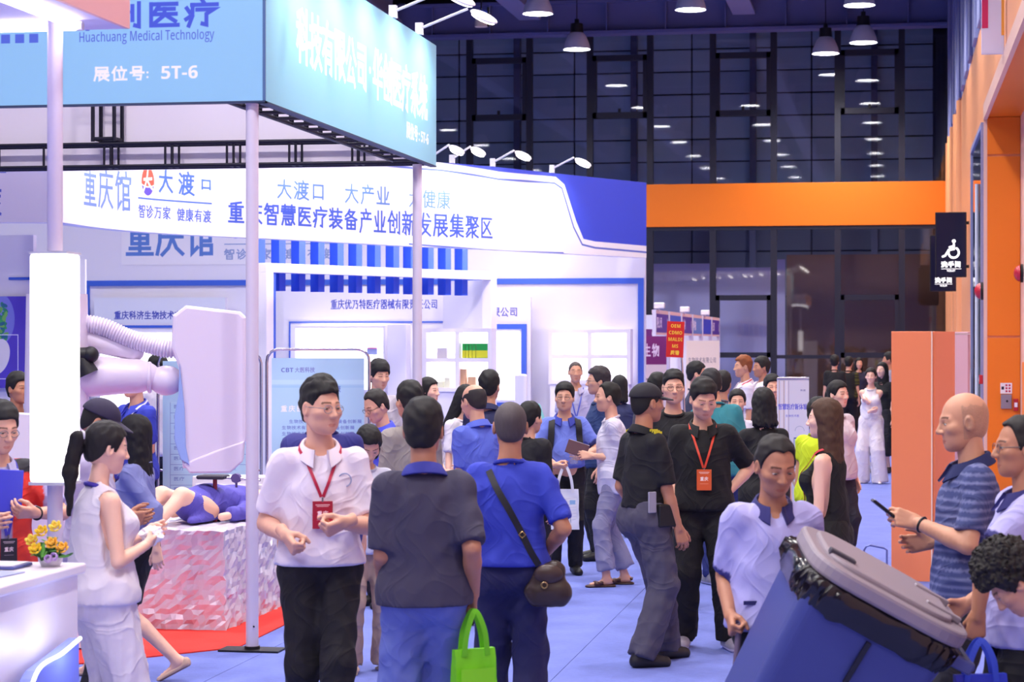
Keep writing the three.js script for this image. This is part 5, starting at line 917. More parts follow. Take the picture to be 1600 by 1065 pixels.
{ // inner name board and cabinets of the portal booth
  const v = 29.1, a = onZ(443, 448, v), b = onZ(752, 640, v), g = thing('booth_name_board', 'white name board behind the louvres with blue company name', 'sign', V(a.x, 0, -v)), w = b.x - a.x, h = a.y;
  mesh('board', bx(0, w, 0, h, -0.06, 0), M.board, g);
  const hh = a.y - onZ(443, 500, v).y; mesh('lettering', new THREE.PlaneGeometry(w, hh).translate(w / 2, h - hh / 2, 0.003), mat(0xffffff, { map: panelText(w, hh, '重庆优乃特医疗器械有限责任公司', { x: 0.242, y: 0.38, s: 0.0335, tall: 1.5, px: 1280 }) }), g);
  mesh('blue_line', [bx(0.08, w - 0.12, onZ(460, 502, v).y - 0.02, onZ(460, 502, v).y, 0, 0.012), bx(0.08, 0.1, 0.8, onZ(460, 502, v).y - 0.02, 0, 0.012), bx(w - 0.14, w - 0.12, 1.9, onZ(460, 502, v).y - 0.02, 0, 0.012)], M.blueLine, g);
  const c1 = cabinet('lit_display_niche', 'brightly lit white display niche beside the pale column under the name board', 458, 602, 509, 612, 28.7, 1, 1, { frame: 0.03 });
  const c2 = cabinet('lit_shelf_unit', 'lit white four-compartment shelf holding green and brown cartons', 660, 768, 513, 612, 27.4, 2, 2, { frame: 0.05 });
  const col = thing('booth_column', 'pale square column between the lit niche and the shelf unit', 'column', V(onZ(622, 500, 28.5).x, 0, -28.5)); mesh('shaft', bx(-0.13, 0.13, 0, onZ(622, 506, 28.5).y, -0.2, 0.08, 0.01), M.white, col); mesh('plinth', bx(-0.15, 0.15, 0, 0.12, -0.22, 0.1), M.board, col);
  // cartons on the shelves
  const put = (name, label, cat, px, py, w, h, d, m, grp, m2) => { const p = onZ(px, py, 27.4), o = thing(name, label, cat, V(p.x, 0, -27.5), 0, grp); const row = py < 565 ? c2.b.y + c2.h / 2 + c2.fr / 2 : c2.b.y + c2.fr; o.position.y = row; mesh('box', bx(-w / 2, w / 2, 0, h, -d, 0, 0.003), m, o); mesh('label_band', bx(-w / 2 - 0.001, w / 2 + 0.001, 0.004, h * 0.52, -d * 0.98, 0.0015), m2, o); return o; };
  const green = mat(0x18a848), yellow = mat(0xd9dc2c), grey = mat(0xc9c4d0), brown = mat(0xd6ab84), cream = mat(0xdfe2c8);
  for (let k = 0; k < 4; k++) put('green_carton', 'slim green and yellow carton standing in the upright row', 'carton', 722 + k * 5.4, 550, 0.036, 0.19, 0.09, green, 'green and yellow cartons in the upper compartment', yellow);
  put('green_carton', 'wide green and yellow carton facing out beside the slim ones', 'carton', 751, 550, 0.155, 0.19, 0.09, green, undefined, yellow); put('green_carton', 'small green and yellow carton at the start of the row', 'carton', 712, 550, 0.06, 0.12, 0.09, green, undefined, yellow);
  put('grey_carton', 'pale grey square carton in the upper left compartment', 'carton', 688, 550, 0.13, 0.13, 0.1, grey, undefined, grey);
  put('brown_carton', 'tall brown carton in the lower right compartment', 'carton', 719, 600, 0.12, 0.24, 0.09, brown, undefined, brown); put('brown_carton', 'squat brown carton beside the taller brown one', 'carton', 734.5, 600, 0.1, 0.14, 0.08, brown, undefined, brown);
  put('cream_carton', 'low cream carton in the lower left compartment', 'carton', 683, 600, 0.12, 0.08, 0.08, cream, undefined, cream); put('cream_carton', 'small upright cream carton beside the low one', 'carton', 696, 600, 0.07, 0.13, 0.06, cream, undefined, cream);
  const jar = onZ(577, 535, 28.7), j = thing('pink_box', 'small pink and blue box on display in the lit niche', 'carton', V(jar.x, c1.b.y + 0.5, -28.85)); mesh('box', bx(-0.07, 0.07, 0, 0.08, -0.05, 0, 0.004), mat(0x9aa6d8), j); mesh('lid', bx(-0.065, 0.065, 0.08, 0.1, -0.05, 0), mat(0xe58cc0), j);
  mesh('glass_shelf', bx(c1.fr, c1.w - c1.fr, 0.485, 0.498, -c1.dp + 0.02, -0.01), M.glass, c1.g);
}
{ // company board with blue frame on the right, shelf unit beside it
  const v = 29.5, a = onZ(764, 464, v), b = onZ(829, 640, v), g = thing('company_board', 'white company board with blue frame round a lit panel', 'sign', V(a.x, 0, -v)), w = b.x - a.x, h = a.y;
  mesh('board', bx(0, w, 0, h, -0.1, 0), M.board, g);
  const hh = h - onZ(780, 503, v).y; mesh('lettering', new THREE.PlaneGeometry(w, hh).translate(w / 2, h - hh / 2, 0.003), mat(0xffffff, { map: panelText(w, hh, '限公司', { x: 0.06, y: 0.4, s: 0.2, px: 256, tall: 1.15, color: '#5a5cae' }) }), g);
  const p = onZ(823, 506, v), q = onZ(764, 634, v), W = p.x - a.x; mesh('blue_frame', [bx(0, W, p.y - 0.07, p.y, 0, 0.03), bx(W - 0.07, W, q.y, p.y - 0.07, 0, 0.03), bx(0, W, q.y, q.y + 0.05, 0, 0.03)], M.blueLine, g);
  mesh('light_panel', bx(0.0, W - 0.1, q.y + 0.09, p.y - 0.1, 0, 0.02), M.glowSoft, g);
  cabinet('lit_shelf_unit', 'lit white four-pane shelf unit with nothing on its shelves', 857, 985, 514, 600, 29.55, 2, 2, { frame: 0.055 });
  const v2 = 29.7, c = onZ(147, 465, v2), d = onZ(352, 640, v2), g2 = thing('company_board', 'white company board with blue line behind the white scanner arm', 'sign', V(c.x, 0, -v2)), w2 = d.x - c.x, h2 = c.y;
  mesh('board', bx(0, w2, 0, h2, -0.1, 0), M.board, g2); const h3 = h2 - onZ(200, 505, v2).y;
  mesh('lettering', new THREE.PlaneGeometry(w2, h3).translate(w2 / 2, h2 - h3 / 2, 0.003), mat(0xffffff, { map: panelText(w2, h3, '重庆科济生物技术有限公司', { x: 0.155, y: 0.52, s: 0.0535, px: 900, tall: 1.15, bg: '#dde0f0' }) }), g2);
  mesh('blue_line', bx(0.15, w2, onZ(200, 512, v2).y, onZ(200, 508, v2).y, 0, 0.01), M.blueLine, g2); mesh('light_panel', bx(0.1, w2 - 0.1, 0.9, onZ(200, 520, v2).y, 0, 0.01), M.glowSoft, g2);
  // left white wall with purple poster
  const v3 = 20.2, e = onZ(-40, 350, v3), f = onZ(52, 350, v3), g3 = thing('side_partition', 'white partition with a short blue line beside the lit light box', 'partition', V(e.x, 0, -v3)); mesh('board', bx(0, f.x - e.x, 0, 3.04, -0.08, 0), M.board, g3); mesh('blue_line', bx(onZ(14, 0, v3).x - e.x, f.x - e.x, onZ(30, 437, v3).y, onZ(30, 433, v3).y, 0, 0.01), M.blueLine, g3);
  const v4 = 20.14, i = onZ(-45, 463, v4), k = onZ(40, 606, v4), pw = k.x - i.x, ph = i.y - k.y;
  const pt = canvas(384, Math.round(384 * ph / pw), (c2, W2, H2) => {
    c2.fillStyle = '#5a46c8'; c2.fillRect(0, 0, W2, H2); c2.fillStyle = '#7f84dc'; c2.beginPath(); c2.ellipse(W2 * 0.52, H2 * 0.25, W2 * 0.28, H2 * 0.28, 0, 0, 7); c2.fill();
    const r2 = rngOf(3); for (let n = 0; n < 60; n++) { c2.fillStyle = ['#2f8f6c', '#3fae5c', '#2a6f8f', '#7cc060'][n % 4]; c2.beginPath(); c2.ellipse(W2 * (0.42 + r2() * 0.22), H2 * (0.08 + r2() * 0.38), 12, 22, r2() * 6, 0, 7); c2.fill(); }
    c2.strokeStyle = '#e8e4fa'; c2.lineWidth = 6; c2.strokeRect(W2 * 0.06, H2 * 0.42, W2 * 0.8, H2 * 0.48); c2.fillStyle = '#f2eef4'; c2.beginPath(); c2.ellipse(W2 * 0.5, H2 * 0.66, W2 * 0.2, H2 * 0.2, 0.3, 0, 7); c2.fill();
  });
  const pg = thing('purple_poster', 'purple poster with green organ picture and white outline on the white partition', 'poster', V(i.x, k.y, -v4)); mesh('sheet', bx(0, pw, 0, ph, -0.02, 0), mat(0xffffff, { map: pt, roughness: 0.5 }), pg);
  const mv = 25.7, ma = onZ(118, 475, mv), mb = onZ(133, 486, mv), mg = thing('partition_strip', 'narrow white upright partition with a magenta band beside the light box', 'partition', V(ma.x, 0, -mv)); mesh('board', bx(0, mb.x - ma.x, 0, onZ(120, 405, mv).y, -0.05, 0), M.white, mg); mesh('band', bx(0, mb.x - ma.x, mb.y, ma.y, 0, 0.01), mat(0xc0188c), mg);
}
// --- pale canopy in the left foreground with tube lamps, post and light box
{
  const c = at(203, 45, 10.46), X1 = c.x, Z1 = c.z, X0 = X1 - 2.6, Z0 = -4.5, g = thing('booth_canopy', 'pale lilac booth canopy with pinkish side and tube lamps underneath', 'canopy', V(0, 0, 0));
  mesh('roof', bx(X0, X1 - 0.02, 3.5, 3.9, Z1 + 0.02, Z0), mat(0xd6cdf0, { roughness: 0.6 }), g); mesh('side_board', bx(X1 - 0.02, X1, 3.5, 3.92, Z1, Z0), mat(0xeeb4b4, { roughness: 0.6 }), g); mesh('back_board', bx(X0, X1 - 0.02, 3.5, 3.92, Z1, Z1 + 0.02), mat(0xd6cdf0, { roughness: 0.6 }), g);
  const e = at(120, 41, 10.18), tm = mat(0xffffff, { emissive: 0xfff8ee, emissiveIntensity: 4 });
  for (const [a, b] of [[V(X0 + 0.1, 3.472, e.z), V(e.x, 3.472, e.z)], [V(e.x, 3.472, e.z + 0.02), V(e.x, 3.472, Z0 - 0.1)]]) {
    const t = thing('tube_lamp', a.z === b.z ? 'white tube lamp under the back edge of the pale canopy' : 'white tube lamp under the side edge of the pale canopy', 'lamp', V(0, 0, 0)); mesh('tube', rod(a, b, 0.02, 12), tm, t); mesh('end_cap', [rod(b, b.clone().add(b.clone().sub(a).normalize().multiplyScalar(0.03)), 0.022, 12)], M.dome, t);
    const len = a.distanceTo(b), l = new THREE.RectAreaLight(0xfff6f0, 5, a.z === b.z ? len : 0.05, a.z === b.z ? 0.05 : len); l.position.copy(a).add(b).multiplyScalar(0.5).add(V(0, -0.03, 0)); l.rotation.set(-Math.PI / 2, 0, 0); l.castShadow = true; t.add(l);
  }
  const p = floorAt(86, 10.18), q = thing('canopy_post', 'white round post carrying the pale canopy above the lit light box', 'post', p); mesh('pole', new THREE.CylinderGeometry(0.036, 0.036, 1.08, 20).translate(0, 2.96, 0), M.post, q); mesh('pole', new THREE.CylinderGeometry(0.036, 0.036, 1.33, 20).translate(0, 0.665, 0), M.post, q); mesh('foot_plate', bx(-0.12, 0.12, 0, 0.012, -0.12, 0.12), M.black, q);
  const b = thing('light_box', 'tall glowing white light box set into the canopy post', 'lamp', V(p.x, 1.33, p.z)); mesh('diffuser', new RoundedBoxGeometry(0.182, 1.06, 0.182, 3, 0.015).translate(0, 0.545, 0), mat(0xffffff, { emissive: 0xfff6fa, emissiveIntensity: 1.5 }), b); mesh('top_cap', bx(-0.093, 0.093, 1.075, 1.085, -0.093, 0.093), M.dome, b); mesh('base_cap', bx(-0.093, 0.093, 0, 0.015, -0.093, 0.093), M.dome, b);
  for (const [dx, dz, ry] of [[0, 0.1, 0], [0.1, 0, Math.PI / 2]]) { const l = new THREE.RectAreaLight(0xfff6fa, 2.2, 0.17, 1.04); l.position.set(dx, 0.545, dz); l.rotation.set(0, ry + Math.PI, 0); l.castShadow = true; b.add(l); }
}
// --- shell-scheme booths further along the aisle, facing it
{
  const x = -3.8, heads = [[0x4b2a9a, '限公司'], [0x2a55c8, ''], [0x4b2a9a, '生物'], [0x5a7cc8, '科技'], [0x2438c4, ''], [0x4b2a9a, '公司']];
  heads.forEach(([col, txt], k) => {
    const z = -34.6 - k * 2.15, g = thing('exhibition_booth', ['shell-scheme booth with violet header next to the pavilion', 'shell-scheme booth with plain blue header behind the red placard', 'shell-scheme booth with violet header between two blue headers', 'shell-scheme booth with pale blue header', 'shell-scheme booth with deep blue header', 'last shell-scheme booth with violet header by the glazed wall'][k], 'booth', V(x, 0, z));
    for (const dz of [0, -2.0]) mesh('post', bx(-0.03, 0.03, 0, 2.5, dz - 0.03, dz + 0.03), M.post, g);
    mesh('header_frame', [bx(-0.04, 0.02, 2.44, 2.5, -2.0, 0), bx(-0.04, 0.02, 2.1, 2.14, -2.0, 0)], mat(0xdcb8bc), g);
    const t = canvas(256, 48, (c, w, h) => { c.fillStyle = '#' + new THREE.Color(col).getHexString(); c.fillRect(0, 0, w, h); write(c, txt, 20, 8, 30, 30, '#e8dcf4', 0.14, 4); if (txt) c.fillRect(226, 10, 6, 28); });
    mesh('header', bx(-0.02, 0.025, 2.14, 2.44, -2.0, 0), [mat(0xffffff, { map: t }), mat(col), mat(col), mat(col), mat(col), mat(col)], g);
    mesh('side_wall', bx(-1.6, -0.03, 0, 2.44, -2.03, -1.98), M.board, g); mesh('rear_wall', bx(-1.65, -1.6, 0, 2.44, -2.0, 0.0), M.board, g);
    const poster = canvas(128, 256, (c, w, h) => { c.fillStyle = '#ead9d2'; c.fillRect(0, 0, w, h); c.fillStyle = ['#6e1c6c', '#58b84c', '#3a9a58', '#48a8c0', '#3c9a44', '#3f9c48'][k]; if (k === 0) c.fillRect(0, 0, w, 60); else { c.beginPath(); c.moveTo(0, 20); c.quadraticCurveTo(90, 0, w, 60); c.quadraticCurveTo(60, 70, 0, 20); c.fill(); } c.fillStyle = '#7a6a70'; for (let j = 0; j < 6; j++) c.fillRect(20, 100 + j * 22, 80 - (j % 3) * 18, 5); });
    mesh('poster', bx(-1.4, -0.2, 0.5, 2.2, -1.98, -1.97), mat(0xffffff, { map: poster }), g);
    if (k % 2 === 0) { mesh('spot_lamp', [bx(-0.05, 0.12, 2.52, 2.62, -0.5, -0.36, 0.02), rod(V(0.03, 2.48, -0.43), V(0.03, 2.54, -0.43), 0.012, 6)], M.whiteGloss, g); }
  });
}
// ---------------------------------------------------------------- furniture and equipment
const foil = mat(0xd6cee0, { physical: true, metalness: 0.12, roughness: 0.34, clearcoat: 0.7, clearcoatRoughness: 0.25, flatShading: true });
{ // foil-covered treatment bed with a patient dummy
  const X1 = -4.56, X0 = -6.75, Z0 = -14.42, Z1 = -15.95, Ht = 0.685, g = thing('treatment_bed', 'low treatment bed under a crumpled silver foil cover on the red carpet', 'bed', V((X0 + X1) / 2, 0.008, (Z0 + Z1) / 2));
  let b = new THREE.BoxGeometry(X1 - X0, Ht, Z0 - Z1, 56, 20, 42); const p = b.attributes.position;
  for (let i = 0; i < p.count; i++) {
    let x = p.getX(i), y = p.getY(i) + Ht / 2, z = p.getZ(i); const k = 1 - y / Ht, top = y > Ht - 0.01;
    const f = 1 + k * 0.02, r = Math.abs(N3(x * 7, y * 7, z * 7)) * 0.035 + Math.abs(N3(x * 15 + 4, y * 7, z * 15)) * 0.02;
    const nx = Math.abs(x) > (X1 - X0) / 2 - 0.002 ? Math.sign(x) : 0, nz = Math.abs(z) > (Z0 - Z1) / 2 - 0.002 ? Math.sign(z) : 0;
    p.setXYZ(i, x * f + nx * (r - 0.02) * (0.3 + k), y - (top ? r * 0.25 : 0), z * f + nz * (r - 0.02) * (0.3 + k));
  }
  b.deleteAttribute('normal'); b.deleteAttribute('uv'); b = mergeVertices(b, 0.002); { const q2 = b.attributes.position, jr = rngOf(77); for (let i = 0; i < q2.count; i++) q2.setXYZ(i, q2.getX(i) + (jr() - 0.5) * 0.022, q2.getY(i) + (q2.getY(i) > 0.01 ? (jr() - 0.5) * 0.012 : 0), q2.getZ(i) + (jr() - 0.5) * 0.02); } b.computeVertexNormals();
  mesh('foil_cover', b, foil, g); mesh('frame', bx(-(X1 - X0) / 2 + 0.04, (X1 - X0) / 2 - 0.04, 0.0, 0.05, -(Z0 - Z1) / 2 + 0.04, (Z0 - Z1) / 2 - 0.04), M.black, g);
  const c = at(335, 830, 15.2), q = thing('patient_dummy', 'patient dummy lying on the foil-covered bed in a blue gown', 'dummy', V(-4.97, Ht + 0.014, -15.12), 65 * D2R);
  const f = new Field([-0.75, -0.05, -0.4], [0.75, 0.45, 0.4], 0.016);
  f.add({ a: V(0.42, 0.1, 0), b: V(0.1, 0.1, 0), ra: 0.1, rb: 0.1 }).add({ a: V(0.62, 0.1, 0), b: V(0.66, 0.1, 0), ra: 0.09 }).add({ a: V(0.42, 0.09, 0), b: V(0.6, 0.09, 0), ra: 0.05 });
  for (const s of [-1, 1]) f.add({ a: V(0.0, 0.09, s * 0.09), b: V(-0.28, 0.2, s * 0.1), ra: 0.085, rb: 0.06 }).add({ a: V(-0.28, 0.2, s * 0.1), b: V(-0.5, 0.05, s * 0.1), ra: 0.058, rb: 0.04 }).add({ a: V(0.38, 0.08, s * 0.2), b: V(0.12, 0.05, s * 0.24), ra: 0.04, rb: 0.032 }).add({ a: V(0.12, 0.05, s * 0.24), b: V(-0.02, 0.04, s * 0.24), ra: 0.03, rb: 0.03 });
  mesh('body', f.mesh(), skinMat('fair'), q);
  const w = new Field([-0.5, -0.03, -0.4], [0.6, 0.45, 0.4], 0.016); w.add({ a: V(0.44, 0.1, 0), b: V(0.05, 0.12, 0), ra: 0.13, rb: 0.15, k: 0.05 }).add({ a: V(0.0, 0.1, 0.02), b: V(-0.14, 0.13, 0.02), ra: 0.14, rb: 0.11, k: 0.05 }).add({ a: V(-0.05, 0.02, 0.1), b: V(-0.25, 0.02, 0.16), ra: 0.06, rb: 0.03, k: 0.04 }).add({ a: V(0.4, 0.08, 0.2), b: V(0.1, 0.05, 0.24), ra: 0.065, rb: 0.06, k: 0.04 }).add({ a: V(0.4, 0.08, -0.2), b: V(0.1, 0.05, -0.24), ra: 0.065, rb: 0.06, k: 0.04 }).add({ a: V(-0.1, 0.1, 0.06), b: V(-0.2, 0.16, 0.09), ra: 0.1, rb: 0.08, k: 0.04 });
  w.each((x, y, z, d) => Math.max(d - 0.014 * N3(x * 9, y * 9, z * 9), -y + 0.004)); mesh('gown', w.mesh(), cloth(0x5a52b4), q);
}
{ // white instrument cabinet behind the bed, tray on a rail
  const a = at(300, 745, 16.9), b = at(425, 745, 16.9), g = thing('instrument_cabinet', 'white low cabinet standing behind the foil-covered bed', 'cabinet', V(a.x, 0.008, a.z)); const w = b.x - a.x;
  mesh('body', bx(0, w, 0, a.y, -0.26, 0, 0.01), M.whiteGloss, g); mesh('door', bx(0.03, w - 0.03, 0.08, a.y - 0.06, 0, 0.015, 0.006), M.white, g); mesh('handle', rod(V(w - 0.09, 0.5, 0.035), V(w - 0.09, 0.7, 0.035), 0.008, 8), M.chrome, g);
  const c = at(336, 748, 15.75), t = thing('instrument_tray', 'dark round-ended tray on a red stem with a violet clamp knob', 'tray', V(c.x, 0.693, c.z)); const h = c.y - 0.693;
  mesh('stem', rod(V(0.0, 0, 0), V(0.0, h, 0), 0.016, 12), mat(0x8c1f33, { roughness: 0.4 }), t); mesh('plate', bx(-0.12, 0.09, h, h + 0.03, -0.08, 0.08, 0.014), mat(0x2b2438), t); mesh('rail', rod(V(0.08, h + 0.012, 0), V(0.34, h - 0.005, 0), 0.009, 8), M.chrome, t); mesh('clamp_knob', [new THREE.CylinderGeometry(0.035, 0.035, 0.05, 8).rotateX(Math.PI / 2).translate(0.16, h + 0.008, 0), rod(V(0.16, h - 0.06, 0), V(0.16, h, 0), 0.009, 8)], mat(0x5a4a86), t);
}
{ // robot arm with large flat detector head
  const d = 14.3, S = d / FOCAL, o = at(320, 532.5, d), g = thing('scanner_robot', 'white medical scanner robot with jointed arm and large flat head', 'machine', V(o.x, 0.009, o.z), YAW + 0.1);
  const L = (px, py, z = 0) => V((px - 320) * S, EYE - (py - 532.5) * S, z);
  const shell = mat(0xe4d8ec, { roughness: 0.35 }), sky = mat(0x97b0ea, { roughness: 0.4 });
  const pts = [[275, 497], [292, 484], [372, 493], [379, 500], [379, 690], [373, 703], [340, 711], [302, 726], [290, 728], [287, 700], [289, 640], [284, 575], [273, 545]].map(([x, y]) => [(x - 320) * S, EYE - (y - 532.5) * S]);
  mesh('detector_head', extr(pts, 0.3, 0.02).translate(0, 0, -0.32), shell, g);
  const lip = [[379, 694], [376, 722], [358, 738], [298, 738], [290, 728], [303, 722], [342, 707]].map(([x, y]) => [(x - 320) * S, EYE - (y - 532.5) * S]);
  mesh('lower_lip', extr(lip, 0.34, 0.012).translate(0, 0, -0.34), shell, g);
  const sp = [[284, 572], [290, 640], [292, 700], [298, 726], [287, 718], [278, 690], [278, 650], [284, 620]].map(([x, y]) => [(x - 320) * S, EYE - (y - 532.5) * S]);
  mesh('side_cheek', extr(sp, 0.3, 0.008).translate(-0.012, 0, -0.285), sky, g);
  const f = new Field([-1.45, 1.4, -0.55], [-0.1, 2.4, 0.2], 0.014); const zc = -0.18;
  f.add({ a: L(120, 590, zc), b: L(212, 590, zc), ra: 0.145, rb: 0.11, k: 0.03 }).add({ a: L(212, 590, zc), b: L(228, 590, zc), ra: 0.1, rb: 0.09, k: 0.03 });
  mesh('lower_arm', f.mesh(), cloth(0xe2d6ea, { roughness: 0.35 }), g);
  mesh('wrist_ball', ball(L(258, 597, zc), 0.115, 0.1, 0.1, 24), shell, g); mesh('joint_ring', new THREE.TorusGeometry(0.092, 0.014, 10, 28).rotateY(Math.PI / 2).translate(...L(232, 592, zc).toArray()), shell, g);
  mesh('upper_arm', [rod(L(100, 522, zc - 0.05), L(208, 552, zc - 0.05), 0.085, 20, 0.06), ball(L(208, 552, zc - 0.05), 0.062)], shell, g);
  mesh('elbow_joint', [rod(L(112, 556, zc + 0.14), L(143, 555, zc + 0.14), 0.045, 16), ball(L(143, 556, zc + 0.14), 0.055), rod(L(128, 560, zc + 0.13), L(140, 586, zc + 0.13), 0.05, 10, 0.07)], M.black, g);
  const hose = [L(60, 500, zc), L(115, 505, zc), L(158, 512, zc), L(205, 532, zc), L(270, 548, zc + 0.02), L(292, 540, zc)], hc = new THREE.CatmullRomCurve3(hose, false, 'centripetal');
  const rings = [new THREE.TubeGeometry(hc, 80, 0.05, 14)]; for (let k = 0; k <= 52; k++) { const p = hc.getPointAt(k / 52), tg = hc.getTangentAt(k / 52); rings.push(new THREE.TorusGeometry(0.052, 0.009, 6, 16).applyQuaternion(new THREE.Quaternion().setFromUnitVectors(V(0, 0, 1), tg)).translate(p.x, p.y, p.z)); }
  mesh('cable_hose', rings, shell, g);
  mesh('base_column', [new THREE.CylinderGeometry(0.2, 0.24, 2.3, 28).translate(L(88, 0).x, 1.15, zc), new THREE.CylinderGeometry(0.36, 0.4, 0.16, 28).translate(L(88, 0).x, 0.09, zc)], shell, g);
}
// chrome-framed poster stands
function posterStand(p0, p1, top, d, label, draw) {
  const a = at(p0, top, d), b = at(p1, top, d), w = a.distanceTo(b), H = a.y, g = thing('poster_stand', label, 'sign', V((a.x + b.x) / 2, 0.008, (a.z + b.z) / 2), YAW - Math.atan(((p0 + p1) / 2 - 800) / FOCAL) * 0);
  const r = 0.09, pts = [V(-w / 2, 0.02, 0), V(-w / 2, H - r, 0)]; for (let k = 0; k <= 6; k++) { const t = k / 6 * Math.PI / 2; pts.push(V(-w / 2 + r - Math.cos(t) * r, H - r + Math.sin(t) * r, 0)); } for (let k = 0; k <= 6; k++) { const t = k / 6 * Math.PI / 2; pts.push(V(w / 2 - r + Math.sin(t) * r, H - r + Math.cos(t) * r, 0)); } pts.push(V(w / 2, 0.02, 0));
  mesh('tube_frame', polyTube(pts, 0.012, 10), M.chrome, g); mesh('foot', [rod(V(-w / 2, 0.015, -0.2), V(-w / 2, 0.015, 0.2), 0.012, 8), rod(V(w / 2, 0.015, -0.2), V(w / 2, 0.015, 0.2), 0.012, 8)], M.chrome, g); mesh('cross_bar', rod(V(-w / 2, 0.93, 0), V(w / 2, 0.93, 0), 0.009, 8), M.chrome, g);
  const pw = w - 0.08, ph = H - 0.2, t = canvas(512, Math.round(512 * ph / pw), draw);
  mesh('poster', bx(-pw / 2, pw / 2, 0.13, H - 0.07, 0.004, 0.012), [0, 0, 0, 0, 1, 0].map((k) => (k ? mat(0xffffff, { map: t, roughness: 0.4 }) : mat(0xa8cbe8))), g);
}
posterStand(417, 577, 547, 17.3, 'chrome-framed light blue poster stand behind the man in white polo', (c, W, H) => {
  c.fillStyle = '#a9cbe9'; c.fillRect(0, 0, W, H); c.fillStyle = '#b7d6ee'; c.fillRect(0, H * 0.1, W, H * 0.02); c.fillStyle = '#9dc3e6'; c.fillRect(0, H * 0.125, W, 14);
  latin(c, 'CBT', 50, 66, 34, '#6a72c0', { width: 70 }); write(c, '大医科技', 128, 50, 26, 30, '#7a80c4', 0.12, 2); write(c, '大健康', 160, 150, 34, 40, '#5c6cc0', 0.1, 60); write(c, '重庆医疗', 50, 262, 36, 36, '#e8e4ec', 0.12, 8);
  for (let k = 0; k < 5; k++) write(c, '生物技术有限公司医疗装备创新展', 56 + (k ? 0 : 40), 340 + k * 34, 24, 22, '#6674c0', 0.1, 3);
});
posterStand(247, 408, 552, 17.9, 'chrome-framed light blue poster stand with a table of lines behind the scanner head', (c, W, H) => {
  c.fillStyle = '#a9cbe9'; c.fillRect(0, 0, W, H); c.fillStyle = '#bcd8ee'; for (let k = 0; k < 16; k++) { const y = H * 0.2 + k * H * 0.05; c.fillRect(40, y, W - 80, 3); write(c, '医疗科技'.slice(0, 2 + (k * 3) % 3), 60, y + 12, 28, 22, '#6d80c4', 0.1, 3); write(c, '生物技术有限', 220, y + 12, 28, 22, '#7d8cc8', 0.1, 3); } c.fillRect(40, H * 0.2, 3, H * 0.75);
});
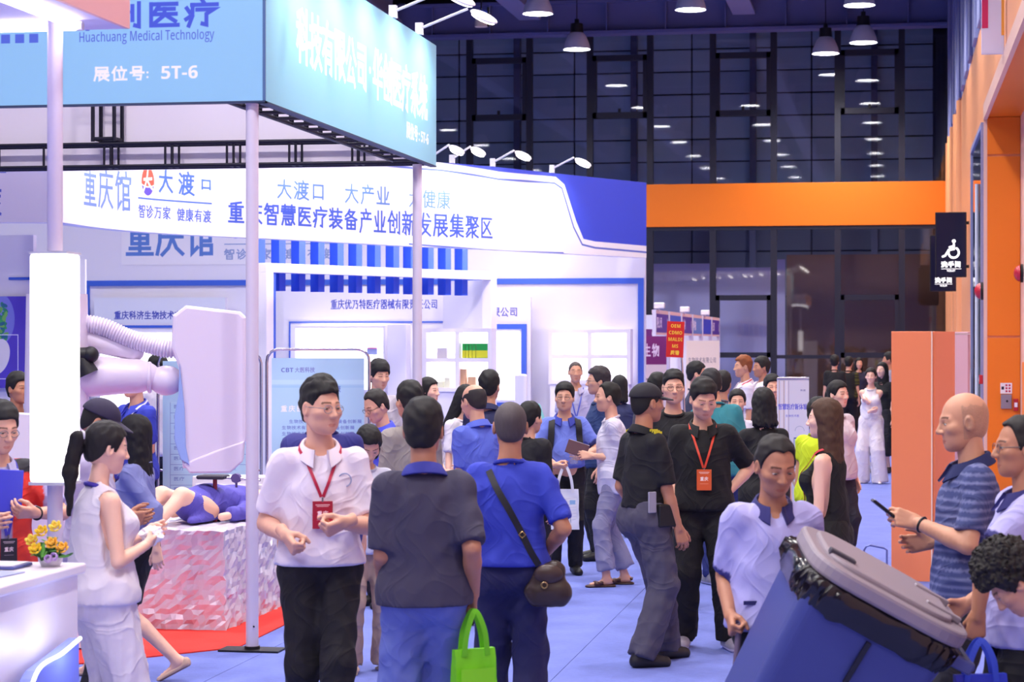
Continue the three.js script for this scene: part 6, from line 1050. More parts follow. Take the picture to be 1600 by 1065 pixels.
{ // foreground counter with papers and flowers
  const X1 = -3.45, X0 = -4.15, Z1 = -8.85, Z0 = -5.2, H = 1.05, g = thing('reception_counter', 'white reception counter with leaflets on top under the pale canopy', 'counter', V(0, 0, 0));
  mesh('top', bx(X0, X1 + 0.03, H - 0.045, H, Z1 - 0.03, Z0, 0.012), M.whiteGloss, g); mesh('side_panel', bx(X1 - 0.03, X1, 0, H - 0.045, Z1, Z0), M.whiteGloss, g); mesh('end_panel', bx(X0 + 0.02, X1 - 0.03, 0, H - 0.045, Z1, Z1 + 0.03), M.whiteGloss, g); mesh('inner_panel', bx(X0, X0 + 0.03, 0, H - 0.045, Z1, Z0), M.board, g);
  const blue = at(88, 1010, 8.75), q = thing('counter_panel', 'rounded blue counter panel with a glowing white top edge', 'panel', V(X1 + 0.06, 0, blue.z)); // stands against the counter side
  const sh = [[-0.3, 0], [-0.3, 0.46]]; for (let k = 0; k <= 6; k++) { const t = k / 6 * Math.PI / 2; sh.push([-0.3 + 0.2 * (1 - Math.cos(t)), 0.46 + 0.24 * Math.sin(t)]); } sh.push([0.3, 0.76], [0.3, 0]);
  mesh('panel', extr(sh, 0.04, 0.004).rotateY(Math.PI / 2), mat(0x7d8cf0, { roughness: 0.4 }), q); mesh('light_edge', tube([V(0.05, 0.6, 0.26), V(0.05, 0.7, 0.15), V(0.05, 0.73, -0.1), V(0.05, 0.765, -0.3)], 0.008, 20, 8), mat(0xffffff, { emissive: 0xeaf4ff, emissiveIntensity: 1.8 }), q);
  const l = new THREE.PointLight(0xdfe8ff, 0.07); l.position.set(0.12, 0.76, -0.1); l.castShadow = true; l.shadow.radius = 4; q.add(l);
  const rp = rngOf(21); for (let k = 0; k < 7; k++) { const s = mesh('leaflet', bx(-0.105, 0.105, 0, 0.004, -0.15, 0.15), mat([0xe8e6f2, 0x9fa8d8, 0xf0ecf4, 0xc8cce8][k % 4], { roughness: 0.5 })); s.position.set(X0 + 0.2 + (k % 2) * 0.3 + rp() * 0.05, H + 0.001 + k * 0.0005, -8.3 + Math.floor(k / 2) * 0.36); s.rotation.y = (rp() - 0.5) * 0.9; tag(s, ['white leaflet lying askew on the counter', 'pale blue leaflet lying on the counter', 'cream leaflet lying on the counter', 'lilac leaflet lying on the counter'][k % 4], 'leaflet', 'leaflets spread on the counter'); }
  const tr = at(72, 872, 9.25), tray = thing('document_tray', 'dark blue flat folder lying by the flowers on the counter', 'folder', V(-3.74, H + 0.002, -8.62)); mesh('cover', bx(-0.14, 0.14, 0, 0.012, -0.1, 0.1, 0.003), mat(0x5a62a8), tray); mesh('sheets', bx(-0.13, 0.13, 0.012, 0.016, -0.095, 0.095), M.white, tray);
  const fp = at(92, 868, 9.15), fl = thing('flower_arrangement', 'small arrangement of yellow roses and lilac blooms in green leaves', 'flowers', V(-3.52, H, -8.72)), rf = rngOf(8);
  mesh('bowl', new THREE.LatheGeometry([[0, 0], [0.05, 0], [0.07, 0.05], [0.06, 0.055]].map((p) => new THREE.Vector2(...p)), 20), M.white, fl);
  const leafGeo = new THREE.SphereGeometry(1, 8, 5).scale(0.035, 0.004, 0.013), lm = [mat(0x2f6b2a, { roughness: 0.6 }), mat(0x4f9a35, { roughness: 0.6 })];
  for (let k = 0; k < 70; k++) { const m = mesh('leaf', leafGeo, lm[k % 2], fl), a = rf() * 6.28, r = rf() * 0.1; m.position.set(Math.cos(a) * r, 0.05 + rf() * (0.13 - r * 0.9), Math.sin(a) * r); m.rotation.set((rf() - 0.5) * 1.6, a, (rf() - 0.3) * 1.2); }
  const petal = new THREE.SphereGeometry(1, 8, 6).scale(0.014, 0.018, 0.006), ym = [mat(0xf4cf2a), mat(0xf0b93e), mat(0xf7dd55)], heart = new THREE.SphereGeometry(0.011, 10, 8);
  for (const [x, y, z, kind] of [[-0.03, 0.19, 0.05, 0], [-0.09, 0.14, 0.04, 2], [-0.045, 0.1, 0.1, 0], [0.04, 0.13, 0.08, 1], [0.02, 0.21, -0.02, 2], [0.08, 0.1, 0.03, 1]]) { const fw = new THREE.Group(); fw.name = 'rose'; fl.add(fw); fw.position.set(x, y, z); fw.rotation.x = 0.9; for (let j = 0; j < 12; j++) { const m = mesh('petal', petal, ym[kind], fw), t = j / 6 * Math.PI * 2 + (j > 5 ? 0.5 : 0), r = j > 5 ? 0.012 : 0.026; m.position.set(Math.cos(t) * r, j > 5 ? 0.012 : 0, Math.sin(t) * r); m.rotation.set(0, -t + Math.PI / 2, 0); m.rotateX(j > 5 ? 0.3 : 0.7); } mesh('heart', heart, ym[1], fw).position.y = 0.008; }
  fl.scale.setScalar(0.78); for (const [x, y, z] of [[0.06, 0.06, 0.1], [0.035, 0.05, 0.12]]) { const fw = new THREE.Group(); fw.name = 'lilac_bloom'; fl.add(fw); fw.position.set(x, y, z); fw.rotation.x = 1.1; for (let j = 0; j < 6; j++) { const m = mesh('petal', petal, mat(0xb59ad0), fw), t = j / 6 * Math.PI * 2; m.position.set(Math.cos(t) * 0.016, 0, Math.sin(t) * 0.016); m.rotation.y = -t + Math.PI / 2; } }
  const mo = at(42, 720, 12.2), mg = thing('display_monitor', 'white monitor casing seen from behind next to the light box', 'monitor', V(mo.x, 0, mo.z), YAW + 0.3); mesh('casing', extr([[-0.13, mo.y - 0.02], [0.16, mo.y - 0.06], [0.17, mo.y + 0.2], [0.12, mo.y + 0.25], [-0.13, mo.y + 0.27]], 0.05, 0.01), M.whiteGloss, mg); mesh('stand', rod(V(0, 0, 0.02), V(0, mo.y, 0.02), 0.025), M.chrome, mg); mesh('stand_foot', new THREE.CylinderGeometry(0.2, 0.22, 0.03, 24).translate(0, 0.015, 0.02), M.chrome, mg);
}
{ // orange folding screen, roll-up banner, red placard
  const g = thing('orange_screen', 'orange folding screen with a pinkish rear leaf standing in the aisle', 'screen', V(0, 0, 0)), H = 2.08, om = mat(0xf28a5c, { roughness: 0.5 }), pk = mat(0xd9a6b0, { roughness: 0.5 });
  const leaf = (name, a, b, m) => { const d = b.clone().sub(a), l = d.length(), geo = bx(0, l, 0.01, H, -0.012, 0.012, 0.004).rotateY(Math.atan2(-d.z, d.x)).translate(a.x, 0, a.z); mesh(name, geo, m, g); };
  const A = floorAt(1393, 18.1), B = floorAt(1456, 18.0), C = floorAt(1490, 18.5), D = floorAt(1482, 19.2), E = floorAt(1514, 18.9);
  leaf('leaf', A, B, om); leaf('leaf', B.clone().add(V(0.012, 0, 0)), C, om); leaf('rear_leaf', D, E, pk); mesh('seam', rod(V(B.x, 0.01, B.z + 0.012), V(B.x, H, B.z + 0.012), 0.007, 6), mat(0xf3d8c8), g); mesh('top_rail', rod(V(C.x, H - 0.02, C.z), V(E.x, H - 0.02, E.z), 0.008, 6), M.chrome, g); mesh('prop', rod(V(C.x, H * 0.5, C.z), V(D.x, H * 0.5, D.z), 0.01, 6), M.chrome, g);
  const a = at(1214, 591, 19.2), b = at(1264, 591, 19.2), w = a.distanceTo(b), rb = thing('roll_up_banner', 'white roll-up banner with blue heading and a drawn tablet device', 'banner', V((a.x + b.x) / 2, 0, (a.z + b.z) / 2), YAW);
  const t = canvas(300, Math.round(300 * (a.y - 0.1) / w), (c, W, Hh) => {
    c.fillStyle = '#d6d8ee'; c.fillRect(0, 0, W, Hh); ['#c9b6b8', '#e4ddea', '#c2aeb4', '#e8e4f2', '#b9b4d0'].forEach((k, i) => { c.fillStyle = k; c.fillRect(16 + i * 22, 20, 10 + (i % 2) * 6, Hh * 0.42); });
    write(c, '智慧医疗新体验', 12, Hh * 0.14, 36, 56, '#6d6fd8', 0.16, 3); write(c, '生物技术医', 80, Hh * 0.2, 24, 24, '#8a8cd8', 0.12, 2); write(c, '科技', 220, Hh * 0.06, 22, 20, '#7a80b8', 0.12, 3);
    c.strokeStyle = '#5b78b4'; c.lineWidth = 7; c.strokeRect(160, Hh * 0.33, 84, Hh * 0.17); c.strokeStyle = '#aab4d4'; c.lineWidth = 6; c.beginPath(); c.arc(212, Hh * 0.29, 42, Math.PI, 0); c.stroke(); c.fillStyle = '#3f5f94'; c.fillRect(160, Hh * 0.33 - 4, 84, 12); c.fillRect(180, Hh * 0.52, 14, 26); c.fillRect(210, Hh * 0.52, 14, 26); c.beginPath(); c.moveTo(168, Hh * 0.47); c.lineTo(184, Hh * 0.43); c.lineTo(178, Hh * 0.49); c.fill();
    c.strokeStyle = '#c8b29c'; c.lineWidth = 22; c.beginPath(); c.moveTo(130, Hh * 0.55); c.lineTo(260, Hh * 0.7); c.stroke(); write(c, '生物技术', 110, Hh * 0.72, 26, 26, '#9a98c8', 0.12, 2);
  });
  mesh('sheet', bx(-w / 2, w / 2, 0.08, a.y, -0.004, 0.004), [0, 0, 0, 0, 1, 0].map((k) => (k ? mat(0xffffff, { map: t, roughness: 0.5 }) : M.white)), rb); mesh('base', bx(-w / 2 - 0.02, w / 2 + 0.02, 0, 0.08, -0.09, 0.09, 0.02), M.chrome, rb); mesh('top_rail', rod(V(-w / 2, a.y, 0), V(w / 2, a.y, 0), 0.012, 8), M.chrome, rb); mesh('pole', rod(V(0, 0.08, -0.03), V(0, a.y, -0.02), 0.01, 8), M.chrome, rb);
  const p = at(1055, 558, 21.2), s = 21.2 / FOCAL, pg = thing('red_placard', 'red placard with yellow letters on a slanting pole above the crowd', 'sign', V(p.x, 0, p.z), YAW), pt = canvas(160, 320, (c, W, Hh) => { c.fillStyle = '#d8201e'; c.fillRect(0, 0, W, Hh); ['OEM', 'CDMO', 'MALDI', 'MS'].forEach((k, i) => latin(c, k, W / 2, 40 + i * 60, 42, '#f4d23a', { align: 'center' })); write(c, '质谱', 40, 258, 38, 40, '#f4d23a', 0.16, 4); });
  const pw = 27 * s, ph = 56 * s; mesh('board', new THREE.BoxGeometry(pw, ph, 0.012).rotateZ(-0.04).translate(0, p.y + ph / 2, 0), [0, 0, 0, 0, 1, 0].map((k) => (k ? mat(0xffffff, { map: pt, roughness: 0.5 }) : mat(0xd8201e))), pg); mesh('pole', rod(V(0.16, 0, -0.02), V(0.05, p.y + ph * 0.7, -0.02), 0.012, 8), M.chrome, pg); mesh('foot', new THREE.CylinderGeometry(0.16, 0.18, 0.03, 20).translate(0.16, 0.015, -0.02), M.blackMetal, pg);
  const e = at(1098, 532, 30.5), eg = thing('roll_up_banner', 'cream roll-up banner with grey lines before the small booths', 'banner', V(e.x, 0, e.z), YAW + 0.3), et = canvas(160, 420, (c, W, Hh) => { c.fillStyle = '#e9d9cc'; c.fillRect(0, 0, W, Hh); write(c, '生物技术有限公司', 10, 50, 15, 18, '#8b7f84', 0.1, 2); for (let k = 0; k < 5; k++) { c.fillStyle = '#c8b8ae'; c.fillRect(20, 110 + k * 26, 110 - (k % 2) * 30, 6); } c.strokeStyle = '#3c9ab0'; c.lineWidth = 10; c.beginPath(); c.arc(90, 330, 70, 3.4, 5.6); c.stroke(); });
  mesh('sheet', bx(-0.25, 0.25, 0.06, e.y, -0.004, 0.004), [0, 0, 0, 0, 1, 0].map((k) => (k ? mat(0xffffff, { map: et }) : M.white)), eg); mesh('base', bx(-0.27, 0.27, 0, 0.06, -0.08, 0.08, 0.015), M.chrome, eg);
  const m = at(1020, 525, 31.8), mg = thing('roll_up_banner', 'pale roll-up banner with a plum heading beside the blue border', 'banner', V(m.x, 0, m.z), YAW), mt = canvas(128, 360, (c, W, Hh) => { c.fillStyle = '#e6d2d2'; c.fillRect(0, 0, W, Hh); c.fillStyle = '#7a1a6a'; c.fillRect(0, 0, W, 74); write(c, '生物', 20, 20, 34, 34, '#f0dcec', 0.14, 6); c.fillStyle = '#9a8088'; for (let k = 0; k < 7; k++) c.fillRect(18, 110 + k * 32, 70 - (k % 3) * 14, 5); });
  mesh('sheet', bx(-0.2, 0.2, 0.06, m.y, -0.004, 0.004), [0, 0, 0, 0, 1, 0].map((k) => (k ? mat(0xffffff, { map: mt }) : M.white)), mg); mesh('base', bx(-0.22, 0.22, 0, 0.06, -0.08, 0.08, 0.015), M.chrome, mg);
}
{ // treatment couch and counter in the pavilion
  const p = floorAt(858, 26.6), g = thing('treatment_couch', 'teal padded treatment couch with raised back beside the lit shelves', 'couch', p, 0.9), tm = mat(0x6fb0b8, { roughness: 0.5 });
  mesh('seat_pad', bx(-0.22, 0.22, 0.55, 0.66, -0.1, 0.9, 0.04), tm, g); mesh('back_pad', bx(-0.2, 0.2, 0, 0.62, -0.05, 0.05, 0.04).rotateX(-0.45).translate(0, 0.66, -0.14), tm, g); mesh('base', [bx(-0.24, 0.24, 0, 0.1, 0.0, 0.8, 0.02), bx(-0.1, 0.1, 0.1, 0.55, 0.25, 0.55, 0.02)], M.whiteGloss, g); mesh('lamp_wing', bx(-0.4, -0.34, 0.7, 1.6, -0.2, 0.0, 0.03), M.whiteGloss, g);
  const c = at(828, 668, 24.2), cg = thing('white_counter', 'low white counter carrying two small grey devices in the pavilion', 'counter', V(c.x, 0, c.z)); mesh('top', bx(-0.42, 0.42, 0.86, 0.92, -0.25, 0.25, 0.02), M.whiteGloss, cg); mesh('body', bx(-0.38, 0.38, 0, 0.86, -0.22, 0.22), M.board, cg);
  for (const [dx, lab, col] of [[-0.22, 'small grey-blue device with round dial on the white counter', 0x8f93b8], [0.16, 'small violet-grey screen box on the white counter', 0x7f80b8]]) { const b = thing('tabletop_device', lab, 'device', V(c.x + dx, 0.92, c.z)); mesh('housing', bx(-0.1, 0.1, 0, 0.17, -0.08, 0.06, 0.015), mat(0xb9aab4), b); mesh('front', bx(-0.08, 0.08, 0.02, 0.15, 0.06, 0.066), mat(col), b); mesh('dial', new THREE.CylinderGeometry(0.022, 0.022, 0.012, 16).rotateX(Math.PI / 2).translate(0, 0.1, 0.07), mat(0x3d5f86), b); }
}
{ // tilted wheelie bin
  const c = at(1359, 934, 8.35), g = thing('wheelie_bin', 'blue wheelie bin with grey lid and black liner, tipped onto its wheels', 'bin', c, YAW); // origin at the rim centre
  const q = new THREE.Quaternion().setFromEuler(new THREE.Euler(9 * D2R, 0.0, -29 * D2R)), tilt = (geo) => geo.applyQuaternion(q);
  const bodyM = mat(0x3a4384, { roughness: 0.45 }), lidM = mat(0x8a7f8a, { roughness: 0.5 }), Wt = 0.62, Dt = 0.58, Wb = 0.5, Db = 0.46, Hb = 0.94;
  let b = new RoundedBoxGeometry(Wt, Hb, Dt, 4, 0.06).translate(0, -Hb / 2, 0); { const p = b.attributes.position; for (let i = 0; i < p.count; i++) { const k = -p.getY(i) / Hb; p.setX(i, p.getX(i) * (1 + (Wb / Wt - 1) * k)); p.setZ(i, p.getZ(i) * (1 + (Db / Dt - 1) * k)); } b.computeVertexNormals(); }
  mesh('tub', tilt(b), bodyM, g);
  const lidPts = []; for (let k = 0; k < 40; k++) { const t = k / 40 * Math.PI * 2, n = 4.5, cx = Math.sign(Math.cos(t)) * Math.abs(Math.cos(t)) ** (2 / n), cz = Math.sign(Math.sin(t)) * Math.abs(Math.sin(t)) ** (2 / n); lidPts.push([cx * 0.325, cz * 0.31]); }
  mesh('lid', tilt(extr(lidPts, 0.035, 0.014).rotateX(-Math.PI / 2).translate(0.01, 0.045, 0)), lidM, g); mesh('lid_panel', tilt(extr(lidPts.map(([x, y]) => [x * 0.82, y * 0.8]), 0.012, 0.01).rotateX(-Math.PI / 2).translate(0.0, 0.09, 0)), lidM, g);
  for (const s of [-1, 1]) mesh('lid_rib', tilt(bx(0.16, 0.31, 0.095, 0.12, s * 0.12 - 0.015, s * 0.12 + 0.015, 0.006)), lidM, g); mesh('lid_latch', tilt(bx(-0.27, -0.16, 0.1, 0.125, 0.13, 0.17, 0.006)), mat(0x3a3644), g);
  // crumpled liner hanging over the rim
  const lp = [], li = [], n = 120, rows = [[0.0, 0.035, 0.012], [0.03, 0.018, 0.03], [0.028, -0.03, 0.024], [0.02, -0.065, 0.016], [0.01, -0.085, 0.006]];
  for (let k = 0; k <= n; k++) { const t = k / n * Math.PI * 2, m = 5, cx = Math.sign(Math.cos(t)) * Math.abs(Math.cos(t)) ** (2 / m), cz = Math.sign(Math.sin(t)) * Math.abs(Math.sin(t)) ** (2 / m); rows.forEach(([o, y, a], j) => { const w = N3(t * 9, j * 1.7, 2) + 0.6 * N3(t * 24, j * 2.3, 8), f = 1 + (o + a * w) / 0.32; lp.push(cx * 0.315 * f, y + a * 0.8 * N3(t * 13, j, 5) - (j === 4 ? 0.05 * Math.max(0, N3(t * 3, 1, 1)) : 0), cz * 0.295 * f); if (k < n && j < 4) { const i0 = k * 5 + j; li.push(i0, i0 + 1, i0 + 6, i0, i0 + 6, i0 + 5); } }); }
  const lg = new THREE.BufferGeometry(); lg.setAttribute('position', new THREE.Float32BufferAttribute(lp, 3)); lg.setIndex(li); lg.computeVertexNormals(); mesh('liner', tilt(lg), mat(0x141019, { roughness: 0.16, side: THREE.DoubleSide }), g);
  mesh('liner_tail', tilt(bx(-0.01, 0.012, -0.28, -0.1, 0.285, 0.296, 0.003)), mat(0x141019, { roughness: 0.25 }), g);
  mesh('handle', tilt(merge([rod(V(0.4, -0.01, -0.24), V(0.4, -0.01, 0.24), 0.016, 12), bx(0.29, 0.41, -0.04, 0.01, -0.25, -0.21, 0.01), bx(0.29, 0.41, -0.04, 0.01, 0.21, 0.25, 0.01)])), mat(0x4a4f84), g);
  for (const s of [-1, 1]) { const wl = mesh('wheel', tilt(new THREE.CylinderGeometry(0.1, 0.1, 0.05, 24).rotateX(Math.PI / 2).translate(0.22, -0.9, s * 0.26)), M.black, g); mesh('hub', tilt(new THREE.CylinderGeometry(0.04, 0.04, 0.06, 16).rotateX(Math.PI / 2).translate(0.22, -0.9, s * 0.26)), M.dome, wl); }
  g.updateMatrixWorld(true); const box = new THREE.Box3().setFromObject(g); g.userData.low = box.min.y;
  const tp = at(1372, 872, 19.5), lt = thing('luggage_trolley', 'small trolley with a pale blue tube handle behind the bin', 'trolley', floorAt(1366, 17.2), YAW); // bent tube handle seen over the lid
  mesh('tube_handle', polyTube([V(-0.08, 0.02, 0), V(-0.08, 0.36, 0), V(-0.05, 0.39, 0), V(0.1, 0.36, 0), V(0.1, 0.02, 0)], 0.008, 8), mat(0x7a86c8, { roughness: 0.4, metalness: 0.5 }), lt); mesh('deck', bx(-0.16, 0.18, 0.0, 0.03, -0.2, 0.12, 0.01), M.black, lt);
}
// ---------------------------------------------------------------- the crowd
const P = person, black = 0x100f14;
// hand-held bag with handles: hangs below the given hand, faces the camera side
function toteBag(name, label, at0, w, h, dpt, handle, m, hm, turn, print) {
  const g = thing(name, label, 'bag', at0.clone().add(V(0, -handle - h, 0)), turn);
  let b = new THREE.BoxGeometry(w, h, dpt, 10, 10, 4).translate(0, h / 2, 0); const p = b.attributes.position; for (let i = 0; i < p.count; i++) { const y = p.getY(i) / h, k = 1 - y * 0.75; p.setZ(i, p.getZ(i) * k + 0.012 * N3(p.getX(i) * 12, y * 5, 3)); p.setX(i, p.getX(i) * (1 - 0.04 * y) + 0.006 * N3(p.getY(i) * 14, 2, p.getZ(i) * 9)); } b.computeVertexNormals();
  mesh('sack', b, m, g);
  for (const s of [-1, 1]) mesh('handle', strap([V(-w * 0.28, h - 0.03, s * dpt * 0.16), V(-w * 0.2, h + handle * 0.5, s * 0.02), V(0, h + handle, s * 0.012), V(w * 0.2, h + handle * 0.5, s * 0.02), V(w * 0.28, h - 0.03, s * dpt * 0.16)], [V(0, 0.01, s), V(0, 0.01, s), V(0, 0.4, s), V(0, 0.01, s), V(0, 0.01, s)], 0.024, 0.003), hm, g);
  if (print) mesh('print', new THREE.PlaneGeometry(w * 0.8, h * 0.7).translate(0, h * 0.45, dpt * 0.36), mat(0xffffff, { map: print, roughness: 0.5, polygonOffset: true, polygonOffsetFactor: -1 }), g);
  return g;
}
function bottle(at0, label, r = 0.031, h = 0.2) { const g = thing('water_bottle', label, 'bottle', at0); mesh('body', new THREE.LatheGeometry([[0, 0], [r * 0.9, 0], [r, 0.01], [r, h * 0.32], [r * 0.9, h * 0.4], [r, h * 0.48], [r, h * 0.68], [r * 0.45, h * 0.86], [r * 0.42, h * 0.92], [0, h * 0.92]].map((p) => new THREE.Vector2(...p)), 20), mat(0xf2f2fa, { physical: true, transmission: 0.85, roughness: 0.12, thickness: 0 }), g); mesh('cap', new THREE.CylinderGeometry(r * 0.5, r * 0.5, h * 0.1, 16).translate(0, h * 0.95, 0), mat(0xe8e8f0), g); return g; }

// man in white polo with red lanyard
const whitePolo = P({ px: 500, d: 10.0, h: 1.84, yaw: 4, skin: 'light', face: 'full', girth: 1.0, hair: ['quiff', 0x0c0a0d], head: { yaw: 34, pitch: 2 }, glasses: 0x8a8a94, label: 'young man in white polo with red lanyard and black trousers',
  top: { color: 0xe6dcea, collar: true, hem: 0.945, sleeve: 0.8, loose: 0.02 }, bottom: { color: 0x120f18 }, lanyard: { color: 0xb81840, badge: 0xa81434, y: 1.23, bw: 0.092, bh: 0.125 },
  arms: { R: { to: [0.16, 1.07, 0.16], pose: 'grip', hint: [0.35, -0.4, -0.8], dir: [-0.4, -0.6, 0.7] }, L: { to: [0.09, 1.13, 0.26], pose: 'grip', hint: [0.5, -0.4, -0.7], dir: [-0.8, -0.3, 0.4] } }, legs: { R: { at: [0.06, -0.16], lift: 14 }, L: { at: [0.04, 0.22] } },
  extras: (c) => { const q = c.front(0.1, 1.3, 0.004); mesh('chest_emblem', new THREE.TorusGeometry(0.03, 0.003, 6, 24).translate(q.x, q.y, q.z), plainMat(0x9aa6cc), c.G); } });
// grey shirt, seen from behind, with green bag
const greyBack = P({ px: 662, d: 9.3, h: 1.735, yaw: 184, skin: 'tan', girth: 1.02, hair: ['short', 0x120f12], head: { yaw: -12 }, label: 'man in dark slate short-sleeved shirt seen from behind, carrying a green bag',
  top: { color: 0x3d3a50, hem: 0.885, sleeve: 0.92, loose: 0.018, sleeveLoose: 0.016, collar: true, collarColor: 0x3a3f9c, flare: 0.02 }, bottom: { color: 0x6472b4, cuff: 0.085, knee: 0.09 },
  arms: { R: { to: [0.215, 0.93, 0.0], pose: 'grip' }, L: { to: [0.17, 0.98, 0.18], pose: 'relax' } }, legs: { R: { at: [0.1, 0.12] }, L: { at: [0.1, -0.1], lift: 10 } } });
{ const t = canvas(160, 180, (c, W, H) => { c.fillStyle = '#88e020'; c.fillRect(0, 0, W, H); write(c, '医疗', 70, 50, 30, 30, '#a8e070', 0.12, 4); write(c, '健康', 50, 110, 36, 36, '#a08060', 0.1, 4); });
  toteBag('green_tote_bag', 'bright green tote bag held by the man in slate shirt', greyBack.world(greyBack.J.R.grip.clone().add(V(-0.02, 0, -0.1))), 0.2, 0.4, 0.11, 0.16, mat(0x7ad81a, { roughness: 0.5 }), mat(0x6cc818), YAW + 0.5, t); }
// blue T-shirt, crossbody bag
const blueBack = P({ px: 797, d: 10.5, h: 1.7, yaw: 176, skin: 'tan', girth: 1.0, face: 'shaved', hair: ['buzz', 0x4c4448], head: { yaw: 6 }, label: 'man in royal blue T-shirt seen from behind with black cross-body strap',
  top: { color: 0x2c3bb0, hem: 0.95, sleeve: 0.85, loose: 0.02 }, bottom: { color: 0x1f2150, cuff: 0.08, knee: 0.085 }, arms: { R: { to: [0.17, 1.0, 0.1], hint: [0.5, -0.3, -0.6], pose: 'hold' }, L: { to: [0.25, 0.98, 0.06], pose: 'grip' } }, legs: { R: { at: [0.1, -0.06] }, L: { at: [0.1, 0.1] } },
  extras: (c) => { const pts = [[0.1, 1.42], [0.06, 1.34], [0.0, 1.24], [-0.06, 1.13], [-0.11, 1.03], [-0.15, 0.96]].map(([x, y]) => c.back(x, y, 0.006)); mesh('bag_strap', strap(pts, pts.map((p) => V(p.x * 0.6, 0.05, -1).normalize()), 0.032, 0.004), plainMat(0x14121c, 0.5), c.G); const b = c.back(-0.07, 1.11, 0.012); mesh('strap_buckle', new THREE.TorusGeometry(0.016, 0.004, 6, 4).translate(b.x, b.y, b.z), plainMat(0xb09060, 0.3, { metalness: 0.8 }), c.G); } });
{ const w = blueBack.world(V(-0.19, 0.9, -0.1)), g = thing('crossbody_bag', 'dark brown leather cross-body bag on the hip of the man in blue T-shirt', 'bag', w.clone().add(V(0, -0.16, 0)), YAW);
  const f = new Field([-0.13, -0.04, -0.09], [0.13, 0.28, 0.09], 0.009); f.add({ a: V(-0.045, 0.06, 0), b: V(0.045, 0.06, 0), ra: 0.07, n: V(0, 0, 1), q: 0.6 }).add({ a: V(-0.03, 0.13, 0), b: V(0.03, 0.16, 0), ra: 0.055, n: V(0, 0, 1), q: 0.6 }); f.each((x, y, z, d) => d - 0.006 * N3(x * 20, y * 20, z * 20)); mesh('pouch', f.mesh(), cloth(0x3a2c28, { roughness: 0.35 }), g);
  mesh('flap', ball(V(0, 0.15, 0.022), 0.07, 0.05, 0.03), plainMat(0x453430, 0.35), g); mesh('buckle', new THREE.TorusGeometry(0.014, 0.004, 6, 16).translate(-0.02, 0.1, 0.052), plainMat(0xb8a070, 0.3, { metalness: 0.9 }), g); }
{ const w = blueBack.world(blueBack.J.L.grip); bottle(w.clone().add(V(0, -0.08, 0)), 'clear water bottle in the left hand of the man in blue T-shirt', 0.032, 0.17); }
// woman in white with ponytail
const whiteWoman = P({ px: 158, d: 9.7, h: 1.63, fem: true, yaw: 112, skin: 'fair', hair: ['ponytail', 0x120d12], head: { yaw: -6, pitch: 8 }, label: 'woman in sleeveless white top and wide white trousers with a long ponytail',
  top: { color: 0xe2dbe6, sleeve: 0, hem: 0.9, loose: 0.022, flare: 0.03, armhole: 0.02, bandColor: 0x4a3cb0, name: 'blouse' }, bottom: { color: 0xdfd8e4, type: 'wide', loose: 0.03, fold: 0.016 }, shoes: { color: 0xe0dce4, kind: 'flat' }, arms: { R: { to: [0.08, 1.17, 0.2], pose: 'hold', hint: [0.5, -0.6, -0.6] }, L: { to: [0.05, 1.2, 0.24], pose: 'hold' } },
  extras: (c) => mesh('hair_tie', new THREE.TorusGeometry(0.022, 0.008, 8, 18).applyMatrix4(c.HM.clone().multiply(new THREE.Matrix4().makeTranslation(0, 0.042, -0.128))), plainMat(0xd8d4e0, 0.3), c.G) });
{ const w = whiteWoman.world(whiteWoman.J.R.grip), g = thing('paper_tissue', 'crumpled white tissue in the hand of the woman in white', 'tissue', w); let b = new THREE.IcosahedronGeometry(0.05, 4); const p = b.attributes.position; for (let i = 0; i < p.count; i++) { const k = 1 + 0.5 * N3(p.getX(i) * 40, p.getY(i) * 40, p.getZ(i) * 40); p.setXYZ(i, p.getX(i) * k, p.getY(i) * k * 0.8, p.getZ(i) * k); } b.computeVertexNormals(); mesh('tissue', b, plainMat(0xf0ecf2, 0.9), g); }
// walking woman in grey-blue shirt
P({ px: 213, d: 12.9, h: 1.6, fem: true, yaw: -108, skin: 'fair', hair: ['verylong', 0x0e0a10], label: 'walking woman with long black hair, grey-blue shirt and black skirt',
  top: { color: 0x7c82ba, sleeve: 1.88, tucked: true, loose: 0.02, collar: true }, bottom: { type: 'skirt', hem: 0.5, color: 0x14131c, flare: 0.15 }, shoes: { kind: 'flat', color: 0xc8a694 }, arms: { L: { to: [0.2, 0.86, -0.2], hint: [0.3, 0, -1] }, R: { to: [0.2, 0.95, 0.2] } }, legs: { L: { at: [0.07, -0.3], lift: 28, yaw: 0 }, R: { at: [0.07, 0.34], yaw: 0 } } });
// red vest attendant
const vest = P({ px: -3, d: 10.9, h: 1.68, yaw: 18, skin: 'light', hair: ['short', 0x100e12], glasses: 0x6a6a74, head: { pitch: 14, yaw: 10 }, watch: ['L', 0x15141c], label: 'attendant in red vest over lilac shirt holding a blue folder behind the counter',
  top: { color: 0xffffff, sleeve: 0.85, hem: 0.85, loose: 0.026, collar: true, collarColor: 0xb4b2d8, name: 'vest', pattern: (x, y, z) => (Math.abs(x) > 0.2 ? [0.42, 0.4, 0.66] : z > 0.02 && Math.abs(x) < 0.03 + Math.max(0, y - 1.2) * 0.16 ? [0.45, 0.43, 0.68] : y > 1.4 && z > -0.02 ? [0.03, 0.03, 0.04] : [0.75, 0.045, 0.03]) }, bottom: { color: 0x17151e }, arms: { L: { to: [0.1, 1.2, 0.28], pose: 'hold', hint: [1, -0.4, -0.3], dir: [-0.9, 0.1, 0.3] }, R: { to: [0.12, 1.15, 0.26], pose: 'hold' } }, lanyard: { color: 0x4a46c0, badge: 0x2a2a34, y: 1.08 } });
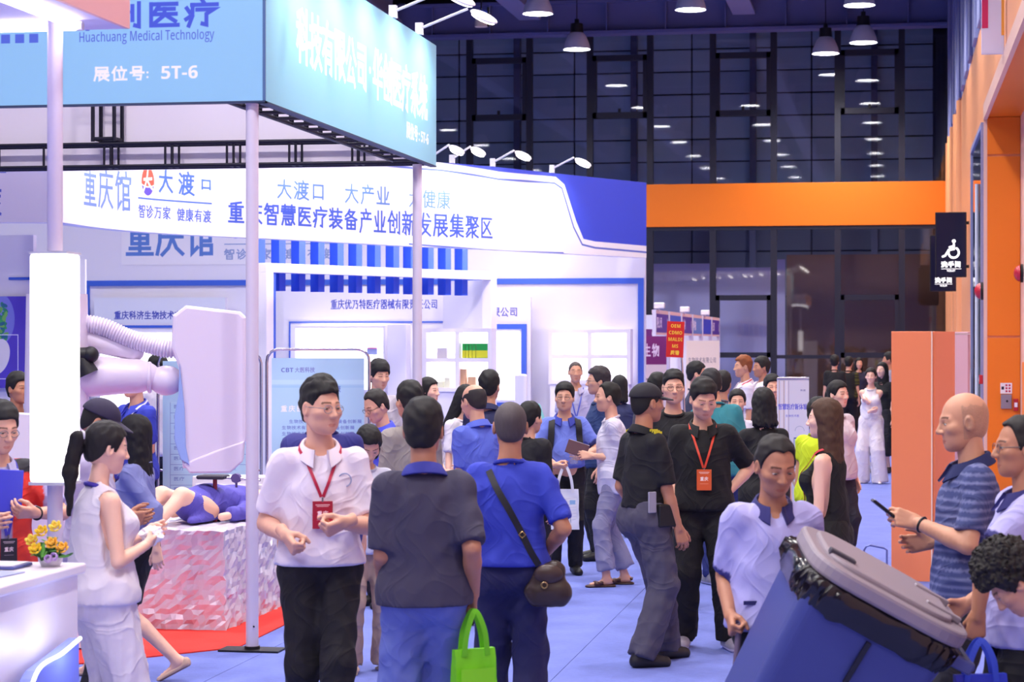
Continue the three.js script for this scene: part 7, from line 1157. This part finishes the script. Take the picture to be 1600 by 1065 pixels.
{ const w = vest.world(vest.J.L.grip).add(V(-0.05, 0.03, 0.02)), g = thing('blue_folder', 'blue document folder with white edge held by the attendant in red vest', 'folder', w, YAW + 0.25); mesh('cover', bx(-0.07, 0.07, -0.05, 0.16, -0.006, 0.006, 0.004).rotateZ(-0.06).rotateX(-0.2), mat(0x2a2fc0, { roughness: 0.4 }), g); mesh('page_edge', bx(-0.076, -0.07, -0.05, 0.16, -0.005, 0.005).rotateZ(-0.06).rotateX(-0.2), M.white, g); }
P({ px: 27, d: 17.6, floor: 0.009, h: 1.72, yaw: 38, skin: 'tan', hair: ['short', 0x0e0c10], label: 'young man in navy T-shirt before the purple poster', top: { color: 0x23264a }, bottom: { color: 0x1a1a24 } });
P({ px: 142, d: 11.6, h: 1.69, yaw: 82, skin: 'tan', hair: ['buzz', 0x1a1618], cap: 0x2a2340, head: { pitch: 24 }, label: 'man in dark peaked cap and pale shirt bending his head beside the light box', top: { color: 0xb9b2cf, collar: true }, bottom: { color: 0x1c1a26 }, arms: { R: { to: [0.1, 1.1, 0.2] }, L: { to: [0.1, 1.1, 0.2] } } });
P({ px: 212, d: 17.5, floor: 0.009, h: 1.78, yaw: -52, skin: 'light', hair: ['short', 0x100d10], label: 'man in blue polo with white lanyard under the scanner arm', top: { color: 0x3b48c2, collar: true }, bottom: { color: 0x2a2e6a }, lanyard: { color: 0xe6e6f0, badge: 0xd8d8e8 }, arms: { L: { to: [0.12, 1.12, 0.22], pose: 'hold' }, R: {} } });
P({ px: 247, d: 20.6, h: 1.86, yaw: -140, skin: 'light', hair: ['short', 0x0c0b10], label: 'tall man with dark hair showing above the scanner arm', top: { color: 0xc8c4d4 }, bottom: { color: 0x20202c } });
P({ px: 503, d: 11.9, h: 1.8, yaw: 180, skin: 'light', hair: ['short'], label: 'person in navy shirt hidden behind the young man in white polo', girth: 1.15, top: { color: 0x2e2f78 }, bottom: { color: 0x1a1a24 } });
P({ px: 572, d: 13.2, h: 1.49, fem: true, yaw: 12, skin: 'light', hair: ['bob', 0x0f0c10], head: { pitch: 40 }, label: 'short woman in beige trousers with bowed dark head behind the white polo', top: { color: 0xc9cadf, sleeve: 1.6, hem: 0.84 }, bottom: { color: 0xa58f86, cuff: 0.085 }, shoes: { kind: 'sandal', color: 0xcdb6a2 }, arms: { L: { to: [0.1, 1.1, 0.2] }, R: { to: [0.12, 1.1, 0.2] } }, legs: { L: { at: [0.12, 0] }, R: { at: [0.12, 0.04] } } });
P({ px: 597, d: 16.4, h: 1.63, yaw: -58, skin: 'light', hair: ['receding', 0x171215], glasses: true, head: { pitch: 26 }, label: 'man in bright blue polo with glasses looking down beside the poster stand', top: { color: 0x4650d8, collar: true }, bottom: { color: 0x20202c }, arms: { L: { to: [0.1, 1.1, 0.22] }, R: { to: [0.1, 1.1, 0.22] } } });
P({ px: 590, d: 19.6, h: 1.82, yaw: 28, skin: 'light', hair: ['fringe', 0x0e0c12], label: 'tall man with fringe in light grey T-shirt and shoulder strap', head: { pitch: 10 }, top: { color: 0xb6b0bd }, bottom: { color: 0x33323c }, extras: (c) => { const pts = [[-0.1, 1.4], [-0.04, 1.28], [0.04, 1.16], [0.12, 1.04]].map(([x, y]) => c.front(x, y, 0.006)); mesh('shoulder_strap', strap(pts, pts.map(() => V(0, 0.05, 1)), 0.04, 0.004), plainMat(0x2a2830), c.G); } });
P({ px: 641, d: 14.6, h: 1.71, yaw: -152, skin: 'mid', hair: ['short', 0x0e0c10], label: 'man in olive grey shirt seen from behind between the blue polo and slate shirt', top: { color: 0x8c8482, collar: false, loose: 0.024, hem: 0.82 }, bottom: { color: 0x55505a } });
P({ px: 668, d: 19.2, h: 1.67, fem: true, yaw: 58, skin: 'fair', hair: ['bob', 0x0e0c10], label: 'woman with dark bob half hidden by the slim post', top: { color: 0xc4bccb }, bottom: { color: 0x2a2832 } });
P({ px: 721, d: 18.2, h: 1.63, fem: true, yaw: 52, skin: 'fair', hair: ['long', 0x0e0c10], head: { pitch: 24 }, label: 'woman with long black hair in white top looking down at the shelves', top: { color: 0xd8d2de }, bottom: { color: 0x2a2a38 } });
P({ px: 745, d: 15.4, h: 1.69, yaw: -142, skin: 'light', hair: ['balding', 0x2a2428], head: { pitch: 14 }, label: 'balding man in cornflower blue polo turned to the shelves', top: { color: 0x5a6cd2, collar: true, hem: 0.84 }, bottom: { color: 0x23243a }, arms: { L: { to: [0.12, 1.1, 0.24] }, R: { to: [0.12, 1.1, 0.24] } } });
P({ px: 764, d: 17.9, h: 1.74, yaw: 162, skin: 'mid', hair: ['short', 0x0c0b10], label: 'man in navy polo with thick black hair facing the shelf unit', top: { color: 0x23264e, collar: true }, bottom: { color: 0x1a1a24 } });
P({ px: 827, d: 16.6, h: 1.5, yaw: 140, skin: 'light', hair: ['short'], label: 'person in black jacket mostly hidden behind the man in blue T-shirt', top: { color: 0x17161d, sleeve: 1.8, loose: 0.035 }, bottom: { color: 0x1c1b24 } });

// man with backpack, tote and bottle
const pack = P({ px: 882, d: 18.7, h: 1.62, yaw: 4, skin: 'light', face: 'full', girth: 1.14, belly: 1, hair: ['short', 0x100e14], glasses: 0x7a7078, head: { yaw: -10 }, label: 'stout man in lavender blue polo with glasses and black backpack straps',
  top: { color: 0x6b7cd6, collar: true, collarColor: 0x3440a8, tucked: true, band: 0x2a3270 }, bottom: { color: 0x17161f }, belt: 0x14131a, shoes: { color: 0x141218 }, arms: { R: { to: [0.1, 1.02, 0.24], pose: 'grip', hint: [1, -0.5, -0.3], dir: [-0.8, -0.2, 0.5] }, L: { to: [0.14, 1.1, 0.24], pose: 'hold', hint: [1, -0.5, -0.3], dir: [-0.5, 0.1, 0.7], thumb: [0, 1, 0.2] } } });
{ const g = pack.G, b = thing('backpack', 'black backpack worn by the stout man in lavender blue polo', 'backpack', g.position.clone(), 0); b.rotation.copy(g.rotation); const u = pack.u;
  for (const s of [-1, 1]) { const pts = [V(s * 0.1, 1.3, -0.15), V(s * 0.115, 1.43, -0.06), V(s * 0.115, 1.44, 0.01)].map((p) => p.multiplyScalar(u)); for (const [x, y] of [[0.125, 1.37], [0.13, 1.28], [0.14, 1.19], [0.16, 1.1]]) pts.push(pack.front(s * x, y, 0.008)); mesh('strap', strap(pts, pts.map((p, i) => (i < 3 ? V(0, 1, i - 1.5).normalize() : V(s * 0.2, 0.1, 1))), 0.052, 0.012), plainMat(0x17151d, 0.7), b); }
  const f = new Field([-0.24, 0.9, -0.46], [0.24, 1.5, -0.08], 0.02); f.add({ a: V(-0.07, 1.0, -0.27), b: V(0.07, 1.0, -0.27), ra: 0.11, k: 0.05 }).add({ a: V(-0.06, 1.28, -0.24), b: V(0.06, 1.28, -0.24), ra: 0.09, k: 0.05 }).add({ a: V(0, 1.0, -0.27), b: V(0, 1.28, -0.24), ra: 0.15, k: 0.05 }); mesh('sack', f.mesh().scale(u, u, u), cloth(0x17151d), b);
  const t = canvas(200, 200, (c, W, H) => { c.fillStyle = '#e6e6f2'; c.fillRect(0, 0, W, H); c.strokeStyle = '#b8bce0'; c.lineWidth = 2; for (let k = 0; k < 9; k++) { c.beginPath(); c.moveTo(0, k * 22); c.lineTo(W, k * 22 - 20); c.stroke(); } c.strokeStyle = '#6a6a90'; c.lineWidth = 4; c.beginPath(); c.moveTo(60, 180); c.quadraticCurveTo(50, 110, 90, 100); c.quadraticCurveTo(150, 90, 150, 180); c.stroke(); c.fillStyle = '#90b8e4'; c.fillRect(140, 20, 50, 30); });
  toteBag('white_tote_bag', 'white printed tote bag held by the stout man in lavender blue polo', pack.world(pack.J.R.grip), 0.24, 0.34, 0.08, 0.2, mat(0xdadcf0, { roughness: 0.45 }), mat(0xe4e4f0), YAW, t);
  bottle(pack.world(pack.J.L.grip).add(V(0, -0.07, 0.01)), 'clear plastic cup bottle held by the stout man in lavender blue polo', 0.034, 0.17); }
// man in white T-shirt with dark red booklet
const wt = P({ px: 960, d: 17.8, h: 1.65, yaw: -84, skin: 'light', hair: ['receding', 0x15110f], lean: 4, label: 'man with high forehead in white T-shirt holding a dark red booklet', top: { color: 0xdcd8ea, hem: 0.8, loose: 0.022 }, bottom: { color: 0x8a88a8, rise: 0.08, cuff: 0.085 }, shoes: { kind: 'sandal', color: 0x4a2a24 }, arms: { L: { to: [0.1, 1.13, 0.2], pose: 'hold', dir: [-0.1, 0.1, 1], thumb: [-0.4, 1, 0] }, R: { to: [0.1, 1.12, 0.2], pose: 'hold' } }, legs: { L: { at: [0.1, 0.08] }, R: { at: [0.1, -0.1] } } });
{ const w = wt.world(wt.J.L.grip), g = thing('red_booklet', 'dark red booklet held out by the man in white T-shirt', 'book', w.clone(), YAW); mesh('cover', bx(-0.15, 0.03, -0.01, 0.1, -0.008, 0.008, 0.003).rotateZ(-0.32).rotateX(-0.3), mat(0x4a1430, { roughness: 0.4 }), g); mesh('pages', bx(-0.145, 0.028, 0.1, 0.102, -0.006, 0.006).rotateZ(-0.32).rotateX(-0.3), M.white, g); }
P({ px: 937, d: 19.9, h: 1.75, yaw: -80, skin: 'light', hair: ['short', 0x352f34], glasses: 0x5a5a64, label: 'grey-haired man with glasses in dark blue shirt behind the white T-shirt', top: { color: 0x2d4272, sleeve: 0.9, loose: 0.02, hem: 0.84 }, bottom: { color: 0x14131b }, shoes: { color: 0x16141b } });
P({ px: 968, d: 22.2, h: 1.64, fem: true, yaw: 170, skin: 'fair', hair: ['bob', 0x0c0b10], label: 'woman with black bob in dark blue top beyond the white T-shirt', top: { color: 0x2a3058, sleeve: 1.8 }, bottom: { color: 0x1c1c28 } });
P({ px: 899, d: 25.2, h: 1.76, yaw: 4, skin: 'mid', hair: ['buzz', 0x4a403e], label: 'close-cropped man in pale lilac shirt with blue lanyard before the lit shelves', top: { color: 0xb6b3d2, collar: true, hem: 0.85 }, bottom: { color: 0x2a2a3a }, lanyard: { color: 0x4a58c0, badge: 0xd0d4ea, y: 1.12 } });

// security man in cap
const guard = P({ px: 1008, d: 13.5, h: 1.75, yaw: 122, skin: 'tan', hair: ['buzz', 0x16130f], cap: 0x1c1a24, label: 'security man in black shirt with yellow epaulettes, black cap and dark grey trousers',
  top: { color: 0x131219, tucked: true, sleeve: 0.88, loose: 0.018, collar: true }, bottom: { color: 0x4a475a, cuff: 0.085, knee: 0.092, loose: 0.022, fold: 0.014 }, belt: 0x0e0d12, shoes: { kind: 'boot', color: 0x1c1a22 }, arms: { R: { to: [0.2, 0.84, 0.12], pose: 'relax' }, L: { to: [0.2, 0.9, 0.1] } }, legs: { R: { at: [0.13, -0.1], yaw: 10 }, L: { at: [0.1, 0.22], yaw: 8 } },
  extras: (c) => { for (const s of [-1, 1]) { const a = c.T(s * 0.1, 1.462, -0.01), b = c.T(s * 0.168, 1.444, -0.01); const e = mesh('epaulette', strap([a, a.clone().lerp(b, 0.5).add(V(0, 0.006, 0)), b], [V(0, 1, 0), V(0, 1, 0), V(s * 0.5, 1, 0)], 0.05, 0.006), plainMat(0x17161c, 0.6), c.G); for (const t of [0.25, 0.6, 0.95]) { const q = a.clone().lerp(b, t); mesh('stripe', bx(-0.006, 0.006, 0.002, 0.016, -0.026, 0.026).translate(q.x, q.y, q.z), plainMat(0xd8cc2c, 0.5), e); } }
    mesh('radio_pouch', [bx(-0.215, -0.16, 0.86, 1.0, -0.03, 0.1, 0.012).scale(c.u, c.u, c.u)], plainMat(0x111015, 0.6), c.G); mesh('phone', bx(-0.205, -0.19, 0.95, 1.08, -0.1, -0.045, 0.006).scale(c.u, c.u, c.u), plainMat(0x9a98a8, 0.3), c.G); } });
// man in black polo with orange badge
P({ px: 1098, d: 14.2, h: 1.75, yaw: 3, skin: 'light', face: 'full', girth: 1.05, hair: ['short', 0x151013], head: { pitch: 22, yaw: 14 }, label: 'man in black polo with orange lanyard and badge, one hand on his hip',
  top: { color: 0x0f0e14, collar: true, sleeve: 0.9, hem: 0.9, loose: 0.022 }, bottom: { color: 0x100f15, cuff: 0.085, knee: 0.09 }, shoes: { kind: 'sneaker', color: 0x9a93a4 }, lanyard: { color: 0xd8422a, badge: 0xe0602c, y: 1.18, bw: 0.095, bh: 0.135 }, arms: { L: { to: [0.17, 1.02, 0.02], pose: 'hold', hint: [0.8, 0.1, -0.6] }, R: { to: [0.2, 0.9, 0.1] } }, legs: { L: { at: [0.17, 0.05], yaw: 14 }, R: { at: [0.12, -0.05] } } });
P({ px: 1052, d: 16.3, h: 1.77, yaw: 6, skin: 'light', face: 'full', hair: ['quiff', 0x100d10], glasses: true, label: 'young man with black-rimmed glasses in black T-shirt behind the cap', top: { color: 0x16151b }, bottom: { color: 0x1d1c25 } });
P({ px: 1027, d: 19, h: 1.7, yaw: 165, skin: 'light', hair: ['short', 0x100e12], label: 'dark-haired person in grey showing between the cap and the young man with glasses', top: { color: 0x55525f }, bottom: { color: 0x2a2932 } });
P({ px: 1130, d: 17.9, h: 1.77, yaw: -164, lean: 9, side: -6, skin: 'mid', hair: ['short', 0x15121a], head: { pitch: 20 }, label: 'man in teal shirt leaning forward, seen from behind', girth: 1.1, top: { color: 0x2f7f8c, loose: 0.022 }, bottom: { color: 0x2b3570 }, shoes: { kind: 'sneaker', color: 0x8a8890 } });
P({ px: 1087, d: 23.6, h: 1.76, yaw: 88, skin: 'light', hair: ['short', 0x100e12], glasses: true, label: 'man with dark glasses frames in front of the cream banner', top: { color: 0x3a3c52 }, bottom: { color: 0x24242e } });
P({ px: 1129, d: 21.6, h: 1.68, yaw: 168, skin: 'mid', hair: ['short', 0x151215], label: 'short-haired man in grey shirt beyond the man in teal', top: { color: 0x6a6876 }, bottom: { color: 0x2a2932 } });
P({ px: 1163, d: 25.6, h: 1.82, yaw: -74, skin: 'mid', hair: ['quiff', 0x8a4a22], label: 'man with dyed ginger hair in white shirt and red lanyard', top: { color: 0xd9d3e0, collar: true }, bottom: { color: 0x22222c }, lanyard: { color: 0xc02838, badge: 0xc02838 } });
P({ px: 1191, d: 27.2, h: 1.79, yaw: -66, skin: 'tan', hair: ['short', 0x15110f], label: 'man in white shirt standing behind the ginger-haired man', top: { color: 0xe2dce4, collar: true, loose: 0.024 }, bottom: { color: 0x22222c } });
P({ px: 1152, d: 19.6, h: 1.55, fem: true, yaw: 2, skin: 'light', hair: ['tied', 0x0f0c10], label: 'woman with tied-back hair in white top under the raised blue flyer', top: { color: 0xd5d0de }, bottom: { color: 0x2a2a36 } });
const flyer = P({ px: 1193, d: 15.8, h: 1.65, fem: true, yaw: 196, skin: 'fair', hair: ['bob', 0x0f0b10], label: 'woman with black bob in black top reaching out a blue flyer', top: { color: 0x131218, sleeve: 0.8 }, bottom: { color: 0x15141b }, arms: { L: { to: [0.34, 1.36, 0.3], pose: 'hold', hint: [0.4, -1, 0], dir: [1, 0.1, 0.5] }, R: {} } });
{ const w = flyer.world(flyer.J.L.grip), g = thing('blue_flyer', 'blue printed flyer held out over the crowd', 'leaflet', w, YAW), t = canvas(128, 96, (c, W, H) => { c.fillStyle = '#2a2cc0'; c.fillRect(0, 0, W, H); write(c, '医疗展', 16, 20, 28, 26, '#d8d8f6', 0.12, 4); c.fillRect(16, 60, 80, 5); c.fillRect(16, 74, 60, 5); }); mesh('sheet', new THREE.BoxGeometry(0.11, 0.085, 0.003).rotateZ(-0.5).translate(-0.04, 0.03, 0), [0, 0, 0, 0, 1, 0].map((k) => (k ? mat(0xffffff, { map: t }) : mat(0x2a2cc0))), g); }
P({ px: 1206, d: 21.8, h: 1.64, yaw: 14, skin: 'light', hair: ['short', 0x0e0c10], label: 'dark-haired man peering out behind the white roll-up banner', top: { color: 0x3a3a48 }, bottom: { color: 0x24242e } });
P({ px: 1278, d: 16.8, h: 1.53, yaw: 150, skin: 'mid', hair: ['short'], label: 'worker in yellow-green reflective vest between the banner and the long-haired woman', top: { color: 0xc4d81c, sleeve: 0.5, name: 'reflective_vest' }, bottom: { color: 0x24262e } });
P({ px: 1308, d: 18.7, h: 1.65, fem: true, yaw: 46, skin: 'fair', hair: ['tied', 0x120e12], label: 'woman with tied hair in white T-shirt looking along the aisle', top: { color: 0xdad6e4, loose: 0.024 }, bottom: { color: 0x2b2b38 } });
P({ px: 1292, d: 12.5, h: 1.66, fem: true, yaw: -106, skin: 'fair', hair: ['verylong', 0x4a2f1e], label: 'woman with long brown hair in sleeveless black dress', top: { color: 0x0e0d12, sleeve: 0, tucked: true, loose: 0.014, name: 'dress_top' }, bottom: { type: 'skirt', hem: 0.4, flare: 0.21, color: 0x0e0d12, loose: 0.02 }, shoes: { kind: 'flat', color: 0x17151c }, lanyard: { color: 0xc02838, badge: 0xc8c8d4, y: 1.06 }, arms: { L: { to: [0.2, 0.82, 0.04] } } });

// cleaner in lilac uniform
const cleaner = P({ px: 1208, d: 8.9, h: 1.605, yaw: 12, skin: 'tan', hair: ['receding', 0x1c1718], head: { pitch: 20, yaw: 10 }, label: 'cleaner in lilac uniform shirt with dark collar looking down at the bin', top: { color: 0xa9a6dc, collar: true, collarColor: 0x2a2868, band: 0x34327a, sleeve: 0.9, hem: 0.9, loose: 0.026, vneck: 0.1, flare: 0.02 }, bottom: { color: 0x14131b }, arms: { R: { to: [0.21, 0.97, 0.08], pose: 'grip' }, L: { to: [0.2, 0.98, 0.12] } },
  extras: (c) => { for (const s of [-1, 1]) { const q = c.front(s * 0.115, 1.03, 0.004); mesh('pocket_band', bx(-0.04, 0.04, -0.008, 0.008, 0, 0.006).translate(q.x, q.y, q.z), plainMat(0x2a2868), c.G); } const q = c.front(0.1, 1.27, 0.004); mesh('chest_emblem', bx(-0.035, 0.035, -0.01, 0.01, 0, 0.003).translate(q.x, q.y, q.z), plainMat(0x4fae7c), c.G); } });
{ const w = cleaner.world(cleaner.J.R.grip), f = V(w.x - 0.06, 0.06, w.z + 0.03), g = thing('broom', 'long-handled broom held by the cleaner in lilac', 'broom', f); mesh('handle', rod(V(0, 0.04, 0), w.clone().sub(f).multiplyScalar(1.03), 0.013, 10), mat(0x6a5a70, { roughness: 0.5 }), g); mesh('head', bx(-0.16, 0.16, -0.01, 0.05, -0.03, 0.03, 0.01), mat(0x2c3a7a), g); mesh('bristles', bx(-0.15, 0.15, -0.06, -0.01, -0.04, 0.04), mat(0x24222c, { roughness: 0.9 }), g); }
// bald man with phone
const bald = P({ px: 1514, d: 9.5, h: 1.77, yaw: -76, skin: 'mid', face: 'shaved', headScale: 1.05, head: { pitch: 6 }, label: 'bald man in blue striped polo holding out a phone', girth: 1.08, top: { color: 0xffffff, collar: true, collarColor: 0x232a5c, hem: 0.86, pattern: (x, y) => (Math.sin(y * 170) > 0.5 ? [0.16, 0.18, 0.36] : [0.045, 0.06, 0.19]) }, bottom: { color: 0x1c1b28 }, watch: ['L', 0x18171f], arms: { L: { to: [0.08, 1.2, 0.24], pose: 'hold', dir: [-0.1, 0.3, 1], thumb: [-0.3, 1, 0], hint: [0.6, -0.6, -0.5] }, R: { to: [0.1, 1.1, 0.15] } } });
{ const w = bald.world(bald.J.L.grip), g = thing('phone', 'black phone in the hand of the bald man', 'phone', w, YAW); mesh('case', new RoundedBoxGeometry(0.012, 0.15, 0.072, 2, 0.005).rotateZ(0.9).translate(-0.05, 0.035, 0), mat(0x14131a, { roughness: 0.25 }), g); mesh('screen', new THREE.BoxGeometry(0.002, 0.138, 0.064).translate(0.0068, 0, 0).rotateZ(0.9).translate(-0.05, 0.035, 0), mat(0x24263a, { roughness: 0.1 }), g); }
// worker at the bin handle
const worker = P({ px: 1600, d: 8.65, h: 1.69, yaw: -74, skin: 'tan', hair: ['receding', 0x1a1516], glasses: 0x55535c, label: 'worker in lilac uniform with glasses gripping the bin handle', girth: 1.08, top: { color: 0xa9a6dc, collar: true, collarColor: 0x2a2868, band: 0x2c2a6c, sleeve: 0.82, hem: 0.82, loose: 0.026 }, bottom: { color: 0x14131b }, arms: { L: { to: [0.18, 0.97, 0.24], pose: 'grip', hint: [0.4, 0.0, 1] }, R: { to: [0.16, 0.97, 0.2] } } });
{ const w = worker.world(worker.J.L.grip), t = canvas(160, 160, (c, W, H) => { c.fillStyle = '#2f3fc4'; c.fillRect(0, 0, W, H); latin(c, 'MTP', 20, 96, 64, '#e8e8fa', { face: 'serif' }); }); toteBag('blue_carrier_bag', 'blue carrier bag with white letters hanging beside the bin handle', V(w.x + 0.02, w.y - 0.02, w.z + 0.06), 0.22, 0.26, 0.09, 0.13, mat(0x2f43c8, { roughness: 0.4 }), mat(0x3a58d4), YAW + 0.2, t); }
// stooping person with curly hair
P({ px: 1835, d: 7.9, h: 1.58, yaw: -84, skin: 'mid', lean: 64, hair: ['curly', 0x140f0f], head: { pitch: 48 }, label: 'stooping person with curly black hair beside the bin', top: { color: 0x8f8cc4, hem: 0.9 }, bottom: { color: 0x15141b }, arms: { L: { to: [0.14, 0.72, 0.5] }, R: { to: [0.14, 0.72, 0.5] } } });

// far end of the aisle
P({ px: 1361, d: 30.6, h: 1.61, fem: true, yaw: -8, skin: 'fair', hair: ['tied', 0x1a1214], lod: 2, label: 'woman in white sleeveless top and wide white trousers holding one arm', top: { color: 0xe6e0e6, sleeve: 0, tucked: true }, bottom: { type: 'wide', color: 0xe0d8de, loose: 0.02 }, shoes: { kind: 'flat', color: 0xe8e4e8 }, arms: { R: { to: [-0.02, 1.1, 0.2], pose: 'hold', dir: [-1, 0.2, 0.2] }, L: { to: [-0.02, 1.25, 0.18], pose: 'hold', dir: [-1, 0.4, 0] } }, legs: { L: { at: [0.14, 0.05] }, R: { at: [0.14, 0] } } });
P({ px: 1379, d: 33, h: 1.67, fem: true, yaw: -30, skin: 'fair', hair: ['long', 0x0f0c10], label: 'woman with long hair in black top and long black skirt behind the one in white', top: { color: 0x121117, tucked: true }, bottom: { type: 'skirt', hem: 0.3, flare: 0.2, color: 0x1b1a22 } });
P({ px: 1304, d: 43, h: 1.7, yaw: 176, skin: 'light', hair: ['fringe', 0x0f0c10], label: 'guard in black with hands before him at the glazed wall', top: { color: 0x121117 }, bottom: { color: 0x15141b } });
P({ px: 1326, d: 44.2, h: 1.66, yaw: 170, skin: 'light', hair: ['short'], cap: 0x1c1a24, label: 'guard in black shirt with neon bands and cap at the glazed wall', top: { color: 0x121117, sleeve: 0.8, pattern: (x, y) => (Math.abs(x) > 0.15 && Math.sin(y * 90) > 0 ? [12, 13, 1] : [1, 1, 1]) }, bottom: { color: 0x15141b } });
P({ px: 1390, d: 38, h: 1.79, yaw: -92, skin: 'tan', hair: ['short', 0x100e12], label: 'man in grey T-shirt half hidden by the orange screen', top: { color: 0x9a9cb4 }, bottom: { color: 0x2a2a36 } });
P({ px: 1342, d: 45.5, h: 1.64, fem: true, yaw: 10, skin: 'light', hair: ['bob'], label: 'woman in dark clothes at the foot of the glazed wall', top: { color: 0x2a2a44 }, bottom: { color: 0x1c1c28 } });
renderer.render(scene, camera);
